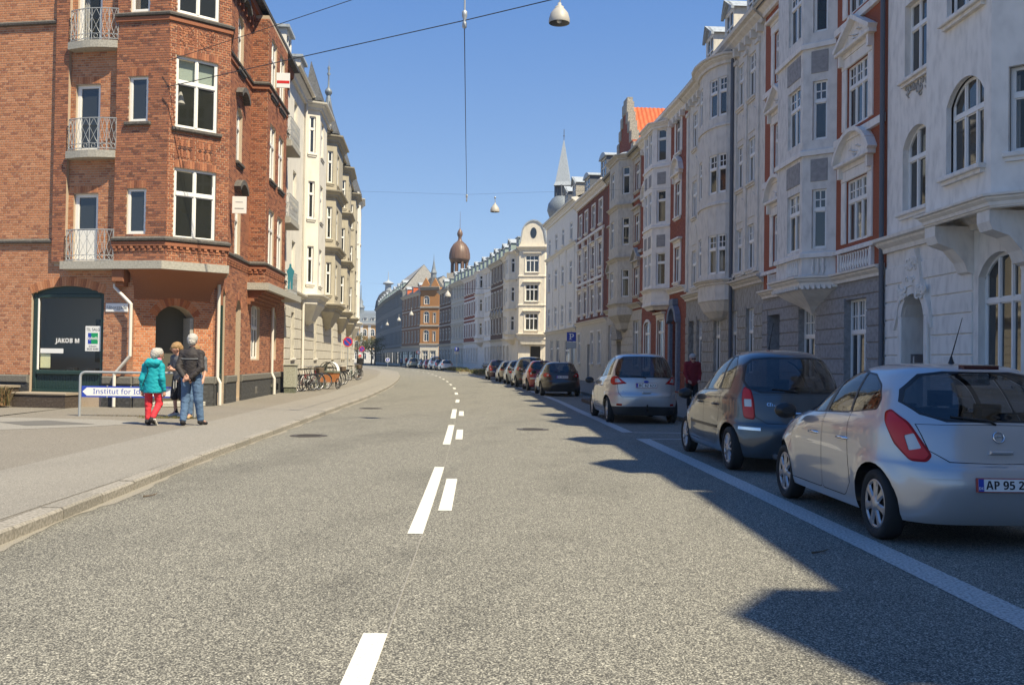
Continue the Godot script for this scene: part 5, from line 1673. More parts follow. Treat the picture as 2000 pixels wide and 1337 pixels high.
	patched(b, -30, 330, 6.06, 10.8, 0.118, 2.0, 4, f, 0.12)
	b.quad(st(330, 10.8, 0.118), st(330, 10.8, 0.118), st(85, 10.8, 0.118), st(112, 10.8, 0.118))
	struct(b, "pavement", M.pavement)
	# road markings
	for q in [[3.0, 5.35, 0.0], [8.4, 13.64, 0.0], [17.27, 22.43, 0.0], [24.98, 29.63, 0.0], [9.7, 12.3, 0.21], [18.42, 20.98, 0.21], [26.16, 28.51, 0.21]]:
		b = MB.new()
		strip(b, q[0], q[1], q[2] - 0.068, q[2] + 0.068, 0.005, 0.5)
		var mk := struct(b, "lane_marking", M.marking)
	d = 34.3
	while d < 150:
		b = MB.new()
		strip(b, d, d + 2.6, -0.07, 0.07, 0.005, 0.65)
		struct(b, "lane_marking", M.marking)
		d += 7.85
	b = MB.new()
	strip(b, -6, 19.0, 3.72, 3.99, 0.004, 0.5)
	struct(b, "parking_line", M.marking_worn)
	b = MB.new()
	strip(b, 20.7, 100.0, 3.72, 3.96, 0.004, 1.0)
	struct(b, "parking_line", M.marking_worn)
	b = MB.new()
	strip(b, 18.93, 19.05, 3.99, 5.9, 0.005, 0.2); strip(b, 20.62, 20.74, 3.96, 5.9, 0.005, 0.2)
	struct(b, "parking_line", M.marking_worn)
	b = MB.new()
	strip(b, 13.64, 17.27, 0.06, 0.07, 0.0045, 0.5); strip(b, 5.35, 8.4, 0.06, 0.07, 0.0045, 0.5); strip(b, 22.4, 25.0, 0.06, 0.07, 0.0045, 0.5)
	struct(b, "tar_seam", M.asphalt_pale)
	# drain covers
	for q in [[18.9, -2.72, "iron drain cover in the left lane near the kerb"], [21.3, 1.82, "iron manhole cover in the lane beside the parked cars"], [29.5, -2.55, "small iron cover in the left lane further along"]]:
		var m := thing("manhole_cover", q[2], "manhole cover", st(q[0], q[1], 0.003))
		b = MB.new()
		b.lathe([Vector2(0.36, 0), Vector2(0.36, 0.006), Vector2(0.3, 0.008)], 24)
		put(b, "rim", M.iron, m)
		b = MB.new()
		b.lathe([Vector2(0.3, 0.004), Vector2(0.0, 0.004)], 24)
		for k in 5: b.box(-0.22, 0.22, 0.004, 0.009, -0.2 + k * 0.1 - 0.02, -0.2 + k * 0.1 + 0.02)
		put(b, "lid", M.iron, m)
func MB_box(s: float) -> MB:
	var b := MB.new()
	b.box(0, s, -s, 0, 0, s)
	return b

# ------------------------------------------------------------------ cars
# A body is a stack of plan rings; windows, doors and lamps are cut out of it as pieces.
class Hull:
	var polys := []                                   # each: array of [Vector3 p (x out, y up, s from the tail), Vector3 n, float a (round the ring from the tail)]
	static func co(q: Array, id: int) -> Vector2:
		var p: Vector3 = q[0]
		if id == 0: return Vector2(p.z, p.y)
		if id == 1: return Vector2(p.x, p.y)
		return Vector2(q[2], p.y)
	static func mixv(a: Array, b: Array, t: float) -> Array:
		return [a[0].lerp(b[0], t), a[1].lerp(b[1], t), lerpf(a[2], b[2], t)]
	func cut(id: int, shape: Array, facing := Vector3.ZERO, least := 0.0) -> Hull:      # takes the inside of a convex outline away and returns it
		var sh := shape.duplicate()
		var area := 0.0
		for k in sh.size(): area += sh[k].cross(sh[(k + 1) % sh.size()])
		if area < 0: sh.reverse()
		var lo := Vector2(INF, INF); var hi := -lo
		for q in sh:
			lo = lo.min(q); hi = hi.max(q)
		var ins := Hull.new()
		var out := []
		for poly in polys:
			var a := Vector2(INF, INF); var b := -a
			var nn := Vector3.ZERO
			for q in poly:
				var c := Hull.co(q, id)
				a = a.min(c); b = b.max(c); nn += q[1]
			if a.x > hi.x or a.y > hi.y or b.x < lo.x or b.y < lo.y or (facing != Vector3.ZERO and nn.normalized().dot(facing) < least):
				out.append(poly)
				continue
			var rest: Array = poly
			for k in sh.size():
				var p0: Vector2 = sh[k]; var e: Vector2 = sh[(k + 1) % sh.size()] - p0
				var keep := []; var drop := []
				for i in rest.size():
					var q: Array = rest[i]; var w: Array = rest[(i + 1) % rest.size()]
					var dq := e.cross(Hull.co(q, id) - p0); var dw := e.cross(Hull.co(w, id) - p0)
					if dq >= 0: keep.append(q)
					else: drop.append(q)
					if (dq >= 0) != (dw >= 0):
						var m := Hull.mixv(q, w, dq / (dq - dw))
						keep.append(m); drop.append(m)
				if drop.size() > 2: out.append(drop)
				rest = keep
				if rest.size() < 3: break
			if rest.size() > 2: ins.polys.append(rest)
		polys = out
		return ins
	func mesh_into(b: MB, mid: float, sides := [1.0, -1.0], sink := 0.0) -> MB:
		b.mark()
		for sd in sides:
			for poly in polys:
				var at := b.v.size()
				for q in poly:
					var p: Vector3 = q[0] - q[1] * sink
					b.v.append(Vector3(p.x * sd, p.y, mid - p.z)); b.n.append(Vector3(q[1].x * sd, q[1].y, -q[1].z)); b.c.append(b.col)
				for k in range(1, poly.size() - 1):
					if sd > 0:
						b.ix.append(at); b.ix.append(at + k + 1); b.ix.append(at + k)
					else:
						b.ix.append(at); b.ix.append(at + k); b.ix.append(at + k + 1)
		return b
func cat(a: float, b: float, c: float, d: float, t: float) -> float:
	return 0.5 * (2 * b + (c - a) * t + (2 * a - 5 * b + 4 * c - d) * t * t + (3 * b - a - 3 * c + d) * t * t * t)
func skin_of(sp: Dictionary) -> Hull:
	var ctl: Array = sp.rings                          # [y, tail, nose, half width, roundness at tail, roundness at nose]
	var rows := []
	var N := 64
	for i in ctl.size() - 1:
		var sub := 4
		for t in sub + (1 if i == ctl.size() - 2 else 0):
			var k := float(t) / sub
			var g := []
			for j in 6: g.append(cat(ctl[maxi(i - 1, 0)][j], ctl[i][j], ctl[i + 1][j], ctl[mini(i + 2, ctl.size() - 1)][j], k))
			var sc: float = (g[1] + g[2]) / 2; var a: float = maxf((g[2] - g[1]) / 2, 0.0); var w: float = maxf(g[3], 0.0)
			var pts := []; var arc := [0.0]
			for m in 241:
				var f := PI * m / 240.0
				var e: float = 2.0 / (g[4] if m <= 120 else g[5])
				var cs := cos(f)
				pts.append(Vector2(w * pow(absf(sin(f)), e) if m > 0 and m < 240 else 0.0, sc - a * signf(cs) * pow(absf(cs), e)))
				if m > 0: arc.append(arc[-1] + (pts[m] - pts[m - 1]).length())
			var row := []
			var at := 0
			for m in N + 1:
				var u := float(m) / N
				var L: float = arc[-1] * u
				while at < 239 and arc[at + 1] < L: at += 1
				var q: Vector2 = pts[at].lerp(pts[at + 1], clampf((L - arc[at]) / maxf(arc[at + 1] - arc[at], 1e-6), 0, 1))
				for wh in sp.axles:                       # flared arches
					var dd := Vector2(q.y - wh, g[0] - sp.wr).length()
					if q.x > w * 0.6: q.x += 0.028 * exp(-pow((dd - sp.wr * 1.15) / 0.09, 2.0)) * clampf((g[0] - 0.2) * 3, 0, 1)
				row.append([Vector3(q.x, g[0], q.y), Vector3.UP, L])
			rows.append(row)
	for i in rows.size():
		for j in N + 1:
			var du: Vector3 = rows[i][mini(j + 1, N)][0] - rows[i][maxi(j - 1, 0)][0]
			var dv: Vector3 = rows[mini(i + 1, rows.size() - 1)][j][0] - rows[maxi(i - 1, 0)][j][0]
			if j == 0 or j == N: du = Vector3(1, 0, 0) * (1.0 if j == 0 else -1.0)
			var n := dv.cross(du)
			rows[i][j][1] = n.normalized() if n.length_squared() > 1e-14 and i < rows.size() - 1 else Vector3.UP
	var s := Hull.new()
	for i in rows.size() - 1:
		for j in N: s.polys.append([rows[i][j], rows[i][j + 1], rows[i + 1][j + 1], rows[i + 1][j]])
	return s
func disc(cx: float, cy: float, r: float, n := 28) -> Array:
	var p := []
	for k in n: p.append(Vector2(cx + cos(TAU * k / n) * r, cy + sin(TAU * k / n) * r))
	return p
func grown(p: Array, by: float) -> Array:               # convex outline moved outwards
	var ctr := Vector2.ZERO
	for q in p: ctr += q
	ctr /= p.size()
	var o := []
	for q in p: o.append(q + (q - ctr).normalized() * by)
	return o
func rounded(p: Array, r: float) -> Array:              # corners of a convex outline rounded off
	var o := []
	for k in p.size():
		var a: Vector2 = p[(k - 1 + p.size()) % p.size()]; var b: Vector2 = p[k]; var c: Vector2 = p[(k + 1) % p.size()]
		var ra := minf(r, (a - b).length() * 0.45); var rc := minf(r, (c - b).length() * 0.45)
		var u := b + (a - b).normalized() * ra; var w := b + (c - b).normalized() * rc
		for t in 5:
			var k2 := t / 4.0
			o.append(u.lerp(b, k2).lerp(b.lerp(w, k2), k2))
	return o
func V(a: Array) -> Array:
	var o := []
	for k in range(0, a.size(), 2): o.append(Vector2(a[k], a[k + 1]))
	return o
func wheel(parent: Node, at: Vector3, r: float, side: float, kind: int, sub := true) -> void:
	var key := "wheel %.3f %d" % [r, kind]
	if not cache.has(key):
		var t := MB.new()
		var W := 0.19
		var rr := r * 0.71
		t.lathe([Vector2(rr, -W / 2 + 0.02), Vector2(r * 0.85, -W / 2), Vector2(r * 0.96, -W / 2 + 0.015), Vector2(r, -W / 2 + 0.05), Vector2(r, W / 2 - 0.05), Vector2(r * 0.96, W / 2 - 0.015), Vector2(r * 0.85, W / 2), Vector2(rr, W / 2 - 0.02), Vector2(rr * 0.96, W / 2 - 0.06), Vector2(0.0, W / 2 - 0.06)], 36)
		var h := MB.new()
		var y0 := W / 2 - 0.04
		h.lathe([Vector2(rr * 0.98, y0), Vector2(rr * 1.0, y0 + 0.018), Vector2(rr * 0.9, y0 + 0.02), Vector2(rr * 0.86, y0 + 0.005)], 36)
		h.lathe([Vector2(rr * 0.34, y0 + 0.01), Vector2(rr * 0.3, y0 + 0.03), Vector2(rr * 0.12, y0 + 0.036), Vector2(0, y0 + 0.036)], 24)
		var n: int = [7, 12, 5][kind]
		for k in n:
			var a := TAU * k / n
			var ww: float = [0.40, 0.20, 0.34][kind]
			var rows := []
			for q in [[0.28, ww * 1.05], [0.5, ww * 1.15], [0.72, ww * 1.25], [0.92, ww * (2.0 if kind == 0 else 1.6)]]:
				var row := []
				for e in [-1.0, -0.6, 0.6, 1.0]:
					var aa: float = a + e * q[1] * 0.5 / q[0] * 0.62
					row.append(Vector3(cos(aa) * q[0] * rr, y0 + 0.008 + (0.018 if absf(e) < 0.9 else 0.0) * (1.1 - q[0] * 0.4), -sin(aa) * q[0] * rr))
				rows.append(row)
			h.grid(rows, false)
		var bk := MB.new()
		bk.lathe([Vector2(rr * 0.97, y0 - 0.012), Vector2(0, y0 - 0.012)], 24)
		cache[key] = [t.mesh(), h.mesh(), bk.mesh()]
	var made: Array = cache[key]
	var o := node("wheel", parent, Transform3D(Basis(Vector3(0, 0, 1), -PI / 2 * side) , at))
	put(made[0], "tyre", M.rubber, o)
	put(made[1], "hubcap", M.hub, o)
	put(made[2], "brake_disc", M.black, o)
func car(sp: Dictionary, label: String, paint: Material, d: float, off: float, group := "") -> Node3D:
	# d: metres ahead of the rear axle
	var L: float = sp.L
	var mid: float = L / 2
	var ax: float = sp.axles[0]
	var o := thing("parked_car", label, "car", st(d + mid - ax, off), heading(d + mid - ax), group)
	var sk := skin_of(sp)
	for a in sp.axles: sk.cut(0, disc(a, sp.wr + 0.01, sp.wr + sp.get("gap", 0.045)), Vector3(1, 0, 0), 0.0)
	sk.cut(0, V([-1, -1, L + 1, -1, L + 1, 0.215, -1, 0.215]))
	var X := Vector3(1, 0, 0); var Rr := Vector3(0, 0, -1); var Ff := Vector3(0, 0, 1)
	var seam := Hull.new()
	var rub := MB.new()
	# glass
	for g in sp.side_glass:
		var q := rounded(V(g), 0.03)
		var ring := sk.cut(0, grown(q, 0.022), X, 0.35)
		var gl := ring.cut(0, q)
		ring.mesh_into(rub, mid)
		for sd in [1.0, -1.0]: put(gl.mesh_into(MB.new(), mid, [sd], 0.004), "side_window", M.car_glass, o)
	for pl in sp.get("pillars", []): sk.cut(0, V(pl), X, 0.35).mesh_into(rub, mid)
	for q in [["rear_window", sp.rear_glass, Rr, 0.12], ["windscreen", sp.front_glass, Ff, 0.12]]:
		var half: Array = q[1]
		var ring := Hull.new(); var gl := Hull.new()
		for part in half:                                # convex pieces of the half outline
			var r2 := sk.cut(1, grown_half(part, sp.get("frit", 0.025)), q[2], q[3])
			var g2 := r2.cut(1, V(part))
			ring.polys.append_array(r2.polys); gl.polys.append_array(g2.polys)
		ring.mesh_into(rub, mid)
		put(gl.mesh_into(MB.new(), mid, [1.0, -1.0], 0.003), q[0], M.car_glass, o)
	put(rub, "window_seal", M.trim_black, o)
	# lamps
	for l in sp.lamps:
		var sh := rounded(V(l.shape), l.get("r", 0.03))
		var fc: Vector3 = Rr if l.get("front", false) == false else Ff
		var c := sk.cut(2 if l.get("uv", 2) == 2 else 1, sh, fc if l.get("uv", 2) == 1 else Vector3.ZERO, 0.1)
		var inner := Hull.new()
		if l.has("clear"): inner = c.cut(2 if l.get("uv", 2) == 2 else 1, rounded(V(l.clear), 0.015))
		var core := Hull.new()
		if l.mat == "lens_red": core = c.cut(2, grown(sh, -0.022))
		for sd in [1.0, -1.0]:
			var lm := put(c.mesh_into(MB.new(), mid, [sd], -0.004), l.name, M[l.mat], o)
			if core.polys.size(): put(core.mesh_into(MB.new(), mid, [sd], -0.009), "inner_lens", M.lens_core, lm)
			if inner.polys.size(): put(inner.mesh_into(MB.new(), mid, [sd], -0.004), "clear_lens", M.lens_clear, lm)
	# bands of another colour (bumper bottoms, rubbing strips)
	for l in sp.get("bands", []):
		var c := sk.cut(l.uv, V(l.shape), l.get("facing", Vector3.ZERO), 0.2)
		for sd in [1.0, -1.0]: put(c.mesh_into(MB.new(), mid, [sd], l.get("sink", 0.0)), l.name, M[l.mat], o)
	# doors and tailgate with their seams
	for dd in sp.doors:
		var q := rounded(V(dd), 0.05)
		var ring := sk.cut(0, grown(q, 0.009), X, 0.2)
		var dr := ring.cut(0, q)
		seam.polys.append_array(ring.polys)
		for sd in [1.0, -1.0]:
			var dn := put(dr.mesh_into(MB.new(), mid, [sd]), "door", paint, o)
			var hb := MB.new()
			var hs: float = q.reduce(func(m, p): return minf(m, p.x), INF) + 0.12
			var hy: float = sp.handle_y
			var hx: float = (half_at(sp, hy) + 0.0) * sd
			hb.xf = Transform3D(Basis.IDENTITY, Vector3(hx, hy, mid - hs - 0.09))
			hb.tube([Vector3(-0.01 * sd, 0, 0.1), Vector3(0.028 * sd, 0.005, 0.07), Vector3(0.03 * sd, 0.005, -0.07), Vector3(-0.01 * sd, 0, -0.1)], 0.014, 6)
			put(hb, "door_handle", M[sp.get("handle", "chrome")] if sp.get("handle", "") != "paint" else paint, dn)
	var tg := Hull.new()
	for part in sp.tailgate:
		var ring := sk.cut(1, grown_half(part, 0.009), Rr, 0.15)
		var dr := ring.cut(1, V(part))
		tg.polys.append_array(dr.polys); seam.polys.append_array(ring.polys)
	var tn := put(tg.mesh_into(MB.new(), mid), "tailgate", paint, o)
	put(seam.mesh_into(MB.new(), mid, [1.0, -1.0], 0.008), "seam", M.black, o)
	put(sk.mesh_into(MB.new(), mid), "body", paint, o)
	# running gear and the inside
	for a in sp.axles:
		for sd in [1.0, -1.0]: wheel(o, Vector3(sd * (sp.track), sp.wr - 0.004, mid - a), sp.wr, sd, sp.get("hub", 0))
	var ub := MB.new()
	ub.box(-sp.track + 0.14, sp.track - 0.14, 0.2, 0.5, -mid + 0.5, mid - 0.42)
	put(ub, "underbody", M.black, o)
	var inn := MB.new()
	for q in [[0.38, L * 0.5], [-0.38, L * 0.5]]:
		inn.cbox(q[0] - 0.24, q[0] + 0.24, 0.5, 0.62, mid - q[1] - 0.5, mid - q[1], 0.05)
		inn.cbox(q[0] - 0.23, q[0] + 0.23, 0.6, 1.1, mid - q[1], mid - q[1] + 0.14, 0.06)
		inn.cbox(q[0] - 0.12, q[0] + 0.12, 1.12, 1.28, mid - q[1] + 0.03, mid - q[1] + 0.12, 0.04)
	inn.cbox(-0.6, 0.6, 0.55, 1.02, mid - ax - 0.42, mid - ax - 0.28, 0.06)
	for x in [-0.4, 0.4]: inn.cbox(x - 0.12, x + 0.12, 1.03, 1.18, mid - ax - 0.4, mid - ax - 0.31, 0.04)
	inn.box(-0.62, 0.62, 0.5, 0.9, -mid + 1.0, -mid + 1.25)
	put(inn, "seats", M.car_inside, o)
	# mirrors
	for sd in [1.0, -1.0]:
		var m := MB.new()
		var ms: float = sp.mirror
		var mx: float = half_at(sp, 0.98) * sd
		var rows := []
		for k in 7:
			var t := k / 6.0
			var row := []
			var rad := sin(PI * clampf(t * 0.86 + 0.14, 0, 1))
			for j in 13:
				var a := TAU * j / 12
				row.append(Vector3(mx + sd * (0.12 + cos(a) * 0.125 * (0.5 + 0.5 * rad)), 1.02 + sin(a) * 0.09 * (0.4 + 0.6 * rad), mid - ms - 0.06 + t * 0.12 * 1.0 - (0.03 if k == 0 else 0.0)))
			rows.append(row)
		m.grid(rows if sd < 0 else rows, true, true)
		for j in 12: m.tri(rows[6][12 - j], rows[6][11 - j], Vector3(mx + sd * 0.1, 1.02, mid - ms + 0.06))
		m.box(mx - 0.02, mx + 0.05 * sd + 0.02, 0.93, 0.98, mid - ms - 0.04, mid - ms + 0.02)
		put(m, "mirror", M[sp.get("mirror_mat", "trim_black")], o)
	# number plate
	var pn := node("number_plate", o, Transform3D(Basis(Vector3.RIGHT, -sp.get("plate_tilt", 0.08)), Vector3(0, sp.plate_y, mid - tail_at(sp, sp.plate_y) + sp.get("plate_out", 0.014))))
	var pb := MB.new()
	pb.cbox(-0.26, 0.26, -0.058, 0.058, -0.02, 0.0, 0.004)
	put(pb, "plate_rim", M.plate_red, pn)
	pb = MB.new()
	pb.box(-0.25, 0.25, -0.05, 0.05, 0.0, 0.002)
	put(pb, "plate_face", M.sign_white, pn)
	pb = MB.new()
	pb.box(-0.25, -0.205, -0.05, 0.05, 0.002, 0.003)
	put(pb, "plate_band", M.sign_blue, pn)
	text(pn, sp.get("number", "AB 12 345"), 0.093, Transform3D(Basis.IDENTITY, Vector3(0.022, 0.0, 0.003)), M.sign_black, "lettering", true)
	text(pn, "DK", 0.03, Transform3D(Basis.IDENTITY, Vector3(-0.228, -0.025, 0.004)), M.sign_white, "lettering")
	# wiper
	var wp := MB.new()
	var gy: float = sp.wiper_y
	var gz: float = mid - tail_at(sp, gy)
	var g2: float = mid - tail_at(sp, gy + 0.05)
	wp.tube([Vector3(0.0, gy - 0.03, gz + 0.02), Vector3(-0.05, gy, gz + 0.022), Vector3(-0.36, gy + 0.03, g2 - 0.0)], 0.011, 5)
	put(wp, "wiper", M.trim_black, o)
	# aerial
	if sp.has("aerial"):
		var ab := MB.new()
		var az: float = mid - sp.aerial
		ab.lathe([Vector2(0.035, 0), Vector2(0.022, 0.03), Vector2(0.009, 0.075)], 8, Vector3(0.0, sp.aerial_y, az))
		ab.tube([Vector3(0, sp.aerial_y + 0.07, az), Vector3(0, sp.aerial_y + 0.42, az + 0.2)], 0.006, 5, 0.003)
		put(ab, "aerial", M.trim_black, o)
	return o
func grown_half(p: Array, by: float) -> Array:          # grow, but never across the middle line
	var o := grown(V(p), by)
	for k in o.size():
		if p[k * 2] <= 0.0: o[k] = Vector2(-0.001, o[k].y)
	return o
func half_at(sp: Dictionary, y: float) -> float:
	for i in sp.rings.size() - 1:
		if y <= sp.rings[i + 1][0]: return lerpf(sp.rings[i][3], sp.rings[i + 1][3], clampf((y - sp.rings[i][0]) / (sp.rings[i + 1][0] - sp.rings[i][0]), 0, 1))
	return 0.5
func tail_at(sp: Dictionary, y: float) -> float:
	for i in sp.rings.size() - 1:
		if y <= sp.rings[i + 1][0]: return lerpf(sp.rings[i][1], sp.rings[i + 1][1], clampf((y - sp.rings[i][0]) / (sp.rings[i + 1][0] - sp.rings[i][0]), 0, 1))
	return 0.5
func badge(o: Node, sp: Dictionary, s: String, size: float, x: float, y: float) -> void:
	var a: float = sp.L / 2 - tail_at(sp, y)
	var z: float = a - sp.L / 2 * (1 - pow(1 - pow(absf(x) / half_at(sp, y), 3.5), 1 / 3.5))
	text(o, s, size, Transform3D(Basis(Vector3.UP, signf(x) * 0.12) * Basis(Vector3.RIGHT, -0.3), Vector3(x, y, z + 0.002)), M.chrome, "lettering", true, 0.006)
func paint(called: String, k: Color, metal := 0.55, rough := 0.34) -> StandardMaterial3D:
	var m := flat(called, k, rough, metal)
	m.clearcoat_enabled = true; m.clearcoat = 1.0; m.clearcoat_roughness = 0.03
	return m
func recolour(o: Node, pm: Material) -> void:
	for c in o.get_children():
		if c is MeshInstance3D and (c.name.begins_with("body") or c.name.begins_with("door") or c.name.begins_with("tailgate")): c.material_override = pm
func copy_car(src: Node3D, label: String, pm: Material, d: float, off: float, scale_ := Vector3.ONE) -> Node3D:
	var o: Node3D = src.duplicate()
	o.name = numbered("parked_car")
	add_child(o)
	tag(o, label, "car", "cars parked along the street")
	o.position = st(d, off); o.rotation.y = heading(d); o.scale = scale_
	recolour(o, pm)
	return o
func build_cars() -> void:
	flat("rubber", lin(0.018, 0.018, 0.018), 0.85); flat("hub", lin(0.42, 0.42, 0.43), 0.35, 0.75); flat("trim_black", lin(0.014, 0.014, 0.015), 0.4)
	flat("chrome", lin(0.75, 0.75, 0.77), 0.12, 1.0); flat("car_inside", lin(0.02, 0.021, 0.023), 0.9); flat("plate_red", lin(0.35, 0.05, 0.04), 0.5)
	glassy("car_glass", Color(0.02, 0.03, 0.035), 0.6).metallic_specular = 0.75
	flat("lens_core", lin(0.55, 0.012, 0.01), 0.1)
	flat("lens_red", lin(0.3, 0.006, 0.006), 0.12).metallic_specular = 0.35
	flat("lens_clear", lin(0.5, 0.5, 0.5), 0.1, 0.3); flat("lens_dark", lin(0.06, 0.01, 0.01), 0.1); flat("bumper_black", lin(0.025, 0.026, 0.028), 0.6)
	var silver := paint("silver_paint", lin(0.46, 0.465, 0.475), 0.5, 0.3)
	var blue := paint("blue_grey_paint", lin(0.05, 0.068, 0.085), 0.3, 0.3)
	var silver2 := paint("pale_silver_paint", lin(0.48, 0.485, 0.49), 0.5, 0.3)
	var dark := paint("dark_grey_paint", lin(0.03, 0.028, 0.027), 0.4, 0.3)
	var red := paint("red_paint", lin(0.26, 0.02, 0.02), 0.2, 0.3)
	# small hatchback, the nearest
	var hatch := {"L": 4.0, "axles": [0.69, 3.2], "wr": 0.308, "track": 0.735, "hub": 0, "number": "AP 95 214", "plate_y": 0.560, "plate_out": 0.02, "wiper_y": 1.069, "mirror": 2.72, "handle_y": 0.833, "handle": "chrome", "aerial": 0.95, "aerial_y": 1.540,
		"rings": [[0.170, 0.14, 3.82, 0.8, 4.9, 4.0], [0.270, 0.07, 3.9, 0.832, 4.9, 3.8], [0.400, 0.02, 3.97, 0.848, 4.5, 3.4], [0.550, 0.0, 4.0, 0.858, 4.3, 3.2], [0.674, 0.03, 3.97, 0.862, 4.3, 3.2], [0.723, 0.085, 3.92, 0.862, 4.3, 3.2], [0.846, 0.12, 3.75, 0.858, 4.2, 3.2], [0.956, 0.15, 3.42, 0.846, 4.1, 3.2], [1.030, 0.18, 3.06, 0.82, 4.1, 3.2], [1.079, 0.21, 2.88, 0.795, 4.1, 3.2], [1.176, 0.27, 2.68, 0.755, 4.0, 3.2], [1.292, 0.36, 2.42, 0.7, 4.0, 3.2], [1.399, 0.46, 2.14, 0.632, 4.0, 3.2], [1.467, 0.5, 1.93, 0.575, 4.0, 3.1], [1.516, 0.57, 1.75, 0.48, 3.9, 3.0], [1.545, 0.75, 1.55, 0.3, 3.7, 2.8], [1.555, 1.1, 1.2, 0.0, 3.2, 2.5]],
		"side_glass": [[1.96, 1.059, 2.62, 1.030, 2.5, 1.166, 2.28, 1.312, 2.1, 1.390, 1.92, 1.433], [1.32, 1.088, 1.86, 1.064, 1.84, 1.443, 1.6, 1.467, 1.4, 1.458], [0.800, 1.140, 1.280, 1.090, 1.360, 1.452, 1.150, 1.430, 0.920, 1.340, 0.800, 1.230]],
		"pillars": [[1.86, 1.049, 1.97, 1.045, 1.93, 1.448, 1.84, 1.458], [1.29, 1.079, 1.32, 1.079, 1.4, 1.467, 1.36, 1.467]],
		"rear_glass": [[0.0, 1.069, 0.4, 1.079, 0.56, 1.127, 0.64, 1.215, 0.6, 1.312, 0.47, 1.433, 0.3, 1.458, 0.0, 1.463]],
		"front_glass": [[0.0, 1.069, 0.5, 1.059, 0.66, 1.098, 0.55, 1.409, 0.4, 1.458, 0.0, 1.467]],
		"lamps": [{"name": "tail_light", "mat": "lens_red", "shape": [0.55, 0.778, 0.6, 0.723, 0.74, 0.723, 0.89, 0.858, 0.98, 1.040, 0.96, 1.118, 0.87, 1.147, 0.71, 1.049], "clear": [0.63, 0.833, 0.74, 0.809, 0.77, 0.932, 0.68, 0.956]}, {"name": "headlight", "mat": "lens_clear", "front": true, "uv": 1, "shape": [0.45, 0.674, 0.75, 0.723, 0.8, 0.907, 0.6, 0.846]}],
		"bands": [{"uv": 2, "name": "bumper_trim", "mat": "silver_paint", "shape": [0.36, 0.600, 0.78, 0.590, 0.8, 0.661, 0.36, 0.661], "sink": -0.012}],
		"doors": [[1.92, 0.300, 2.88, 0.300, 2.93, 0.600, 2.78, 1.005, 2.3, 1.351, 2.1, 1.438, 1.9, 1.482], [1.12, 0.500, 1.3, 0.300, 1.89, 0.300, 1.87, 1.487, 1.5, 1.506, 1.33, 1.475, 1.28, 1.12, 1.14, 1.0]],
		"tailgate": [[0.0, 0.723, 0.42, 0.735, 0.56, 0.821, 0.62, 1.030, 0.0, 1.035]]}
	var c1 := car(hatch, "silver hatchback with seven-spoke wheel covers and leaf-shaped red tail lights", silver, 8.4, 4.86, "cars parked along the street")
	var b := MB.new()
	b.cbox(-0.16, 0.16, 1.5, 1.535, hatch.L / 2 - 0.5, hatch.L / 2 - 0.42, 0.01)
	put(b, "brake_light", M.lens_dark, c1)
	b = MB.new()                                       # round emblem
	b.ring(Vector3(0, 0.94, 2.0 - tail_at(hatch, 0.94) + 0.012), Vector3(0, 0.25, 1).normalized(), 0.045, 0.007, 24, 6)
	b.prism(PackedVector2Array([Vector2(-0.055, 0.93), Vector2(0.0, 0.942), Vector2(0.01, 0.938), Vector2(0.055, 0.952), Vector2(0.0, 0.946), Vector2(-0.01, 0.95)]), 2.0 - tail_at(hatch, 0.94), 2.0 - tail_at(hatch, 0.94) + 0.014)
	put(b, "emblem", M.chrome, c1)
	badge(c1, hatch, "CORSA", 0.05, -0.4, 0.95)
	b = MB.new()
	b.cbox(-0.1, 0.1, 0.8, 0.83, 2.0 - tail_at(hatch, 0.81) - 0.01, 2.0 - tail_at(hatch, 0.81) + 0.03, 0.01)
	put(b, "tailgate_handle", silver, c1)
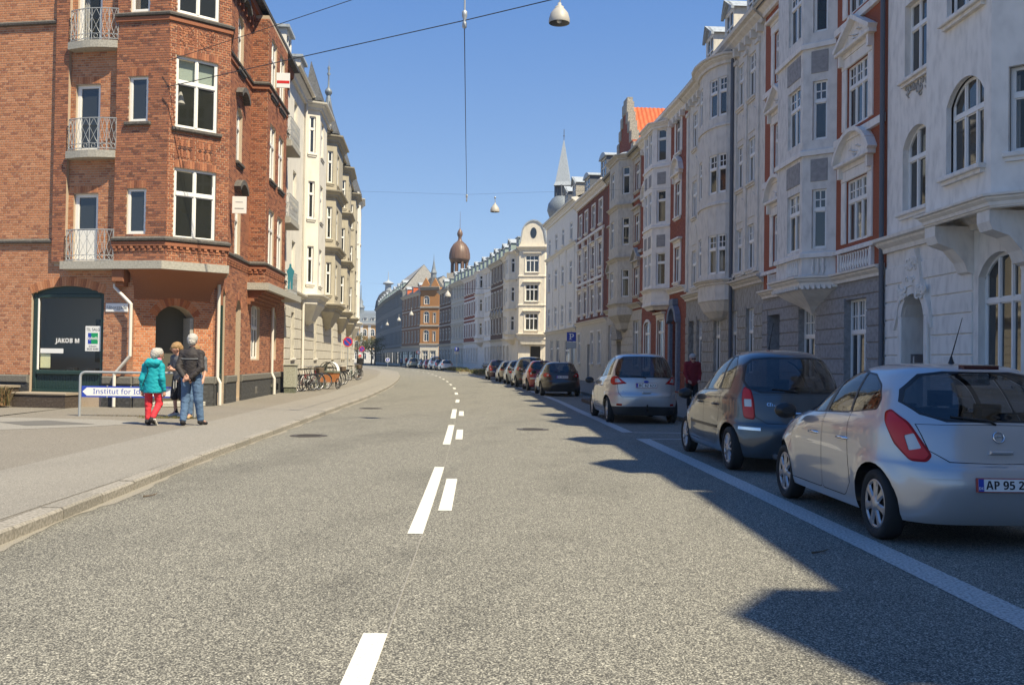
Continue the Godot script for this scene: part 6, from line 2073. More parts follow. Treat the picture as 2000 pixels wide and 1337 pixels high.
	# tall family car with the round tail
	var mpv := {"L": 4.28, "axles": [0.72, 3.48], "wr": 0.31, "track": 0.76, "hub": 1, "number": "XK 41 907", "plate_y": 0.500, "wiper_y": 1.146, "mirror": 2.85, "handle_y": 0.911, "handle": "trim_black", "aerial": 1.5, "aerial_y": 1.719, "gap": 0.05,
		"rings": [[0.180, 0.12, 4.12, 0.81, 4.4, 3.8], [0.280, 0.06, 4.2, 0.845, 4.4, 3.6], [0.420, 0.01, 4.26, 0.872, 4.0, 3.2], [0.560, 0.0, 4.28, 0.878, 3.8, 3.0], [0.658, 0.02, 4.25, 0.878, 3.8, 3.0], [0.704, 0.07, 4.2, 0.878, 3.8, 3.0], [0.853, 0.1, 4.0, 0.874, 3.8, 3.0], [1.002, 0.13, 3.65, 0.862, 3.7, 3.0], [1.082, 0.15, 3.3, 0.84, 3.6, 3.0], [1.146, 0.17, 3.1, 0.81, 3.6, 3.0], [1.276, 0.24, 2.85, 0.76, 3.6, 3.0], [1.427, 0.34, 2.52, 0.7, 3.6, 3.0], [1.557, 0.46, 2.2, 0.625, 3.5, 3.0], [1.643, 0.56, 1.95, 0.54, 3.4, 2.9], [1.697, 0.72, 1.75, 0.42, 3.3, 2.8], [1.730, 1.0, 1.5, 0.22, 3.1, 2.6], [1.735, 1.25, 1.3, 0.0, 2.9, 2.5]],
		"side_glass": [[2.12, 1.114, 2.9, 1.082, 2.72, 1.244, 2.45, 1.416, 2.2, 1.535, 2.06, 1.578], [1.34, 1.146, 2.04, 1.119, 2.0, 1.595, 1.7, 1.632, 1.42, 1.632], [0.82, 1.168, 1.28, 1.152, 1.34, 1.632, 1.15, 1.611, 0.95, 1.514, 0.84, 1.362]],
		"pillars": [[2.04, 1.103, 2.13, 1.103, 2.07, 1.589, 2.0, 1.600], [1.28, 1.141, 1.34, 1.136, 1.42, 1.643, 1.34, 1.643]],
		"rear_glass": [[0.0, 1.125, 0.5, 1.136, 0.63, 1.190, 0.655, 1.298, 0.6, 1.492, 0.5, 1.578, 0.3, 1.600, 0.0, 1.605]],
		"front_glass": [[0.0, 1.146, 0.5, 1.136, 0.7, 1.190, 0.6, 1.557, 0.4, 1.632, 0.0, 1.654]],
		"lamps": [{"name": "tail_light", "mat": "lens_red", "r": 0.06, "shape": [0.62, 0.738, 0.82, 0.761, 0.84, 1.002, 0.82, 1.168, 0.74, 1.211, 0.66, 1.168, 0.62, 1.002], "clear": [0.66, 0.922, 0.79, 0.922, 0.79, 1.026, 0.66, 1.026]}, {"name": "headlight", "mat": "lens_clear", "front": true, "uv": 1, "shape": [0.45, 0.692, 0.78, 0.738, 0.82, 0.945, 0.6, 0.899]}],
		"bands": [{"uv": 2, "name": "bumper_strip", "mat": "chrome", "shape": [0.56, 0.600, 0.95, 0.600, 0.95, 0.640, 0.56, 0.640], "sink": -0.006}, {"uv": 0, "name": "rubbing_strip", "mat": "trim_black", "facing": Vector3(1, 0, 0), "shape": [1.25, 0.560, 2.95, 0.560, 2.95, 0.600, 1.25, 0.600], "sink": -0.008}],
		"doors": [[2.07, 0.320, 3.1, 0.320, 3.15, 0.658, 3.02, 1.060, 2.5, 1.481, 2.2, 1.600, 2.03, 1.632], [1.22, 0.550, 1.4, 0.320, 2.04, 0.320, 2.0, 1.643, 1.5, 1.676, 1.34, 1.665, 1.12, 1.125]],
		"tailgate": [[0.0, 0.692, 0.45, 0.704, 0.58, 0.784, 0.625, 1.002, 0.63, 1.092, 0.0, 1.092]]}
	var c2 := car(mpv, "dark blue-grey family car with tall rounded red tail lights", blue, 13.75, 4.98, "cars parked along the street")
	badge(c2, mpv, "CITROËN", 0.06, -0.32, 0.96)
	b = MB.new()
	b.cbox(-0.13, 0.13, 0.82, 0.855, 2.14 - tail_at(mpv, 0.84) - 0.01, 2.14 - tail_at(mpv, 0.84) + 0.03, 0.012)
	put(b, "tailgate_handle", M.chrome, c2)
	b = MB.new()
	b.tube([Vector3(-0.35, 0.26, 1.7), Vector3(-0.35, 0.25, 2.13)], 0.035, 10)
	put(b, "exhaust", M.steel, c2)
	# people carrier with wide lamps
	var grand := {"L": 4.52, "axles": [0.82, 3.61], "wr": 0.325, "track": 0.79, "hub": 2, "number": "BC 62 623", "plate_y": 0.953, "wiper_y": 1.156, "mirror": 3.05, "handle_y": 0.921, "handle": "paint",
		"rings": [[0.200, 0.14, 4.38, 0.84, 4.4, 3.8], [0.300, 0.08, 4.45, 0.87, 4.4, 3.6], [0.450, 0.02, 4.5, 0.905, 4.0, 3.2], [0.580, 0.0, 4.52, 0.912, 3.8, 3.0], [0.707, 0.01, 4.48, 0.912, 3.8, 3.0], [0.771, 0.06, 4.4, 0.912, 3.8, 3.0], [0.899, 0.085, 4.2, 0.908, 3.8, 3.0], [1.006, 0.1, 3.85, 0.895, 3.8, 3.0], [1.092, 0.12, 3.45, 0.87, 3.8, 3.0], [1.156, 0.14, 3.25, 0.84, 3.8, 3.0], [1.295, 0.2, 2.95, 0.795, 3.7, 3.0], [1.456, 0.29, 2.6, 0.74, 3.6, 3.0], [1.584, 0.36, 2.3, 0.67, 3.5, 3.0], [1.659, 0.4, 2.1, 0.6, 3.4, 3.0], [1.712, 0.5, 1.95, 0.5, 3.2, 2.9], [1.750, 0.85, 1.7, 0.28, 2.8, 2.7], [1.755, 1.25, 1.35, 0.0, 2.5, 2.5]],
		"side_glass": [[2.3, 1.135, 3.05, 1.103, 2.85, 1.284, 2.55, 1.477, 2.24, 1.595], [1.45, 1.167, 2.22, 1.140, 2.16, 1.616, 1.8, 1.648, 1.5, 1.648], [0.75, 1.220, 1.38, 1.177, 1.43, 1.648, 1.1, 1.637, 0.82, 1.562]],
		"rear_glass": [[0.0, 1.156, 0.62, 1.156, 0.7, 1.210, 0.68, 1.349, 0.6, 1.562, 0.5, 1.637, 0.0, 1.659]],
		"front_glass": [[0.0, 1.156, 0.5, 1.145, 0.7, 1.199, 0.6, 1.584, 0.4, 1.669, 0.0, 1.680]],
		"lamps": [{"name": "tail_light", "mat": "lens_red", "shape": [0.47, 0.996, 0.92, 0.953, 1.06, 0.996, 1.05, 1.135, 0.88, 1.177, 0.72, 1.156], "clear": [0.62, 1.028, 0.84, 1.017, 0.84, 1.113, 0.72, 1.124]}, {"name": "headlight", "mat": "lens_clear", "front": true, "uv": 1, "shape": [0.45, 0.707, 0.8, 0.760, 0.84, 0.974, 0.6, 0.921]}],
		"bands": [{"uv": 2, "name": "bumper_underside", "mat": "bumper_black", "shape": [-0.01, 0.100, 1.35, 0.100, 1.35, 0.420, -0.01, 0.440]}, {"uv": 2, "name": "reflector", "mat": "lens_red", "shape": [0.62, 0.450, 0.8, 0.450, 0.8, 0.500, 0.62, 0.500], "sink": -0.004}],
		"doors": [[2.25, 0.340, 3.35, 0.340, 3.4, 0.707, 3.2, 1.081, 2.65, 1.520, 2.22, 1.648], [1.38, 0.600, 1.55, 0.340, 2.22, 0.340, 2.18, 1.659, 1.7, 1.691, 1.44, 1.669, 1.34, 1.135]],
		"tailgate": [[0.0, 0.664, 0.6, 0.675, 0.66, 0.760, 0.68, 0.942, 0.66, 1.113, 0.0, 1.124]]}
	var c3 := car(grand, "pale silver people carrier with wide split tail lights and a tow hook", silver2, 24.2, 4.76, "cars parked along the street")
	b = MB.new()
	b.cbox(-0.11, 0.11, 0.76, 0.81, 2.26 - tail_at(grand, 0.78) - 0.01, 2.26 - tail_at(grand, 0.78) + 0.03, 0.012)
	put(b, "tailgate_handle", silver2, c3)
	b = MB.new()
	b.tube([Vector3(0.0, 0.32, 2.1), Vector3(0.0, 0.34, 2.32), Vector3(0.0, 0.45, 2.34)], 0.02, 6)
	b.lathe([Vector2(0, 0.44), Vector2(0.03, 0.47), Vector2(0, 0.5)], 8, Vector3(0, 0, 2.34))
	put(b, "tow_hook", M.trim_black, c3)
	badge(c3, grand, "C-MAX", 0.05, -0.5, 0.8)
	b = MB.new()
	b.lathe([Vector2(0, 0), Vector2(0.065, 0.004), Vector2(0.055, 0.01), Vector2(0, 0.012)], 20)
	var em := put(b, "emblem", M.sign_blue, c3)
	em.transform = Transform3D(Basis(Vector3.RIGHT, PI / 2).scaled_local(Vector3(1, 1, 0.5)), Vector3(0, 1.045, 2.26 - tail_at(grand, 1.045) + 0.002))
	# estate
	var estate := {"L": 4.55, "axles": [0.95, 3.6], "wr": 0.315, "track": 0.77, "hub": 2, "number": "DL 89 023", "plate_y": 0.84, "wiper_y": 1.02, "mirror": 3.0, "handle_y": 0.83, "handle": "paint", "aerial": 1.2, "aerial_y": 1.48,
		"rings": [[0.19, 0.15, 4.38, 0.82, 4.2, 3.8], [0.28, 0.09, 4.45, 0.85, 4.2, 3.6], [0.42, 0.02, 4.52, 0.882, 3.8, 3.2], [0.55, 0.0, 4.55, 0.89, 3.6, 3.0], [0.64, 0.02, 4.5, 0.89, 3.6, 3.0], [0.69, 0.07, 4.42, 0.89, 3.6, 3.0], [0.82, 0.11, 4.15, 0.885, 3.6, 3.0], [0.92, 0.14, 3.7, 0.868, 3.6, 3.0], [0.98, 0.17, 3.4, 0.84, 3.5, 3.0], [1.05, 0.21, 3.2, 0.8, 3.5, 3.0], [1.17, 0.3, 2.9, 0.745, 3.4, 3.0], [1.3, 0.42, 2.55, 0.675, 3.3, 3.0], [1.4, 0.5, 2.25, 0.6, 3.3, 3.0], [1.46, 0.6, 2.0, 0.5, 3.1, 2.9], [1.49, 0.9, 1.75, 0.3, 2.8, 2.7], [1.5, 1.3, 1.4, 0.0, 2.5, 2.5]],
		"side_glass": [[2.3, 1.0, 3.05, 0.98, 2.85, 1.12, 2.5, 1.29, 2.24, 1.37], [1.5, 1.02, 2.22, 1.0, 2.17, 1.385, 1.85, 1.41, 1.55, 1.41], [0.7, 1.08, 1.43, 1.03, 1.48, 1.41, 1.2, 1.4, 0.85, 1.32]],
		"rear_glass": [[0.0, 1.02, 0.55, 1.03, 0.64, 1.08, 0.6, 1.2, 0.52, 1.35, 0.42, 1.4, 0.0, 1.41]],
		"front_glass": [[0.0, 1.02, 0.5, 1.01, 0.68, 1.06, 0.58, 1.36, 0.4, 1.42, 0.0, 1.43]],
		"lamps": [{"name": "tail_light", "mat": "lens_red", "shape": [0.48, 0.86, 0.9, 0.82, 1.02, 0.86, 1.0, 0.98, 0.8, 1.02, 0.6, 0.98], "clear": [0.6, 0.88, 0.72, 0.88, 0.72, 0.94, 0.6, 0.94]}],
		"bands": [{"uv": 2, "name": "bumper_underside", "mat": "bumper_black", "shape": [-0.01, 0.1, 1.35, 0.1, 1.35, 0.38, -0.01, 0.4]}],
		"doors": [[2.25, 0.33, 3.3, 0.33, 3.35, 0.65, 3.15, 0.96, 2.6, 1.32, 2.22, 1.42], [1.45, 0.6, 1.6, 0.33, 2.22, 0.33, 2.18, 1.43, 1.7, 1.45, 1.48, 1.44, 1.42, 1.0]],
		"tailgate": [[0.0, 0.62, 0.58, 0.63, 0.63, 0.75, 0.62, 0.97, 0.0, 0.98]]}
	var c4 := car(estate, "dark brown-grey estate car behind the pale people carrier", dark, 42.2, 4.55, "cars parked along the street")
	# the rest of the row are relatives of these, in other colours
	copy_car(c1, "dark red small hatchback tucked behind the dark estate car", red, 50.5, 4.5)
	copy_car(c3, "dark grey tall car between the dark red hatchback and a silver one", paint("graphite_paint", lin(0.05, 0.055, 0.065)), 56.8, 4.5)
	copy_car(c1, "silver-blue hatchback in the middle of the parked row", paint("ice_paint", lin(0.25, 0.28, 0.3)), 63.0, 4.5)
	copy_car(c4, "sand-coloured car behind the silver-blue hatchback", paint("sand_paint", lin(0.3, 0.27, 0.22)), 69.0, 4.5)
	copy_car(c1, "wine-red hatchback parked last before the planted island", paint("wine_paint", lin(0.06, 0.015, 0.02), 0.3), 77.5, 4.4)
	copy_car(c4, "white estate car parked first beyond the planted islands", paint("white_paint_car", lin(0.7, 0.7, 0.68), 0.0), 131.0, 4.6)
	copy_car(c1, "mid-grey hatchback in front of the white estate car", paint("grey_paint_car", lin(0.16, 0.16, 0.17)), 137.5, 4.6)
	copy_car(c3, "white van-like car standing above its neighbours down the street", paint("van_paint", lin(0.68, 0.69, 0.7), 0.0), 143.5, 4.7, Vector3(1, 1.15, 1))
	copy_car(c1, "bright red hatchback far down the street", red, 149.5, 4.6)
	copy_car(c4, "black estate car far down the street", paint("black_paint_car", lin(0.012, 0.012, 0.013), 0.2), 155.5, 4.6)
	copy_car(c3, "pale yellow car at the far end of the parked row", paint("yellow_paint_car", lin(0.55, 0.48, 0.3), 0.0), 168.0, 4.4)

# ------------------------------------------------------------------ further along the shaded side, and the end of the street
func far_house(label: String, A: Vector2, B: Vector2, H: float, mat: Material, gmat: Material, trim: Material, cols: int, dorm: int, opt := {}) -> Node3D:
	var o := bldg("terrace_house", label, A, B)
	var I := Transform3D.IDENTITY
	var W := (B - A).length()
	var ops := []
	var st_h := (H - 4.2) / 3.0
	var ww: float = opt.get("ww", 1.05)
	var bx: Array = opt.get("bay", [])
	for k in cols:
		var x := W * (k + 0.5) / cols - ww / 2
		if bx and x + ww > bx[0] - 0.2 and x < bx[1] + 0.2: continue
		if not opt.get("shop", false): ops.append([x, 1.2, ww, 2.1])
		for f in 3: ops.append([x, 4.2 + st_h * f + 0.75, ww, st_h - 1.35])
	if opt.get("shop", false):
		for k in maxi(2, cols / 2): ops.append([W * k / maxi(2, cols / 2) + 0.4, 0.5, W / maxi(2, cols / 2) - 0.8, 2.6])
	front(o, W, H, 4.0, gmat, mat, ops, 0.18)
	shell(o, W, H, 9.0, mat, [])
	for q in ops:
		if q[1] > 1: win(o, I, q[0], q[1], q[2], q[3], {"cols": 2, "tr": 0.32, "fw": 0.08, "glass": M.dark_pane, "surround": opt.get("surround", 0.12), "hood": opt.get("hood", "") if q[1] > 4 and q[1] < 5.5 else "", "sill": 0.14, "trim": trim})
		else: win(o, I, q[0], q[1], q[2], q[3], {"cols": 3, "tr": 0.2, "fw": 0.08, "glass": M.dark_pane, "mat": M.green_paint})
	var c := MB.new()
	cornice(c, [Vector2(0, 0), Vector2(W, 0)], 4.2, 0.3); cornice(c, [Vector2(0, 0), Vector2(W, 0)], H, 0.55)
	for y in [4.2 + st_h, 4.2 + 2 * st_h]: band(c, [Vector2(0, 0), Vector2(W, 0)], y, y + 0.18, 0.1)
	puts(c, "cornice", trim, o)
	if bx:
		var bp := [Vector2(bx[0], 0), Vector2(bx[0] + 0.5, 0.8), Vector2(bx[1] - 0.5, 0.8), Vector2(bx[1], 0)]
		bay(o, bp, 4.2, H - 0.2, trim, [[1, 0.3, 0.9, [5.0, 5.0 + st_h, 5.0 + 2 * st_h], 1.7], [2, 0.24, 0.5, [5.0, 5.0 + st_h, 5.0 + 2 * st_h], 1.7, {"cols": 1}]], {"cols": 2, "tr": 0.3, "fw": 0.07, "set": 0.06, "glass": M.dark_pane}, trim, [[4.6, 0.2], [4.2 + st_h, 0.2], [4.2 + 2 * st_h, 0.2], [H - 0.1, 0.3]], [Vector2(0.3, 3.4), Vector2(0.8, 3.8), Vector2(1.03, 4.0), Vector2(1.03, 4.22)])
	gable_roof(o, W, H, 9.0, opt.get("rise", 3.4), opt.get("roof", M.slate))
	for k in dorm: dormer(o, W * (k + 0.5) / dorm, H - 0.1, -0.3, opt.get("dw", 1.5), 1.7, 2.2, opt.get("dmat", M.zinc_green), M.zinc, k % 2)
	return o
func build_far() -> void:
	rough_mat("zinc_green", lin(0.3, 0.38, 0.36), 60, 1.5, 0.2); rough_mat("brown_brick", lin(0.13, 0.075, 0.05), 61, 1.6, 0.25); rough_mat("copper", lin(0.16, 0.095, 0.065), 62, 1.8, 0.25, 0.02, 0.45)
	rough_mat("orange_brick", lin(0.42, 0.2, 0.075), 63, 1.6, 0.2, 0.04); rough_mat("ochre_brick", lin(0.24, 0.13, 0.07), 64, 1.6, 0.2); rough_mat("far_grey", lin(0.2, 0.21, 0.21), 65, 3.0, 0.2); rough_mat("ochre", lin(0.58, 0.33, 0.12), 66, 3.0, 0.1)
	rough_mat("pale_roof", lin(0.42, 0.4, 0.36), 67, 2.0, 0.2)
	far_house("cream house flank with faceted oriel behind the curved gable", Vector2(-1.2, 120.0), Vector2(0.66, 110.3), 14.3, M.stucco_peach, M.stucco_peach, M.stucco_peach, 4, 2, {"bay": [5.4, 8.6]})
	far_house("brown brick house with ornate grey window surrounds past the cream house", Vector2(-2.9, 128.5), Vector2(-1.2, 120.0), 14.2, M.brown_brick, M.stucco_cream, M.stone_buff, 4, 3, {"hood": "ped", "surround": 0.2})
	far_house("white house with a shallow oriel and iron balcony line", Vector2(-4.8, 137.0), Vector2(-2.9, 128.5), 14.0, M.stucco_white, M.stucco_white, M.stucco_white, 4, 3, {"bay": [0.8, 3.8]})
	far_house("white and brick striped house with roof full of dormers", Vector2(-7.5, 149.0), Vector2(-4.8, 137.0), 13.9, M.red_plaster, M.stucco_white, M.stucco_white, 6, 4, {"surround": 0.3})
	far_house("buff house with ornamented pilasters beneath the copper dome", Vector2(-10.2, 160.0), Vector2(-7.5, 149.0), 14.0, M.stone_buff, M.stucco_cream, M.stucco_cream, 5, 4, {"hood": "flat"})
	var o := far_house("dark brown brick house with pale bands and corner gable", Vector2(-13.0, 171.0), Vector2(-10.2, 160.0), 13.6, M.brown_brick, M.stone_grey, M.stone_buff, 4, 2, {"ww": 1.4, "rise": 4.0})
	# copper-domed belfry
	var t := thing("domed_tower", "brown copper dome on an open arcaded belfry above the roofs", "tower", Vector3(-9.6, 13.0, -172.0))
	t.scale = Vector3.ONE * 0.92
	var b := MB.new()
	b.box(-2.3, 2.3, 0, 4.2, -2.3, 2.3)
	put(b, "tower_base", M.stone_grey, t)
	for k in 8:
		b = MB.new()
		var a := TAU * (k + 0.5) / 8
		b.tube([Vector3(cos(a) * 1.5, 4.2, sin(a) * 1.5), Vector3(cos(a) * 1.5, 6.6, sin(a) * 1.5)], 0.3, 8)
		put(b, "column", M.copper, t)
	b = MB.new()
	b.lathe([Vector2(1.3, 4.2), Vector2(1.8, 4.2), Vector2(1.8, 4.4), Vector2(1.3, 4.4)], 16)
	put(b, "sill_ring", M.copper, t)
	b = MB.new()
	b.lathe([Vector2(1.3, 6.4), Vector2(1.75, 6.4), Vector2(1.9, 6.9), Vector2(2.0, 7.0), Vector2(2.02, 7.2), Vector2(1.98, 8.2), Vector2(1.7, 9.2), Vector2(1.2, 10.0), Vector2(0.6, 10.5), Vector2(0.35, 10.9), Vector2(0.32, 11.4), Vector2(0.5, 11.7), Vector2(0.56, 12.1), Vector2(0.4, 12.6), Vector2(0.12, 13.0), Vector2(0.05, 13.2), Vector2(0.02, 16.4)], 24)
	put(b, "dome", M.copper, t)
	b = MB.new()
	for k in 16:
		var a := TAU * k / 16
		var pts := []
		for q in [[2.03, 7.2], [1.99, 8.2], [1.72, 9.2], [1.22, 10.0], [0.62, 10.5]]: pts.append(Vector3(cos(a) * q[0], q[1], sin(a) * q[0]))
		b.tube(pts, 0.035, 4)
	put(b, "dome_rib", M.copper, t)
	# orange corner house with its turret
	o = bldg("corner_house", "orange brick corner house with gabled turret and slate needle spire", Vector2(-17.9, 187.0), Vector2(-14.2, 186.0))
	var W := 3.83; var H := 15.6
	var ops := [[0.6, 0.6, 1.0, 2.6], [2.2, 0.6, 1.0, 2.6]]
	for y in [5.0, 8.6, 12.2]: ops.append([0.75, y, 1.0, 2.2 if y < 12 else 1.6, 0.4])
	for y in [5.0, 8.6]: ops.append([2.7, y, 0.4, 1.9])
	front(o, W, H, 4.2, M.stucco_peach, M.orange_brick, ops)
	shell(o, W, H, 6.0, M.orange_brick, [])
	for q in ops: win(o, Transform3D.IDENTITY, q[0], q[1], q[2], q[3], {"cols": 2 if q[2] > 0.5 else 1, "tr": 0.3, "fw": 0.08, "rise": 0.4 if q.size() > 4 else 0.0, "glass": M.dark_pane, "surround": 0.14, "trim": M.stucco_stain})
	b = MB.new()
	for y in [4.3, 7.9, 11.5]: band(b, [Vector2(-0.1, 0), Vector2(W + 0.1, 0)], y, y + 0.3, 0.15)
	cornice(b, [Vector2(-0.1, 0), Vector2(W + 0.1, 0)], 15.6, 0.6)
	puts(b, "cornice", M.stone_grey, o)
	b = MB.new()
	b.prism(PackedVector2Array([Vector2(0.0, 15.6), Vector2(2.0, 15.6), Vector2(1.0, 17.4)]), -0.5, 0.0, true)
	b.prism(PackedVector2Array([Vector2(2.0, 15.6), Vector2(3.8, 15.6), Vector2(2.9, 17.3)]), -0.5, -0.01, true)
	put(b, "gable_wall", M.orange_brick, o)
	b = MB.new()
	b.lathe([Vector2(2.2, 15.6), Vector2(0.9, 17.4), Vector2(0.6, 17.6)], 8, Vector3(1.9, 0, -2.0), 0, TAU, true)
	put(b, "turret_roof", M.slate, o)
	b = MB.new()
	b.lathe([Vector2(0.6, 17.5), Vector2(0.55, 18.3), Vector2(0.7, 18.45), Vector2(0.4, 19.2), Vector2(0.07, 21.0), Vector2(0.02, 22.2)], 8, Vector3(1.9, 0, -2.0), 0, TAU, true)
	put(b, "spire", M.zinc_dark, o)
	far_house("ochre brick flank beside the gabled turret", Vector2(-23.5, 205.0), Vector2(-17.9, 187.1), 14.6, M.ochre_brick, M.stone_grey, M.stone_buff, 6, 3, {"shop": true, "dmat": M.tile_red})
	far_house("long dull grey house with pale steep roof and shops below", Vector2(-33.0, 248.0), Vector2(-23.5, 205.0), 16.4, M.far_grey, M.stone_grey, M.far_grey, 14, 9, {"shop": true, "rise": 5.5, "roof": M.pale_roof, "dw": 1.8})
	far_house("grey terrace ending under a dark dome", Vector2(-41.5, 292.0), Vector2(-33.0, 248.0), 16.4, M.far_grey, M.stone_grey, M.far_grey, 14, 10, {"shop": true, "rise": 4.5, "dw": 1.8})
	t = thing("roof_dome", "dark dome with a pale lantern at the end of the grey terrace", "dome", Vector3(-37.6, 16.4, -290.0))
	b = MB.new()
	b.lathe([Vector2(3.9, 0), Vector2(3.9, 0.6), Vector2(3.6, 2.4), Vector2(2.8, 4.2), Vector2(1.6, 5.4), Vector2(0.9, 5.7)], 24)
	put(b, "dome", M.slate, t)
	b = MB.new()
	b.lathe([Vector2(1.0, 5.6), Vector2(0.9, 7.4), Vector2(1.7, 7.7), Vector2(1.5, 8.1), Vector2(0.5, 8.6), Vector2(0.15, 9.0), Vector2(0.05, 11.5)], 16)
	put(b, "lantern", M.zinc, t)
	# the building that closes the view
	o = bldg("mansion_block", "ochre and white building with slate mansard closing the end of the street", Vector2(-66.0, 333.0), Vector2(-43.0, 329.0))
	W = 23.3; H = 13.5
	ops = []
	for k in 8:
		var x := 0.9 + k * 2.8
		for y in [1.2, 5.2, 9.2]: ops.append([x, y, 1.3, 2.3, 0.5])
	front(o, W, H, 4.4, M.stucco_bright, M.ochre, ops)
	shell(o, W, H, 9.0, M.ochre, [])
	for q in ops: win(o, Transform3D.IDENTITY, q[0], q[1], 1.3, 2.3, {"rise": 0.5, "glass": M.dark_pane, "fw": 0.1, "surround": 0.3, "trim": M.stucco_bright})
	b = MB.new()
	for x in [0.3, 6.0, 8.8, 14.5, 17.3, 23.0]: pilaster(b, x, 4.4, 13.2, 1.0, 0.1)
	cornice(b, [Vector2(0, 0), Vector2(W, 0)], 13.6, 0.6); band(b, [Vector2(0, 0), Vector2(W, 0)], 4.3, 4.7, 0.2)
	puts(b, "cornice", M.stucco_bright, o)
	b = MB.new()
	b.quad(Vector3(0, 13.5, 0.3), Vector3(W, 13.5, 0.3), Vector3(W - 0.5, 17.2, -1.6), Vector3(0.5, 17.2, -1.6))
	b.quad(Vector3(0.5, 17.2, -1.6), Vector3(W - 0.5, 17.2, -1.6), Vector3(W - 0.5, 18.2, -5.0), Vector3(0.5, 18.2, -5.0))
	b.quad(Vector3(W, 13.5, 0.3), Vector3(W, 13.5, -9), Vector3(W - 0.5, 17.2, -8), Vector3(W - 0.5, 17.2, -1.6))
	put(b, "roof", M.zinc_dark, o)
	for k in 8: dormer(o, 1.6 + k * 2.8, 13.9, -0.2, 1.3, 1.7, 1.6, M.stucco_bright, M.zinc, 2)
	b = MB.new()
	b.lathe([Vector2(1.4, 16.5), Vector2(1.2, 19.0), Vector2(1.6, 19.2), Vector2(0.7, 20.4), Vector2(0.9, 21.2), Vector2(0.25, 22.4), Vector2(0.1, 27.0)], 12, Vector3(13.0, 0, -3.0))
	put(b, "spire", M.zinc_dark, o)
	# trees before it
	for q in [[-36.5, 236.0, 7.6, 1], [-33.0, 226.0, 6.8, 2], [-39.5, 246.0, 7.8, 3], [-30.5, 214.0, 6.0, 4]]:
		tree("street tree with thin spring leaves before the ochre building" if q[3] != 4 else "small sparse street tree nearest the shops", Vector3(q[0], 0.1, -q[1]), q[2], q[3])
func tree(label: String, at: Vector3, h: float, seed_: int) -> void:
	var o := thing("street_tree", label, "tree", at, 0.0, "trees at the end of the street")
	var r := RandomNumberGenerator.new()
	r.seed = seed_
	var b := MB.new()
	b.tube([Vector3.ZERO, Vector3(0.1, h * 0.25, 0), Vector3(0, h * 0.5, 0.1), Vector3(0.1, h * 0.8, 0)], 0.2, 8, 0.06)
	var tips := []
	for k in 12:
		var a := TAU * k / 12 + r.randf()
		var y0 := h * r.randf_range(0.3, 0.65)
		var tip := Vector3(cos(a) * h * r.randf_range(0.2, 0.38), y0 + h * r.randf_range(0.1, 0.35), sin(a) * h * r.randf_range(0.2, 0.38))
		b.tube([Vector3(0.05, y0, 0.05), Vector3(tip.x * 0.5, lerpf(y0, tip.y, 0.65), tip.z * 0.5), tip], 0.07, 5, 0.02)
		tips.append(tip)
	tips.append(Vector3(0.1, h * 0.92, 0))
	put(b, "trunk", M.bark, o)
	b = MB.new()
	b.colored = true
	for tip in tips:
		for k in 70:
			var p: Vector3 = tip + Vector3(r.randfn(), r.randfn() * 0.7, r.randfn()) * h * 0.085
			var u := Vector3(r.randfn(), r.randfn(), r.randfn()).normalized() * 0.12; var w := u.cross(Vector3(r.randfn(), r.randfn(), r.randfn())).normalized() * 0.09
			var g := r.randf_range(0.6, 1.1)
			b.col = Color(0.075 * g, 0.085 * g, 0.03 * g)
			b.quad(p - u, p - w, p + u, p + w)
	put(b, "crown", M.leaf, o)

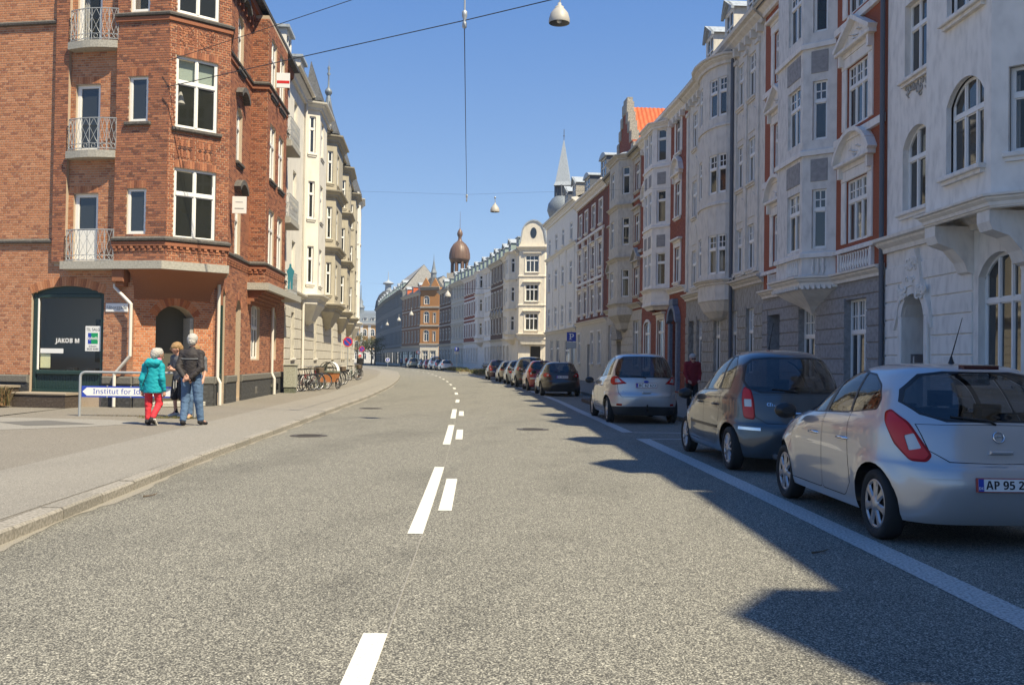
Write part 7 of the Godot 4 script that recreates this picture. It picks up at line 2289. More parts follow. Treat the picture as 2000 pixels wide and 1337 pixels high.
# ------------------------------------------------------------------ figures: soft unions of tapered limbs, meshed as surface nets
func blob(caps: Array, cell: float, k := 0.04, b: MB = null, hem := -INF, crease := 0.0, fine := 9.0) -> MB:
	if b == null: b = MB.new()
	b.mark()
	var lo := Vector3(INF, INF, INF); var hi := -lo
	for c in caps:
		var r: float = maxf(c[2], c[3])
		lo = lo.min(c[0] - Vector3.ONE * r).min(c[1] - Vector3.ONE * r); hi = hi.max(c[0] + Vector3.ONE * r).max(c[1] + Vector3.ONE * r)
	lo -= Vector3.ONE * cell * 3; hi += Vector3.ONE * cell * 3
	var nx := int((hi.x - lo.x) / cell) + 2; var ny := int((hi.y - lo.y) / cell) + 2; var nz := int((hi.z - lo.z) / cell) + 2
	var f := PackedFloat32Array()
	f.resize(nx * ny * nz)
	f.fill(1.0)
	for c in caps:
		var A: Vector3 = c[0]; var B: Vector3 = c[1]; var ra: float = c[2]; var rb: float = c[3]
		var sq: Vector3 = c[4] if c.size() > 4 else Vector3.ONE       # stretch of the cross-section
		var r := maxf(ra, rb) * maxf(sq.x, maxf(sq.y, sq.z)) + k + cell * 2
		var mn := ((A.min(B) - Vector3.ONE * r - lo) / cell).floor(); var mx := ((A.max(B) + Vector3.ONE * r - lo) / cell).ceil()
		var ab := B - A
		var l2 := maxf(ab.length_squared(), 1e-9)
		for z in range(maxi(int(mn.z), 0), mini(int(mx.z), nz - 1) + 1):
			for y in range(maxi(int(mn.y), 0), mini(int(mx.y), ny - 1) + 1):
				var i := (z * ny + y) * nx + maxi(int(mn.x), 0)
				for x in range(maxi(int(mn.x), 0), mini(int(mx.x), nx - 1) + 1):
					var p := lo + Vector3(x, y, z) * cell
					var t := clampf((p - A).dot(ab) / l2, 0.0, 1.0)
					var dv := p - A - ab * t
					var d := (dv / sq).length() - (ra + (rb - ra) * t)
					var e := f[i]
					var h := maxf(k - absf(d - e), 0.0) / k
					f[i] = minf(d, e) - h * h * k * 0.25
					i += 1
	if crease > 0:                                       # folds of cloth or locks of hair
		var fn := FastNoiseLite.new()
		fn.seed = 3; fn.frequency = fine
		for z in nz:
			for y in ny:
				var i := (z * ny + y) * nx
				for x in nx:
					if absf(f[i]) < crease * 3:
						var p := lo + Vector3(x, y, z) * cell
						f[i] += crease * fn.get_noise_3d(p.x, p.y * 1.6 + p.x * 0.5, p.z)
					i += 1
	if hem > -INF:                                      # a straight hem
		for y in ny:
			var e := hem - (lo.y + y * cell)
			if e < -0.1: break
			for z in nz:
				for x in nx:
					var i := (z * ny + y) * nx + x
					f[i] = maxf(f[i], e)
	var idx := {}
	var sx := 1; var sy := nx; var sz := nx * ny
	for z in nz - 1:
		for y in ny - 1:
			var i := (z * ny + y) * nx
			for x in nx - 1:
				var a := f[i]; var q := a < 0
				var same := (f[i + 1] < 0) == q and (f[i + sy] < 0) == q and (f[i + sy + 1] < 0) == q and (f[i + sz] < 0) == q and (f[i + sz + 1] < 0) == q and (f[i + sz + sy] < 0) == q and (f[i + sz + sy + 1] < 0) == q
				if not same:
					var v := [a, f[i + 1], f[i + sy], f[i + sy + 1], f[i + sz], f[i + sz + 1], f[i + sz + sy], f[i + sz + sy + 1]]
					var sum := Vector3.ZERO; var cnt := 0
					for e in [[0, 1], [2, 3], [4, 5], [6, 7], [0, 2], [1, 3], [4, 6], [5, 7], [0, 4], [1, 5], [2, 6], [3, 7]]:
						var va: float = v[e[0]]; var vb: float = v[e[1]]
						if (va < 0) != (vb < 0):
							var t := va / (va - vb)
							var p0 := Vector3(e[0] & 1, (e[0] >> 1) & 1, e[0] >> 2); var p1 := Vector3(e[1] & 1, (e[1] >> 1) & 1, e[1] >> 2)
							sum += p0.lerp(p1, t); cnt += 1
					var g := Vector3(v[1] + v[3] + v[5] + v[7] - v[0] - v[2] - v[4] - v[6], v[2] + v[3] + v[6] + v[7] - v[0] - v[1] - v[4] - v[5], v[4] + v[5] + v[6] + v[7] - v[0] - v[1] - v[2] - v[3])
					idx[i] = b.v.size()
					b.v.append(b.xf * (lo + (Vector3(x, y, z) + sum / cnt) * cell)); b.n.append((b.xf.basis * g).normalized()); b.c.append(b.col)
				i += 1
	for i in idx:
		var a := f[i] < 0
		for e in [[sx, sy, sz], [sy, sz, sx], [sz, sx, sy]]:
			if (f[i + e[0]] < 0) != a:
				var p: int = idx.get(i - e[1] - e[2], -1); var q: int = idx.get(i - e[1], -1); var r: int = idx.get(i - e[2], -1)
				if p < 0 or q < 0 or r < 0: continue
				var s: int = idx[i]
				if a: b.ix.append_array(PackedInt32Array([p, q, s, p, s, r]))
				else: b.ix.append_array(PackedInt32Array([p, s, q, p, r, s]))
	return b
func c2(a: Vector3, b: Vector3, ra: float, rb := -1.0, sq := Vector3.ONE) -> Array:
	return [a, b, ra, ra if rb < 0 else rb, sq]
func hand_caps(w: Vector3, dir: Vector3, across: Vector3, curl: Vector3) -> Array:   # palm and five fingers from the wrist
	var caps := [c2(w, w + dir * 0.085, 0.026, 0.034, Vector3.ONE)]
	for k in 4:
		var base := w + dir * 0.085 + across * (0.03 - 0.02 * k)
		var L: float = [0.068, 0.078, 0.072, 0.056][k]
		var m := base + (dir * 0.75 + curl * 0.5).normalized() * L * 0.55
		caps.append(c2(base, m, 0.0095, 0.009)); caps.append(c2(m, m + (dir * 0.35 + curl).normalized() * L * 0.5, 0.009, 0.0075))
	var tb := w + dir * 0.03 + across * 0.028
	caps.append(c2(tb, tb + (dir * 0.7 + across * 0.7).normalized() * 0.045, 0.012, 0.01)); caps.append(c2(tb + (dir * 0.7 + across * 0.7).normalized() * 0.045, tb + (dir * 0.9 + across * 0.35 + curl * 0.3).normalized() * 0.08, 0.01, 0.008))
	return caps
func head_caps(c: Vector3, s: float, look: Vector3) -> Array:                            # skull, jaw, nose, ears
	var side := look.cross(Vector3.UP).normalized()
	var up := side.cross(look).normalized()
	return [c2(c + up * 0.03 * s - look * 0.012 * s, c + up * 0.035 * s + look * 0.012 * s, 0.088 * s, 0.082 * s), c2(c - up * 0.06 * s + look * 0.03 * s, c - up * 0.02 * s + look * 0.02 * s, 0.052 * s, 0.066 * s),
		c2(c - up * 0.005 * s + look * 0.092 * s, c - up * 0.03 * s + look * 0.108 * s, 0.009 * s, 0.013 * s), c2(c - up * 0.062 * s + look * 0.08 * s, c - up * 0.066 * s + look * 0.084 * s, 0.012 * s),
		c2(c + side * 0.082 * s + up * 0.01 * s, c + side * 0.084 * s - up * 0.03 * s, 0.016 * s, 0.01 * s), c2(c - side * 0.082 * s + up * 0.01 * s, c - side * 0.084 * s - up * 0.03 * s, 0.016 * s, 0.01 * s)]
func eyes(parent: Node, c: Vector3, s: float, look: Vector3) -> void:
	var side := look.cross(Vector3.UP).normalized()
	var up := side.cross(look).normalized()
	var b := MB.new()
	for e in [-1.0, 1.0]: b.lathe([Vector2(0, -0.007 * s), Vector2(0.009 * s, 0), Vector2(0, 0.007 * s)], 8, c + side * e * 0.032 * s + up * 0.008 * s + look * 0.08 * s)
	b.tube([c - up * 0.052 * s + look * 0.088 * s - side * 0.02 * s, c - up * 0.052 * s + look * 0.094 * s, c - up * 0.052 * s + look * 0.088 * s + side * 0.02 * s], 0.004 * s, 5)
	put(b, "eyes_and_mouth", M.eye, parent)
# joints: hip, knee, ankle, toe, shoulder, elbow, wrist for left and right; wears: list of garments
func person(label: String, at: Vector3, turn: float, J: Dictionary, kit: Dictionary) -> Node3D:
	var o := thing("person", label, "person", at, turn)
	var s: float = J.get("s", 1.0)
	var look: Vector3 = J.look.normalized()
	# body: one surface for limbs, trunk, neck, head and hands
	var bare := []
	var hipc: Vector3 = (J.hip[0] + J.hip[1]) / 2; var shc: Vector3 = (J.sh[0] + J.sh[1]) / 2
	bare.append(c2(hipc, shc - Vector3(0, 0.1, 0), 0.105 * s, 0.11 * s, Vector3(1.25, 1, 0.85))); bare.append(c2(J.sh[0], J.sh[1], 0.058 * s)); bare.append(c2(shc, J.head - look * 0.02 - Vector3(0, 0.06, 0), 0.058 * s, 0.052 * s))
	for k in 2:
		bare.append(c2(J.hip[k], J.knee[k], 0.082 * s, 0.055 * s)); bare.append(c2(J.knee[k], J.ank[k], 0.052 * s, 0.036 * s)); bare.append(c2(J.ank[k], J.toe[k], 0.036 * s, 0.03 * s))
		bare.append(c2(J.sh[k], J.elb[k], 0.046 * s, 0.037 * s)); bare.append(c2(J.elb[k], J.wri[k], 0.036 * s, 0.026 * s))
	var cell: float = kit.get("cell", 0.02)
	var b := blob(bare, cell, 0.04)
	blob(head_caps(J.head, s * 1.02, look), cell * 0.5, 0.025, b)
	for k in 2:
		var dir: Vector3 = J.hdir[k].normalized(); var ac: Vector3 = J.hac[k].normalized(); var cu: Vector3 = J.hcu[k].normalized()
		blob(hand_caps(J.wri[k], dir, ac, cu), 0.007 if cell < 0.03 else 0.015, 0.012, b)
	put(b, "body", M.skin if not kit.has("skin") else kit.skin, o)
	eyes(o, J.head, s * 1.02, look)
	for g in kit.wear:
		put(blob(g[2], g[3] if g.size() > 3 else 0.02, g[4] if g.size() > 4 else 0.035, null, g[5] if g.size() > 5 else -INF, 0.016 if g[0] == "hair" else 0.0 if g[0] == "shoes" else 0.014, 26.0 if g[0] == "hair" else 10.0), g[0], M[g[1]], o)
	return o
func legs_caps(J: Dictionary, r0: float, r1: float, r2: float, to_ankle := 1.0) -> Array:
	var s: float = J.get("s", 1.0)
	var caps := [c2(J.hip[0] + Vector3(0, 0.06, 0), J.hip[1] + Vector3(0, 0.06, 0), 0.095 * s, -1, Vector3(1, 1, 0.95))]
	for k in 2:
		caps.append(c2(J.hip[k], J.knee[k], r0 * s, r1 * s))
		if to_ankle > 0: caps.append(c2(J.knee[k], J.knee[k].lerp(J.ank[k], to_ankle), r1 * s, r2 * s))
	return caps
func shoes_caps(J: Dictionary) -> Array:
	var caps := []
	for k in 2:
		caps.append(c2(J.ank[k] - Vector3(0, 0.045, 0) - (J.toe[k] - J.ank[k]) * 0.25, J.toe[k], 0.045, 0.036, Vector3(1, 0.9, 1))); caps.append(c2(J.ank[k], J.ank[k] - Vector3(0, 0.04, 0), 0.046, 0.046))
	return caps
func build_people() -> void:
	flat("skin", lin(0.5, 0.27, 0.19), 0.6); flat("eye", lin(0.05, 0.03, 0.03), 0.4); flat("teal_cloth", lin(0.0, 0.3, 0.36), 0.75); flat("red_cloth", lin(0.6, 0.03, 0.045), 0.8); flat("black_cloth", lin(0.016, 0.015, 0.018), 0.85); flat("brown_black", lin(0.028, 0.023, 0.024), 0.75)
	rough_mat("denim", lin(0.09, 0.16, 0.28), 70, 0.25, 0.3, 0.05, 0.9, 0.0, false); flat("grey_cloth", lin(0.12, 0.125, 0.135), 0.85); flat("hair_grey", lin(0.42, 0.4, 0.37), 0.8); flat("hair_blond", lin(0.3, 0.18, 0.08), 0.7); flat("shoe_tan", lin(0.4, 0.28, 0.14), 0.7); flat("pink_cloth", lin(0.65, 0.16, 0.28), 0.8); flat("white_cloth", lin(0.7, 0.7, 0.68), 0.8); flat("dark_red_cloth", lin(0.22, 0.012, 0.018), 0.85); flat("shoe_white", lin(0.62, 0.6, 0.55), 0.7)
	var v := func(x: float, y: float, z: float) -> Vector3: return Vector3(x, y, z)
	# elderly woman walking away, teal jacket
	var J := {"s": 0.93, "look": Vector3(0.75, -0.25, -0.65), "head": Vector3(0.09, 1.43, -0.05), "hip": [Vector3(-0.085, 0.78, 0), Vector3(0.085, 0.78, 0)], "knee": [Vector3(-0.09, 0.43, -0.03), Vector3(0.11, 0.44, -0.08)], "ank": [Vector3(-0.09, 0.1, 0.0), Vector3(0.05, 0.14, 0.14)], "toe": [Vector3(-0.11, 0.035, -0.14), Vector3(0.1, 0.035, 0.02)],
		"sh": [Vector3(-0.15, 1.2, 0), Vector3(0.16, 1.2, 0.0)], "elb": [Vector3(-0.205, 0.95, 0.05), Vector3(0.215, 0.95, 0.06)], "wri": [Vector3(-0.22, 0.72, 0.0), Vector3(0.23, 0.71, 0.0)], "hdir": [Vector3(0, -1, -0.2), Vector3(0, -1, -0.2)], "hac": [Vector3(0, 0, -1), Vector3(0, 0, -1)], "hcu": [Vector3(0.5, -0.3, -0.4), Vector3(-0.5, -0.3, -0.4)]}
	var jk := [c2(Vector3(0, 0.6, 0.0), Vector3(0.0, 1.16, 0.01), 0.155, 0.13, Vector3(1.2, 1, 0.9)), c2(J.sh[0], J.sh[1], 0.078)]
	for k in 2:
		jk.append(c2(J.sh[k], J.elb[k], 0.068, 0.058)); jk.append(c2(J.elb[k], J.wri[k] + Vector3(0, 0.01, 0), 0.056, 0.046))
	var hood := [c2(Vector3(-0.07, 1.27, 0.1), Vector3(0.1, 1.27, 0.09), 0.075, 0.07), c2(Vector3(-0.08, 1.31, 0.02), Vector3(-0.02, 1.3, 0.1), 0.06, 0.06), c2(Vector3(0.1, 1.3, 0.07), Vector3(0.13, 1.29, -0.02), 0.055, 0.05)]
	var w := person("elderly person in teal hooded jacket and red trousers walking away", Vector3(-7.32, 0.1, -19.65), 0.0, J, {"wear": [["jacket", "teal_cloth", jk, 0.018, 0.035, 0.66], ["hood", "teal_cloth", hood, 0.012], ["trousers", "red_cloth", legs_caps(J, 0.093, 0.074, 0.06, 0.88)], ["shoes", "black_cloth", shoes_caps(J), 0.012], ["scarf", "pink_cloth", [c2(Vector3(0.02, 1.33, 0.02), Vector3(0.1, 1.33, -0.02), 0.06, 0.058)], 0.012],
		["hair", "hair_grey", [c2(Vector3(0.05, 1.48, 0.0), Vector3(0.09, 1.49, -0.04), 0.098, 0.092), c2(Vector3(0.03, 1.43, 0.03), Vector3(0.05, 1.47, 0.02), 0.08, 0.085)], 0.01, 0.03]]})
	var b := MB.new()
	for k in 2: b.xf = Transform3D(Basis(Vector3.UP, 0.0), Vector3.ZERO)
	b.xf = Transform3D(Basis(Vector3.RIGHT, -0.75) , Vector3(0.085, 0.075, 0.1))
	b.cbox(-0.045, 0.045, -0.015, 0.015, -0.14, 0.1, 0.01)
	put(b, "shoe_sole", M.shoe_white, w)
	b = MB.new()
	b.tube([Vector3(-0.1, 1.25, 0.12), Vector3(-0.05, 1.1, 0.13), Vector3(-0.13, 0.9, 0.13), Vector3(-0.18, 0.8, 0.08)], 0.008, 5)
	put(b, "bag_strap", M.black_cloth, w)
	# tall elderly man, hands clasped behind his back
	J = {"s": 1.04, "look": Vector3(-0.25, -0.2, -1), "head": Vector3(0.0, 1.73, -0.04), "hip": [Vector3(-0.1, 0.96, 0), Vector3(0.1, 0.96, 0)], "knee": [Vector3(-0.12, 0.52, -0.03), Vector3(0.14, 0.52, -0.04)], "ank": [Vector3(-0.13, 0.1, 0.08), Vector3(0.18, 0.1, -0.1)], "toe": [Vector3(-0.15, 0.035, -0.08), Vector3(0.24, 0.035, -0.26)],
		"sh": [Vector3(-0.175, 1.47, 0), Vector3(0.175, 1.47, 0)], "elb": [Vector3(-0.235, 1.19, 0.11), Vector3(0.235, 1.18, 0.11)], "wri": [Vector3(-0.09, 1.0, 0.2), Vector3(0.05, 0.98, 0.21)], "hdir": [Vector3(1, -0.25, 0.1), Vector3(-1, -0.3, 0.15)], "hac": [Vector3(0, 1, 0.2), Vector3(0, 1, 0.2)], "hcu": [Vector3(0.5, -0.6, 0.2), Vector3(-0.5, -0.6, 0.3)]}
	jk = [c2(Vector3(0, 0.8, 0.01), Vector3(0, 1.42, 0.02), 0.15, 0.152, Vector3(1.2, 1, 0.82)), c2(J.sh[0], J.sh[1], 0.085), c2(Vector3(0, 1.5, 0.0), Vector3(0, 1.57, -0.01), 0.08, 0.072)]
	for k in 2:
		jk.append(c2(J.sh[k], J.elb[k], 0.076, 0.064)); jk.append(c2(J.elb[k], J.wri[k] + (J.elb[k] - J.wri[k]) * 0.08, 0.062, 0.05))
	w = person("tall grey-haired person in dark jacket and jeans, hands clasped behind the back", Vector3(-6.57, 0.1, -19.75), 0.0, J, {"wear": [["jacket", "brown_black", jk, 0.018, 0.035, 0.9], ["jeans", "denim", legs_caps(J, 0.105, 0.082, 0.068, 0.93)], ["shoes", "black_cloth", shoes_caps(J), 0.012], ["hair", "hair_grey", [c2(Vector3(0.0, 1.785, -0.03), Vector3(0.0, 1.79, -0.05), 0.104, 0.1), c2(Vector3(0, 1.72, 0.02), Vector3(0, 1.76, 0.0), 0.082, 0.095)], 0.01, 0.03]]})
	b = MB.new()                                        # piping across the shoulders and down the back
	b.tube([Vector3(-0.17, 1.37, 0.118), Vector3(-0.08, 1.365, 0.148), Vector3(0.08, 1.365, 0.148), Vector3(0.17, 1.37, 0.118)], 0.006, 5)
	put(b, "piping", M.galvanised, w)
	# youth in grey shirt and shorts, reading a phone
	J = {"s": 0.98, "look": Vector3(0.25, -0.85, -0.75), "head": Vector3(0.03, 1.57, -0.1), "hip": [Vector3(-0.095, 0.88, 0), Vector3(0.095, 0.88, 0)], "knee": [Vector3(-0.11, 0.48, -0.02), Vector3(0.12, 0.48, -0.03)], "ank": [Vector3(-0.12, 0.1, 0.0), Vector3(0.13, 0.1, 0.02)], "toe": [Vector3(-0.17, 0.035, -0.16), Vector3(0.17, 0.035, -0.14)],
		"sh": [Vector3(-0.185, 1.37, -0.02), Vector3(0.185, 1.37, -0.02)], "elb": [Vector3(-0.25, 1.1, 0.0), Vector3(0.26, 1.1, 0.0)], "wri": [Vector3(-0.07, 1.1, -0.24), Vector3(0.08, 1.12, -0.25)], "hdir": [Vector3(0.5, 0.2, -0.6), Vector3(-0.5, 0.2, -0.6)], "hac": [Vector3(0.2, 1, 0), Vector3(-0.2, 1, 0)], "hcu": [Vector3(0.6, 0.3, 0.3), Vector3(-0.6, 0.3, 0.3)]}
	jk = [c2(Vector3(0, 0.92, 0), Vector3(0, 1.32, -0.01), 0.135, 0.14, Vector3(1.25, 1, 0.85)), c2(J.sh[0], J.sh[1], 0.075)]
	for k in 2: jk.append(c2(J.sh[k], J.sh[k].lerp(J.elb[k], 0.6), 0.075, 0.07))
	w = person("youth in grey T-shirt and black shorts looking down at a phone", Vector3(-7.72, 0.1, -22.4), PI - 0.5, J, {"wear": [["shirt", "grey_cloth", jk, 0.018, 0.03, 0.86], ["shorts", "black_cloth", legs_caps(J, 0.105, 0.1, 0.1, 0.0)], ["socks", "black_cloth", [c2(J.ank[0], J.ank[0] + Vector3(0, 0.08, 0), 0.048, 0.044), c2(J.ank[1], J.ank[1] + Vector3(0, 0.08, 0), 0.048, 0.044)], 0.01], ["shoes", "shoe_white", shoes_caps(J), 0.012], ["hair", "hair_blond", [c2(Vector3(0.02, 1.64, -0.07), Vector3(0.03, 1.64, -0.12), 0.1, 0.096), c2(Vector3(0.0, 1.6, -0.02), Vector3(0.03, 1.65, -0.06), 0.085, 0.095), c2(Vector3(0.04, 1.62, -0.19), Vector3(0.09, 1.57, -0.19), 0.04, 0.03)], 0.01, 0.03]]})
	b = MB.new()
	b.cbox(0.03, 0.045, 0.66, 0.86, -0.145, -0.135, 0.002); b.cbox(-0.045, -0.03, 0.68, 0.86, -0.145, -0.135, 0.002)
	puts(b, "drawstring", M.white_cloth, w)
	b = MB.new()
	b.box(-0.035, 0.035, 1.11, 1.25, -0.33, -0.322)
	var ph := tag(put(b, "mobile_phone", M.black), "dark mobile phone held by the youth in grey", "phone")
	ph.transform = w.transform
	# fourth figure, mostly hidden behind the tall man
	J = {"s": 0.98, "look": Vector3(0, -0.3, -1), "head": Vector3(0, 1.52, -0.05), "hip": [Vector3(-0.09, 0.88, 0), Vector3(0.09, 0.88, 0)], "knee": [Vector3(-0.1, 0.48, -0.02), Vector3(0.1, 0.48, -0.02)], "ank": [Vector3(-0.1, 0.1, 0), Vector3(0.1, 0.1, 0)], "toe": [Vector3(-0.14, 0.035, -0.16), Vector3(0.13, 0.035, -0.16)],
		"sh": [Vector3(-0.18, 1.36, 0), Vector3(0.18, 1.36, 0)], "elb": [Vector3(-0.22, 1.1, -0.02), Vector3(0.22, 1.1, -0.02)], "wri": [Vector3(-0.18, 0.9, -0.15), Vector3(0.18, 0.9, -0.15)], "hdir": [Vector3(0.2, -0.6, -0.6), Vector3(-0.2, -0.6, -0.6)], "hac": [Vector3(1, 0, 0), Vector3(-1, 0, 0)], "hcu": [Vector3(0.4, -0.4, -0.2), Vector3(-0.4, -0.4, -0.2)]}
	jk = [c2(Vector3(0, 0.92, 0), Vector3(0, 1.32, 0), 0.13, 0.135, Vector3(1.2, 1, 0.85)), c2(J.sh[0], J.sh[1], 0.075)]
	for k in 2: jk.append(c2(J.sh[k], J.elb[k], 0.065, 0.055))
	person("person in jeans and tan shoes hidden behind the tall grey-haired figure", Vector3(-7.2, 0.1, -21.9), PI + 0.3, J, {"wear": [["shirt", "grey_cloth", jk], ["jeans", "denim", legs_caps(J, 0.1, 0.08, 0.07, 0.92)], ["shoes", "shoe_tan", shoes_caps(J), 0.012], ["hair", "hair_blond", [c2(Vector3(0, 1.59, -0.02), Vector3(0, 1.59, -0.05), 0.1, 0.096)], 0.01, 0.03]]})
	# person in red on the far pavement
	J.look = Vector3(0, 0, -1)
	jk = [c2(Vector3(0, 0.85, 0), Vector3(0, 1.32, 0), 0.16, 0.15, Vector3(1.3, 1, 0.85)), c2(J.sh[0], J.sh[1], 0.09), c2(Vector3(0, 1.4, 0), Vector3(0, 1.44, 0), 0.075, 0.07)]
	for k in 2:
		jk.append(c2(J.sh[k], J.elb[k], 0.08, 0.07)); jk.append(c2(J.elb[k], J.wri[k], 0.068, 0.05))
	person("person in dark red jacket with grey hair on the shaded pavement", Vector3(5.5, 0.118, -29.3), PI + 0.15, J, {"wear": [["jacket", "dark_red_cloth", jk], ["trousers", "black_cloth", legs_caps(J, 0.1, 0.08, 0.07, 0.92)], ["shoes", "black_cloth", shoes_caps(J), 0.012], ["hair", "hair_grey", [c2(Vector3(0, 1.6, 0.0), Vector3(0, 1.6, -0.04), 0.1, 0.095)], 0.01, 0.03], ["sunglasses", "black_cloth", [c2(Vector3(-0.05, 1.535, -0.135), Vector3(0.05, 1.535, -0.135), 0.018)], 0.006, 0.01]]})
	jk = [c2(Vector3(0, 0.8, 0), Vector3(0, 1.32, 0), 0.17, 0.16, Vector3(1.3, 1, 0.95)), c2(J.sh[0], J.sh[1], 0.1)]
	for k in 2:
		jk.append(c2(J.sh[k], J.elb[k], 0.085, 0.07)); jk.append(c2(J.elb[k], J.wri[k], 0.07, 0.05))
	person("person all in black with a red cap beside the parked bicycles", Vector3(-11.2, 0.1, -71.0), PI - 0.6, J, {"wear": [["coat", "black_cloth", jk], ["trousers", "black_cloth", legs_caps(J, 0.1, 0.08, 0.07, 0.92)], ["shoes", "black_cloth", shoes_caps(J), 0.012], ["cap", "red_cloth", [c2(Vector3(0, 1.61, 0.0), Vector3(0, 1.61, -0.04), 0.1, 0.095)], 0.012, 0.03]]})
	var far := [[-19.5, 178.0, "dark_red_cloth", "distant walker in dark red by the shop fronts"], [-21.0, 183.0, "denim", "distant walker in blue by the shop fronts"], [-15.2, 161.0, "black_cloth", "distant walker in black by the far parked cars"]]
	for q in far:
		jk = [c2(Vector3(0, 0.85, 0), Vector3(0, 1.32, 0), 0.15, 0.15, Vector3(1.3, 1, 0.85)), c2(Vector3(-0.18, 1.36, 0), Vector3(0.18, 1.36, 0), 0.09)]
		for k in 2: jk.append(c2(J.sh[k], J.wri[k], 0.08, 0.06))
		person(q[3], Vector3(q[0] + 0.0, 0.11, -q[1]), 0.0, J, {"cell": 0.04, "wear": [["coat", q[2], jk, 0.03], ["trousers", "black_cloth", legs_caps(J, 0.1, 0.08, 0.07, 0.92), 0.03]]})

# ------------------------------------------------------------------ bicycles, signs, lamps, planters
func make_bike(frame_mat: Material, label: String, at: Vector3, turn: float, extra := 0, lean := 0.1) -> Node3D:
	var o := thing("bicycle", label, "bicycle", at, turn, "bicycles parked at the kerb and walls")
	var piv := o
	o.rotation.z = lean
	var R := 0.335
	for x in [-0.52, 0.52]:
		var w := node("wheel", o, Transform3D(Basis.IDENTITY, Vector3(x, R + 0.012, 0)))
		var key := "bikewheel"
		if not cache.has(key):
			var t := MB.new(); var r := MB.new(); var s := MB.new()
			t.ring(Vector3.ZERO, Vector3(0, 0, 1), R - 0.004, 0.018, 36, 6)
			r.ring(Vector3.ZERO, Vector3(0, 0, 1), R - 0.03, 0.011, 36, 5)
			for k in 16:
				var a := TAU * k / 16
				s.tube([Vector3(cos(a + 0.4) * 0.02, sin(a + 0.4) * 0.02, 0.02 * (1 if k % 2 else -1)), Vector3(cos(a) * (R - 0.035), sin(a) * (R - 0.035), 0)], 0.0018, 3)
			s.tube([Vector3(0, 0, -0.05), Vector3(0, 0, 0.05)], 0.022, 8)
			cache[key] = [t.mesh(), r.mesh(), s.mesh()]
		put(cache[key][0], "tyre", M.rubber, w); put(cache[key][1], "rim", M.steel, w); put(cache[key][2], "spokes", M.steel, w)
	var b := MB.new()
	var bb := Vector3(-0.08, 0.28, 0); var st_ := Vector3(-0.2, 0.82, 0); var hd := Vector3(0.36, 0.86, 0); var hl := Vector3(0.4, 0.62, 0)
	for q in [[bb, st_], [bb, hl], [Vector3(-0.17, 0.68, 0), hl + Vector3(-0.02, 0.1, 0)] if extra != 1 else [Vector3(-0.12, 0.45, 0), hl], [hd, hl], [hl, Vector3(0.52, R + 0.012, 0)], [bb, Vector3(-0.52, R + 0.012, 0.05)], [Vector3(-0.17, 0.68, 0), Vector3(-0.52, R + 0.012, 0.05)]]: b.tube([q[0], q[1]], 0.016, 6)
	put(b, "frame", frame_mat, o)
	b = MB.new()
	b.tube([hd, Vector3(0.33, 1.0, 0)], 0.012, 6); b.tube([Vector3(0.16, 1.03, -0.28), Vector3(0.28, 1.05, -0.2), Vector3(0.34, 1.01, -0.05), Vector3(0.34, 1.01, 0.05), Vector3(0.28, 1.05, 0.2), Vector3(0.16, 1.03, 0.28)], 0.012, 6)
	put(b, "handlebar", M.steel, o)
	b = MB.new()
	b.tube([st_, Vector3(-0.23, 0.93, 0)], 0.012, 6)
	b.prism(PackedVector2Array([Vector2(-0.37, 0.93), Vector2(-0.08, 0.93), Vector2(-0.1, 0.97), Vector2(-0.3, 0.99), Vector2(-0.38, 0.97)]), -0.06, 0.06, true)
	put(b, "saddle", M.black, o)
	b = MB.new()
	for x in [-0.52, 0.52]:
		var pts := []
		for k in 9:
			var a := PI * (0.1 + 0.75 * k / 8.0)
			pts.append(Vector3(x + cos(a) * (R + 0.03), R + sin(a) * (R + 0.03), 0))
		b.tube(pts, 0.02, 4)
	b.box(-0.85, -0.35, 0.73, 0.75, -0.06, 0.06)
	b.lathe([Vector2(0.09, -0.006), Vector2(0.09, 0.006)], 16, bb)
	b.box(-0.1, -0.06, 0.12, 0.44, 0.05, 0.07)
	put(b, "mudguard_and_rack", M.trim_black, o)
	if extra == 2:
		b = MB.new()
		b.cbox(0.4, 0.72, 0.72, 0.95, -0.17, 0.17, 0.02)
		put(b, "basket", M.bark, o)
	return o
func sign_post(called: String, label: String, at: Vector3, h: float, r := 0.03) -> Node3D:
	var o := thing(called, label, "road sign", at)
	var b := MB.new()
	b.tube([Vector3.ZERO, Vector3(0, h, 0)], r, 8)
	put(b, "post", M.galvanised, o)
	return o
func round_face(o: Node, y: float, R: float, ring_mat: Material, face_mat: Material) -> void:
	var b := MB.new()
	b.xf = Transform3D(Basis(Vector3.RIGHT, PI / 2), Vector3(0, y, 0.04))
	b.lathe([Vector2(R, -0.012), Vector2(R, 0.0), Vector2(0, 0.0)], 28)
	put(b, "rim_disc", ring_mat, o)
	b = MB.new()
	b.xf = Transform3D(Basis(Vector3.RIGHT, PI / 2), Vector3(0, y, 0.044))
	b.lathe([Vector2(R * 0.78, 0.0), Vector2(0, 0.0)], 28)
	put(b, "face_disc", face_mat, o)
func no_parking(label: String, at: Vector3) -> void:
	var o := sign_post("no_parking_sign", label, at, 2.75)
	round_face(o, 2.5, 0.32, M.sign_red, M.sign_blue)
	var b := MB.new()
	b.xf = Transform3D(Basis(Vector3(0, 0, 1), -PI / 4), Vector3(0, 2.5, 0.046))
	b.box(-0.25, 0.25, -0.035, 0.035, 0, 0.004)
	put(b, "slash", M.sign_red, o)
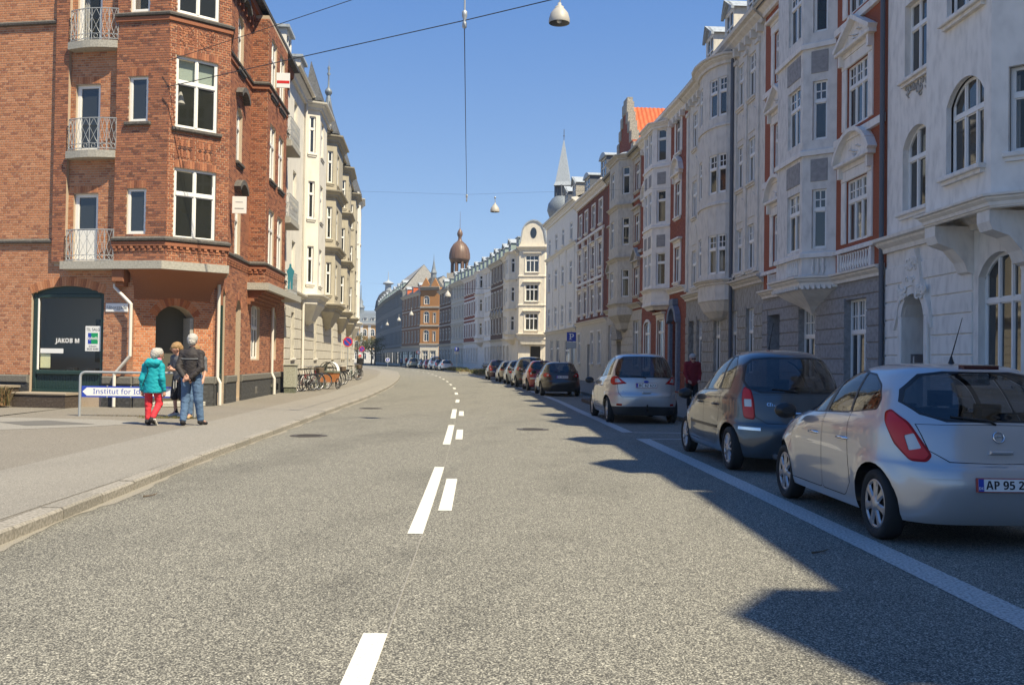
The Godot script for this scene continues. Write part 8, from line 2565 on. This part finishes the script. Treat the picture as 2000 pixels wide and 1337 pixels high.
func p_sign(label: String, at: Vector3) -> void:
	var o := sign_post("parking_sign", label, at, 3.05)
	var b := MB.new()
	b.cbox(-0.25, 0.25, 2.5, 3.0, 0.03, 0.045, 0.01)
	put(b, "panel", M.sign_blue, o)
	text(o, "P", 0.46, Transform3D(Basis.IDENTITY, Vector3(0, 2.75, 0.047)), M.sign_white, "lettering", true, 0.003, true)
	b = MB.new()
	b.cbox(-0.27, 0.27, 2.12, 2.46, 0.03, 0.045, 0.01)
	put(b, "lower_panel", M.galvanised, o)
func hung_lamp(label: String, at: Vector3, s := 1.0) -> void:      # at: bottom of the shade
	var o := thing("street_lamp", label, "street lamp", at, 0.0, "lamps hung over the street")
	o.scale = Vector3.ONE * s
	var b := MB.new()
	b.lathe([Vector2(0.235, 0.0), Vector2(0.24, 0.03), Vector2(0.235, 0.1), Vector2(0.2, 0.22), Vector2(0.13, 0.31), Vector2(0.1, 0.33), Vector2(0.1, 0.37), Vector2(0.045, 0.4), Vector2(0.04, 0.46), Vector2(0, 0.47)], 24)
	put(b, "shade", M.lamp_shade, o)
	b = MB.new()
	b.lathe([Vector2(0.225, 0.02), Vector2(0.12, 0.09), Vector2(0.0, 0.1)], 20)
	put(b, "reflector", M.lamp_inside, o)
	b = MB.new()
	b.lathe([Vector2(0, -0.005), Vector2(0.05, 0.02), Vector2(0.055, 0.06), Vector2(0.03, 0.09)], 12)
	put(b, "bulb", M.sign_white, o)
	b = MB.new()
	b.tube([Vector3(0, 0.46, 0), Vector3(0.02, 0.55, 0), Vector3(-0.01, 0.62, 0), Vector3(0, 0.72, 0)], 0.018, 6)
	b.lathe([Vector2(0, 0.68), Vector2(0.045, 0.7), Vector2(0.045, 0.78), Vector2(0, 0.8)], 8)
	put(b, "hanger", M.galvanised, o)
func wire(label: String, pts: Array, r: float) -> void:
	var b := MB.new()
	b.tube(pts, r, 5)
	tag(put(b, numbered("overhead_wire"), M.wire), label, "wire")
func sag(a: Vector3, c: Vector3, drop: float) -> Array:
	var p := []
	for k in 17: p.append(a.lerp(c, k / 16.0) - Vector3(0, drop * 4 * (k / 16.0) * (1 - k / 16.0), 0))
	return p
func tufts(b: MB, c: Vector3, rx: float, rz: float, n: int, h: float, seed_: int, base := Color(0.06, 0.1, 0.025)) -> void:
	var r := RandomNumberGenerator.new()
	r.seed = seed_
	b.colored = true
	for k in n:
		var a := r.randf() * TAU; var q := sqrt(r.randf())
		var p := c + Vector3(cos(a) * rx * q, 0, sin(a) * rz * q)
		var hh := h * r.randf_range(0.4, 1.1)
		var t := Vector3(r.randfn(), 0, r.randfn()) * hh * 0.35
		var w := Vector3(cos(a * 3), 0, sin(a * 3)) * hh * 0.05
		var g := r.randf_range(0.6, 1.3)
		b.col = Color(base.r * g * r.randf_range(0.8, 1.6), base.g * g, base.b * g)
		var m := p + Vector3(0, hh * 0.6, 0) + t * 0.4
		b.quad(p - w, p + w, m + w * 0.7, m - w * 0.7)
		b.tri(m - w * 0.7, m + w * 0.7, p + Vector3(0, hh, 0) + t)
func build_furniture() -> void:
	flat("lamp_shade", lin(0.42, 0.4, 0.36), 0.5); flat("lamp_inside", lin(0.12, 0.12, 0.12), 0.5); flat("wire", lin(0.03, 0.035, 0.045), 0.7); rough_mat("bark", lin(0.12, 0.085, 0.055), 80, 0.5, 0.3)
	var lf := vcol("leaf", 0.7)
	lf.backlight_enabled = true; lf.backlight = Color(0.25, 0.3, 0.1)
	rough_mat("rust_brown", lin(0.075, 0.055, 0.042), 81, 1.1, 0.25, 0.03); flat("planter_rim", lin(0.3, 0.25, 0.19), 0.8); rough_mat("cabinet_green", lin(0.36, 0.36, 0.29), 82, 0.9, 0.2); rough_mat("dark_green_box", lin(0.13, 0.14, 0.1), 83, 0.9, 0.25); rough_mat("orange_box", lin(0.45, 0.16, 0.045), 84, 0.6, 0.2)
	var bike_mats := [flat("bike_black", lin(0.02, 0.02, 0.022), 0.4), flat("bike_blue", lin(0.05, 0.09, 0.16), 0.4), flat("bike_red", lin(0.2, 0.03, 0.03), 0.4), flat("bike_white", lin(0.5, 0.5, 0.5), 0.4), flat("bike_green", lin(0.04, 0.1, 0.06), 0.4)]
	# overhead lines: anchored on the brick oriel, crossing to the shaded side
	var a1 := Vector3(-9.4, 8.72, -25.7); var a2 := Vector3(-9.35, 9.42, -25.65)
	var n1 := Vector3(-1.18, 9.22, -21.7); var l1 := Vector3(0.92, 9.33, -20.55)
	wire("thin dark wire from the brick oriel carrying the near hanging lamp", [a1, n1, l1, Vector3(8.9, 9.95, -16.2)], 0.012)
	wire("upper thin wire from the brick oriel crossing the whole street", sag(a2, Vector3(9.0, 11.9, -16.0), 0.1), 0.009)
	var n2 := Vector3(-2.32, 9.5, -47.0)
	wire("wire running lengthwise above the centre line between two lamps", sag(n1 + Vector3(0, -0.2, 0), n2, 0.12), 0.011)
	wire("faint cross wire carrying the second hanging lamp", [Vector3(-10.2, 9.85, -47.6), n2 + Vector3(0, 0.12, 0), Vector3(-0.92, 9.62, -46.6), Vector3(7.6, 9.9, -46.0)], 0.004)
	var b := MB.new()
	b.tube([n1 + Vector3(0, 0.5, 0), n1 + Vector3(0, -0.2, 0)], 0.022, 6)
	b.lathe([Vector2(0, -0.2), Vector2(0.05, -0.16), Vector2(0.05, -0.06), Vector2(0.025, 0.0), Vector2(0.06, 0.1), Vector2(0.06, 0.2), Vector2(0, 0.25)], 10, n1)
	tag(put(b, "wire_insulator", M.galvanised), "grey insulator where the near wires cross above the road", "insulator")
	b = MB.new()
	b.lathe([Vector2(0, -0.25), Vector2(0.04, -0.2), Vector2(0.02, -0.1), Vector2(0.05, 0.0), Vector2(0.05, 0.1), Vector2(0, 0.14)], 10, n2)
	tag(put(b, numbered("wire_insulator"), M.galvanised), "small insulator on the second cross wire", "insulator")
	hung_lamp("weathered grey bell lamp on the near wire", l1 + Vector3(0, -0.55, 0), 0.95)
	hung_lamp("pale bell lamp on the second cross wire", Vector3(-0.92, 8.72, -46.6), 0.95)
	for q in [[-7.3, 108.0, "pale bell lamp before the copper dome"], [-16.3, 155.0, "small bell lamp before the orange turret"], [-21.0, 178.0, "small bell lamp before the grey terrace, nearer one"], [-26.4, 203.0, "small bell lamp before the grey terrace, middle one"], [-29.8, 220.0, "small bell lamp before the grey terrace, farthest one"]]:
		hung_lamp(q[2], Vector3(q[0], 8.6, -q[1]), 1.5)
		wire("faint wire of the %s" % q[2], [Vector3(q[0] - 9, 10.0, -q[1]), Vector3(q[0], 9.75, -q[1]), Vector3(q[0] + 9, 10.0, -q[1])], 0.005)
	wire("pale wire stretched low across the street before the copper dome", [Vector3(-15.5, 10.6, -128.0), Vector3(-3.0, 11.0, -127.0)], 0.025)
	# direction sign
	var o := thing("direction_sign", "white arrow sign reading Institut for Idræt on a low tubular frame", "road sign", Vector3(-9.99, 0.1, -22.3), 0.05)
	b = MB.new()
	var fr := [Vector3(0, 0, 0)]
	for k in 6: fr.append(Vector3(0.12 - cos(PI / 2 * k / 5.0) * 0.12, 0.9 + sin(PI / 2 * k / 5.0) * 0.12, 0))
	for k in 6: fr.append(Vector3(2.5 + sin(PI / 2 * k / 5.0) * 0.12, 0.9 + cos(PI / 2 * k / 5.0) * 0.12, 0))
	fr.append(Vector3(2.62, 0, 0))
	b.tube(fr, 0.03, 10)
	put(b, "tube_frame", M.galvanised, o)
	b = MB.new()
	b.box(0.04, 2.56, 0.44, 0.7, -0.012, 0.012)
	put(b, "panel", M.sign_blue, o)
	b = MB.new()
	b.prism(PackedVector2Array([Vector2(0.06, 0.57), Vector2(0.16, 0.665), Vector2(2.54, 0.665), Vector2(2.54, 0.475), Vector2(0.16, 0.475)]), 0.012, 0.015)
	put(b, "arrow_field", M.sign_white, o)
	var tx := text(o, "Institut for Idræt", 0.155, Transform3D.IDENTITY, M.sign_blue, "lettering")
	tx.transform = Transform3D(Basis.IDENTITY.scaled(Vector3(1.36 / tx.mesh.get_aabb().size.x, 1, 1)), Vector3(0.98, 0.575, 0.016))
	b = MB.new()
	for x in [0.62, 1.16, 1.7]:
		for y in [0.435, 0.685]: b.cbox(x - 0.012, x + 0.012, y, y + 0.03, -0.02, 0.02, 0.003)
	puts(b, "clip", M.galvanised, o)
	# planters by the brick house
	var wing := Transform3D(Basis(Vector3.UP, atan2(-0.17, 0.985)), Vector3(-17.2, 0.1, -27.36))
	for q in [[1.2, 3.75, 0.0, 0.56, 0.25, 1.05, "tall rust-brown planter box left of the shop window"], [1.2, 3.6, 0.0, 0.2, 1.08, 1.45, "low rust-brown planter step before the tall planter"], [4.15, 5.72, 0.0, 0.4, 0.45, 1.05, "low rust-brown planter box under the shop window"]]:
		o = thing("planter", q[6], "planter")
		o.transform = wing
		b = MB.new()
		b.box(q[0], q[1], q[2], q[3] - 0.06, q[4], q[5])
		put(b, "box", M.rust_brown, o)
		b = MB.new()
		b.cbox(q[0] - 0.03, q[1] + 0.03, q[3] - 0.06, q[3], q[4] - 0.03, q[5] + 0.03, 0.015)
		put(b, "rim", M.planter_rim, o)
	o = thing("shrub", "straggly dry shrub with green shoots between the planters", "shrub")
	o.transform = wing
	b = MB.new()
	tufts(b, Vector3(3.95, 0.05, 1.25), 0.26, 0.2, 500, 0.5, 5, Color(0.15, 0.13, 0.06)); tufts(b, Vector3(3.62, 0.02, 1.55), 0.18, 0.12, 220, 0.26, 6, Color(0.06, 0.14, 0.02))
	put(b, "foliage", M.leaf, o)
	b = MB.new()
	tufts(b, Vector3(-7.75, 0.1, -21.9), 0.75, 0.1, 700, 0.07, 8, Color(0.11, 0.12, 0.03)); tufts(b, Vector3(-9.0, 0.1, -22.4), 0.9, 0.06, 300, 0.05, 9, Color(0.13, 0.12, 0.04))
	var gr := put(b, "grass_verge", M.leaf)
	gr.set_meta("kind", "stuff"); tag(gr, "thin dry grass growing along the pavement joint", "grass")
	# cabinets against the cream house
	for q in [[39.3, -6.75, 0.5, 1.1, "cabinet_green", "pale utility cabinet with a mossy foot beside the brick house"], [46.2, -6.4, 0.55, 1.0, "dark_green_box", "dull green utility cabinet before the cream oriel house"]]:
		o = thing("utility_cabinet", q[5], "cabinet", st(q[0], q[1], 0.1), heading(q[0]))
		b = MB.new()
		b.cbox(-0.24, 0.24, 0.22, q[3], -0.3, 0.24, 0.015)
		put(b, "housing", M[q[4]], o)
		b = MB.new()
		b.box(-0.21, 0.21, 0, 0.22, -0.27, 0.21)
		put(b, "foot", M.dark_green_box, o)
		b = MB.new()
		b.cbox(-0.27, 0.27, q[3], q[3] + 0.05, -0.33, 0.27, 0.01)
		put(b, "lid", M[q[4]], o)
	# bicycles
	var k := 0
	var bk := [[40.6, -6.4, 0.9, 0, 0, "black bicycle nearest the pale cabinet"], [41.1, -6.35, 1.0, 3, 1, "pale bicycle in the cluster by the cream house"], [41.6, -6.3, 0.8, 2, 0, "red bicycle in the cluster by the cream house"], [42.1, -6.3, 0.95, 0, 2, "black bicycle with a basket in the cluster by the cream house"], [42.9, -6.2, 0.7, 1, 0, "blue bicycle at the end of the cluster"],
		[48.8, -6.1, 0.9, 0, 0, "black bicycle beyond the cargo tricycle"], [49.6, -6.1, 1.0, 1, 2, "blue bicycle with a basket beyond the cargo tricycle"], [50.4, -6.15, 0.8, 0, 1, "dark step-through bicycle beyond the cargo tricycle"], [62.0, -6.2, 0.9, 3, 0, "white bicycle by the no-parking sign"], [63.0, -6.2, 1.0, 4, 2, "green bicycle with a basket by the no-parking sign"], [64.0, -6.2, 0.9, 0, 0, "black bicycle past the no-parking sign"],
		[39.0, 9.4, 1.4, 0, 0, "black bicycle leaning on the shaded grey house"], [57.0, 9.3, 1.2, 0, 1, "dark bicycle by the stepped-gable house"], [104.0, 8.0, 0.8, 0, 0, "black bicycle on the corner by the cream house"], [106.0, 8.0, 0.9, 1, 0, "blue bicycle on the corner by the cream house"], [116.0, 8.2, 0.7, 0, 2, "black bicycle with a basket past the cream corner house"], [118.0, 8.2, 0.9, 0, 0, "black bicycle past the cream corner house, third in line"], [120.5, 8.2, 1.1, 2, 0, "red bicycle past the cream corner house"]]
	for q in bk:
		make_bike(bike_mats[q[3]], q[5], st(q[0], q[1], 0.1 if q[1] < 0 else 0.118), heading(q[0]) + q[2] * (1 if q[1] < 0 else 1) , q[4], 0.08 if q[1] < 0 else -0.08)
	# cargo tricycle
	o = thing("cargo_tricycle", "cargo tricycle with orange wooden box and black hood", "cargo bike", st(45.2, -5.75, 0.1), heading(45.2) - 0.25)
	b = MB.new()
	b.prism(PackedVector2Array([Vector2(-0.28, 0.32), Vector2(0.28, 0.32), Vector2(0.36, 0.75), Vector2(-0.36, 0.75)]), 0.0, 0.8, true)
	put(b, "box", M.orange_box, o)
	b = MB.new()
	b.cbox(-0.38, 0.38, 0.74, 0.83, -0.02, 0.83, 0.01)
	put(b, "box_rim", M.dark_green_box, o)
	b = MB.new()
	for z in [0.02, 0.4, 0.78]:
		var pts := []
		for t in 9: pts.append(Vector3(-cos(PI * t / 8.0) * 0.36, 0.82 + sin(PI * t / 8.0) * 0.42, z))
		b.tube(pts, 0.018, 5)
	put(b, "hood_hoops", M.black, o)
	b = MB.new()
	var hr := []
	for z in [0.0, 0.4]:
		var row := []
		for t in 9: row.append(Vector3(-cos(PI * t / 8.0) * 0.37, 0.82 + sin(PI * t / 8.0) * 0.43, z))
		hr.append(row)
	b.grid(hr)
	put(b, "hood_cover", M.white_cloth, o)
	for q in [[-0.42, 0.45, 0.25], [0.42, 0.45, 0.25], [0.0, -0.85, 0.33]]:
		var w := node("wheel", o, Transform3D(Basis.IDENTITY, Vector3(q[0], q[2], q[1])))
		b = MB.new()
		b.ring(Vector3.ZERO, Vector3.RIGHT, q[2] - 0.02, 0.022, 28, 6)
		put(b, "tyre", M.rubber, w)
		b = MB.new()
		for t in 12: b.tube([Vector3.ZERO, Vector3(0, cos(TAU * t / 12) * q[2] * 0.9, sin(TAU * t / 12) * q[2] * 0.9)], 0.003, 3)
		put(b, "spokes", M.steel, w)
	b = MB.new()
	b.tube([Vector3(0, 0.35, 0.0), Vector3(0, 0.4, -0.5), Vector3(0, 0.33, -0.85)], 0.025, 6); b.tube([Vector3(0, 0.38, -0.45), Vector3(0, 0.9, -0.6)], 0.02, 6); b.tube([Vector3(-0.3, 1.0, -0.12), Vector3(0.3, 1.0, -0.12)], 0.014, 6); b.cbox(-0.1, 0.1, 0.9, 0.97, -0.75, -0.5, 0.02)
	put(b, "frame", M.bike_black, o)
	# signs
	no_parking("round red and blue no-parking sign before the beige houses", Vector3(-10.75, 0.1, -63.0)); no_parking("second no-parking sign further round the bend", Vector3(-17.0, 0.1, -109.0))
	p_sign("blue parking sign on a post beside the parked row", st(52.0, 6.35, 0.118)); p_sign("far blue parking sign by the planted island", st(122.0, 4.9, 0.118))
	o = sign_post("keep_right_sign", "blue round arrow sign on the far traffic island", Vector3(-19.6, 0.1, -152.0), 1.5)
	round_face(o, 1.25, 0.36, M.sign_white, M.sign_blue)
	b = MB.new()
	b.xf = Transform3D(Basis(Vector3(0, 0, 1), -PI / 4), Vector3(0, 1.25, 0.048))
	b.prism(PackedVector2Array([Vector2(-0.2, -0.05), Vector2(0.03, -0.05), Vector2(0.03, -0.13), Vector2(0.22, 0), Vector2(0.03, 0.13), Vector2(0.03, 0.05), Vector2(-0.2, 0.05)]), 0, 0.004)
	put(b, "arrow", M.sign_white, o)
	o = sign_post("prohibition_sign", "round white sign with red rim before the orange corner house", Vector3(-15.9, 0.1, -164.0), 2.9)
	round_face(o, 2.6, 0.34, M.sign_red, M.sign_white)
	# planted islands in the parking lane
	for q in [[93.0, 101.0, "first planted island at the end of the parked row"], [111.0, 127.0, "second, longer planted island with tall weeds"]]:
		o = thing("planted_island", q[2], "planting bed")
		b = MB.new()
		var m := 8
		for i in m:
			var a: float = lerpf(q[0], q[1], float(i) / m); var e: float = lerpf(q[0], q[1], float(i + 1) / m)
			b.quad(st(a, 3.9, 0.14), st(a, 5.95, 0.14), st(e, 5.95, 0.14), st(e, 3.9, 0.14))
			b.quad(st(e, 3.9, 0), st(a, 3.9, 0), st(a, 3.9, 0.14), st(e, 3.9, 0.14))
		b.quad(st(q[0], 3.9, 0), st(q[0], 5.95, 0), st(q[0], 5.95, 0.14), st(q[0], 3.9, 0.14))
		put(b, "kerbed_bed", M.kerb, o)
		b = MB.new()
		for i in 6:
			var a: float = lerpf(q[0], q[1], (i + 0.5) / 6)
			tufts(b, st(a, 4.9, 0.14), 0.9, 1.2, 260, 0.55 if i % 2 else 0.35, 30 + i, Color(0.09, 0.11, 0.03) if i % 3 else Color(0.14, 0.13, 0.05))
		var tf := put(b, "weeds", M.leaf, o)
		tf.set_meta("kind", "stuff")
	# twigs on the road
	for q in [[7.7, 3.3, 0.4, "dry twig on the shaded road before the silver hatchback"], [10.5, -3.0, 0.9, "dry stick lying by the left kerb"]]:
		b = MB.new()
		b.tube([Vector3(-0.07, 0.012, 0), Vector3(-0.02, 0.016, 0.015), Vector3(0.03, 0.014, -0.005), Vector3(0.09, 0.03, 0.01)], 0.009, 5, 0.004)
		b.tube([Vector3(0.0, 0.015, 0.01), Vector3(0.04, 0.022, 0.05)], 0.005, 4, 0.002)
		var tw := tag(put(b, numbered("twig"), M.bark), q[3], "twig")
		tw.position = st(q[0], q[1], 0.0); tw.rotation.y = q[2]
	# low brown-kerbed bay end between the people carrier and the estate
	o = thing("kerb_island", "low kerbed island between the pale people carrier and the dark estate", "traffic island")
	b = MB.new()
	for i in 4:
		var a := 32.0 + i * 1.1; var e := a + 1.1
		b.quad(st(a, 4.7, 0.12), st(a, 5.95, 0.12), st(e, 5.95, 0.12), st(e, 4.7, 0.12)); b.quad(st(e, 4.7, 0), st(a, 4.7, 0), st(a, 4.7, 0.12), st(e, 4.7, 0.12))
	b.quad(st(32.0, 4.7, 0), st(32.0, 5.95, 0), st(32.0, 5.95, 0.12), st(32.0, 4.7, 0.12))
	put(b, "kerb", M.rust_brown, o)

# ------------------------------------------------------------------ set-up
func _ready() -> void:
	rng.seed = 7
	var cam := Camera3D.new()
	cam.name = "camera"
	add_child(cam)
	cam.position = Vector3(0, EYE, 0)
	cam.basis = Basis(Vector3.RIGHT, atan(35.5 / 1880.0)) * Basis(Vector3.BACK, 0.014)
	cam.fov = rad_to_deg(2 * atan(668.5 / 1880.0))
	cam.near = 0.1; cam.far = 2500.0
	cam.current = true
	var we := WorldEnvironment.new()
	var env := Environment.new()
	env.background_mode = Environment.BG_SKY
	env.tonemap_mode = Environment.TONE_MAPPER_LINEAR
	env.tonemap_exposure = 1.62
	var sky := Sky.new()
	var sm := ProceduralSkyMaterial.new()
	sm.sky_top_color = lin(0.04, 0.13, 0.37)
	sm.sky_horizon_color = lin(0.35, 0.5, 0.65)
	sm.sky_curve = 0.15
	sm.ground_bottom_color = Color(0.30, 0.29, 0.28); sm.ground_horizon_color = Color(0.6, 0.65, 0.7)
	sm.sun_angle_max = 8.0
	sky.sky_material = sm
	env.sky = sky
	env.fog_enabled = true
	env.fog_density = 0.0002; env.fog_light_color = Color(0.75, 0.84, 0.95)
	env.sdfgi_enabled = true; env.ssao_enabled = true; env.ssil_enabled = true
	we.environment = env
	we.name = "surroundings"
	add_child(we)
	var sun := DirectionalLight3D.new()
	sun.name = "sun"
	add_child(sun)
	var to_sun := Vector3(0.4195, 0.819, 0.391)
	sun.look_at_from_position(to_sun * 50, Vector3.ZERO, Vector3.UP)
	sun.light_energy = 1.6; sun.light_color = Color(1.0, 0.95, 0.83)
	sun.light_angular_distance = 0.5
	sun.shadow_enabled = true
	materials()
	build_street()
	build_brick_house()
	build_left()
	build_right()
	build_cars()
	build_people()
	build_furniture()
	build_far()
	print("houses ", Time.get_ticks_msec())
func materials() -> void:
	var P := lin(0.36, 0.33, 0.29)
	flat("white_paint", lin(0.78, 0.77, 0.74), 0.45); flat("curtain", lin(0.72, 0.7, 0.66), 0.9); flat("blind", lin(0.55, 0.66, 0.58), 0.8)
	var pn := flat("pane", lin(0.03, 0.033, 0.033), 0.03)
	pn.metallic_specular = 0.8
	glassy("clear_pane", Color(0.3, 0.31, 0.28), 0.3); glassy("shop_pane", Color(0.1, 0.11, 0.12), 0.06)
	flat("dark_pane", lin(0.02, 0.024, 0.03), 0.04).metallic_specular = 0.75
	flat("room", lin(0.42, 0.39, 0.33), 0.95); flat("room_light", lin(0.6, 0.57, 0.5), 0.95)
	rough_mat("trim", lin(0.68, 0.65, 0.6), 1, 3.0, 0.1)
	rough_mat("stucco_white", lin(0.8, 0.755, 0.69), 2, 2.6, 0.11, 0.02, 0.9, 0.4)
	rough_mat("stucco_grey", lin(0.68, 0.64, 0.57), 3, 2.4, 0.13, 0.02, 0.9, 0.4)
	rough_mat("stucco_cream", lin(0.6, 0.56, 0.48), 4, 3.3, 0.12)
	rough_mat("stucco_dirty", lin(0.42, 0.4, 0.37), 5, 2.1, 0.25)
	rough_mat("stucco_stain", lin(0.4, 0.37, 0.32), 6, 0.9, 0.45, 0.03)
	rough_mat("stucco_bright", lin(0.76, 0.73, 0.67), 7, 4.0, 0.08)
	rough_mat("stucco_peach", lin(0.74, 0.67, 0.55), 8, 4.0, 0.08)
	rough_mat("stucco_ivory", lin(0.72, 0.68, 0.6), 9, 3.7, 0.1, 0.02, 0.9, 0.4)
	rough_mat("stucco_beige", lin(0.42, 0.38, 0.30), 10, 3.2, 0.12, 0.02, 0.9, 0.4)
	rough_mat("stone_grey", lin(0.36, 0.34, 0.3), 12, 1.6, 0.25); rough_mat("stone_buff", lin(0.54, 0.5, 0.43), 13, 1.9, 0.18); rough_mat("stone_ivory", lin(0.56, 0.52, 0.44), 14, 2.1, 0.15)
	rough_mat("red_brick", lin(0.33, 0.09, 0.042), 15, 1.1, 0.25, 0.05, 0.9, 0.3); rough_mat("red_plaster", lin(0.27, 0.075, 0.042), 16, 1.7, 0.25); rough_mat("oxblood", lin(0.16, 0.05, 0.035), 17, 1.5, 0.25)
	rough_mat("grey_paint", lin(0.31, 0.3, 0.295), 18, 2.0, 0.16, 0.02, 0.85, 0.3); rough_mat("oriel_grey", lin(0.7, 0.67, 0.62), 19, 2.2, 0.15, 0.02, 0.85, 0.3)
	rough_mat("slate", lin(0.07, 0.075, 0.085), 20, 1.3, 0.3); rough_mat("slate_trim", lin(0.11, 0.1, 0.09), 21, 0.8, 0.3)
	rough_mat("zinc", lin(0.38, 0.42, 0.46), 22, 1.7, 0.2, 0.02, 0.5); rough_mat("zinc_dark", lin(0.2, 0.23, 0.26), 23, 1.5, 0.25, 0.02, 0.5)
	flat("lead", lin(0.1, 0.11, 0.13), 0.6); flat("steel", lin(0.4, 0.4, 0.42), 0.35, 0.8); flat("galvanised", lin(0.42, 0.44, 0.45), 0.45, 0.4); flat("black", lin(0.012, 0.012, 0.013), 0.5)
	flat("dark_blue", lin(0.02, 0.024, 0.035), 0.4); flat("dark_door", lin(0.03, 0.025, 0.022), 0.5); flat("grey_door", lin(0.11, 0.115, 0.13), 0.6); flat("olive_door", lin(0.085, 0.08, 0.06), 0.6)
	rough_mat("blue_grey", lin(0.2, 0.23, 0.28), 24, 1.5, 0.15)
	var tr := vcol("tile_red", 0.8)
	tr.albedo_color = lin(0.62, 0.14, 0.05)
	rough_mat("mortar", lin(0.5, 0.395, 0.29), 25, 0.7, 0.2, 0.04)
	var bk := vcol("brick", 0.9)
	bk.albedo_texture = noise_tex(26, 0.05, 512, [[0.0, Color(0.74, 0.72, 0.7)], [0.5, Color(0.95, 0.95, 0.95)], [1.0, Color(1, 1, 1)]], FastNoiseLite.TYPE_SIMPLEX_SMOOTH, 4)
	bk.uv1_triplanar = true; bk.uv1_world_triplanar = true; bk.uv1_scale = Vector3.ONE / 0.9
	rough_mat("brick_plain", lin(0.3, 0.12, 0.06), 27, 0.7, 0.3, 0.05)
	rough_mat("concrete", lin(0.4, 0.38, 0.33), 28, 1.1, 0.2, 0.03); rough_mat("plinth", lin(0.055, 0.055, 0.055), 29, 1.2, 0.3); rough_mat("plinth_cap", lin(0.16, 0.15, 0.13), 30, 0.6, 0.4, 0.04)
	rough_mat("green_paint", lin(0.018, 0.045, 0.04), 31, 0.6, 0.25, 0.05, 0.45)
	flat("sign_white", lin(0.78, 0.78, 0.77), 0.4); flat("sign_black", lin(0.02, 0.02, 0.022), 0.5); flat("sign_blue", lin(0.025, 0.06, 0.4), 0.4); flat("sign_green", lin(0.01, 0.3, 0.11), 0.4); flat("sign_red", lin(0.6, 0.03, 0.03), 0.4); flat("paper_yellow", lin(0.75, 0.75, 0.45), 0.8); flat("teal", lin(0.03, 0.2, 0.26), 0.7)
	flat("pipe_white", lin(0.68, 0.64, 0.57), 0.5); flat("iron", lin(0.09, 0.08, 0.07), 0.6, 0.4)
	# road surfaces
	var a := vcol("asphalt", 0.9)
	var chips := chip_tex(512, 3, [[0.45, lin(0.042, 0.04, 0.035), lin(0.09, 0.086, 0.075)], [0.76, lin(0.12, 0.115, 0.096), lin(0.25, 0.239, 0.198)], [1.0, lin(0.37, 0.353, 0.29), lin(0.62, 0.59, 0.485)]])
	a.albedo_texture = chips
	a.uv1_triplanar = true; a.uv1_world_triplanar = true; a.uv1_scale = Vector3.ONE / 3.0
	a.heightmap_enabled = true; a.heightmap_texture = chips; a.heightmap_scale = 0.25
	for q in [["pavement", lin(0.24, 0.215, 0.175), 41], ["cycle", lin(0.29, 0.268, 0.228), 42]]:
		var m := vcol(q[0], 0.92)
		var c: Color = q[1]
		m.albedo_texture = chip_tex(512, q[2], [[0.3, c.darkened(0.35), c.darkened(0.2)], [0.75, c.darkened(0.15), c], [1.0, c, c.lightened(0.25)]])
		m.uv1_triplanar = true; m.uv1_world_triplanar = true; m.uv1_scale = Vector3.ONE / 3.1
	rough_mat("asphalt_pale", lin(0.27, 0.255, 0.225), 43, 2.3, 0.2, 0.1); rough_mat("asphalt_dark", lin(0.13, 0.125, 0.115), 44, 1.3, 0.2, 0.1)
	rough_mat("kerb", lin(0.3, 0.275, 0.235), 45, 0.7, 0.3, 0.03); rough_mat("kerb2", lin(0.26, 0.24, 0.205), 46, 0.6, 0.3, 0.03)
	rough_mat("sand", lin(0.28, 0.255, 0.21), 47, 0.5, 0.25, 0.06)
	rough_mat("marking", lin(0.72, 0.7, 0.62), 48, 0.7, 0.2, 0.06); rough_mat("marking_worn", lin(0.5, 0.495, 0.47), 49, 0.8, 0.4, 0.05)
func chip_tex(n: int, seed_: int, levels: Array) -> ImageTexture:      # stone chips of a road surface, one texel each
	var r := RandomNumberGenerator.new()
	r.seed = seed_
	var d := PackedByteArray()
	d.resize(n * n * 3)
	for i in n * n:
		var u := r.randf()
		var k := 0
		while u > levels[k][0]: k += 1
		var c: Color = levels[k][1].lerp(levels[k][2], r.randf())
		d[i * 3] = c.r8; d[i * 3 + 1] = c.g8; d[i * 3 + 2] = c.b8
	return ImageTexture.create_from_image(Image.create_from_data(n, n, false, Image.FORMAT_RGB8, d))
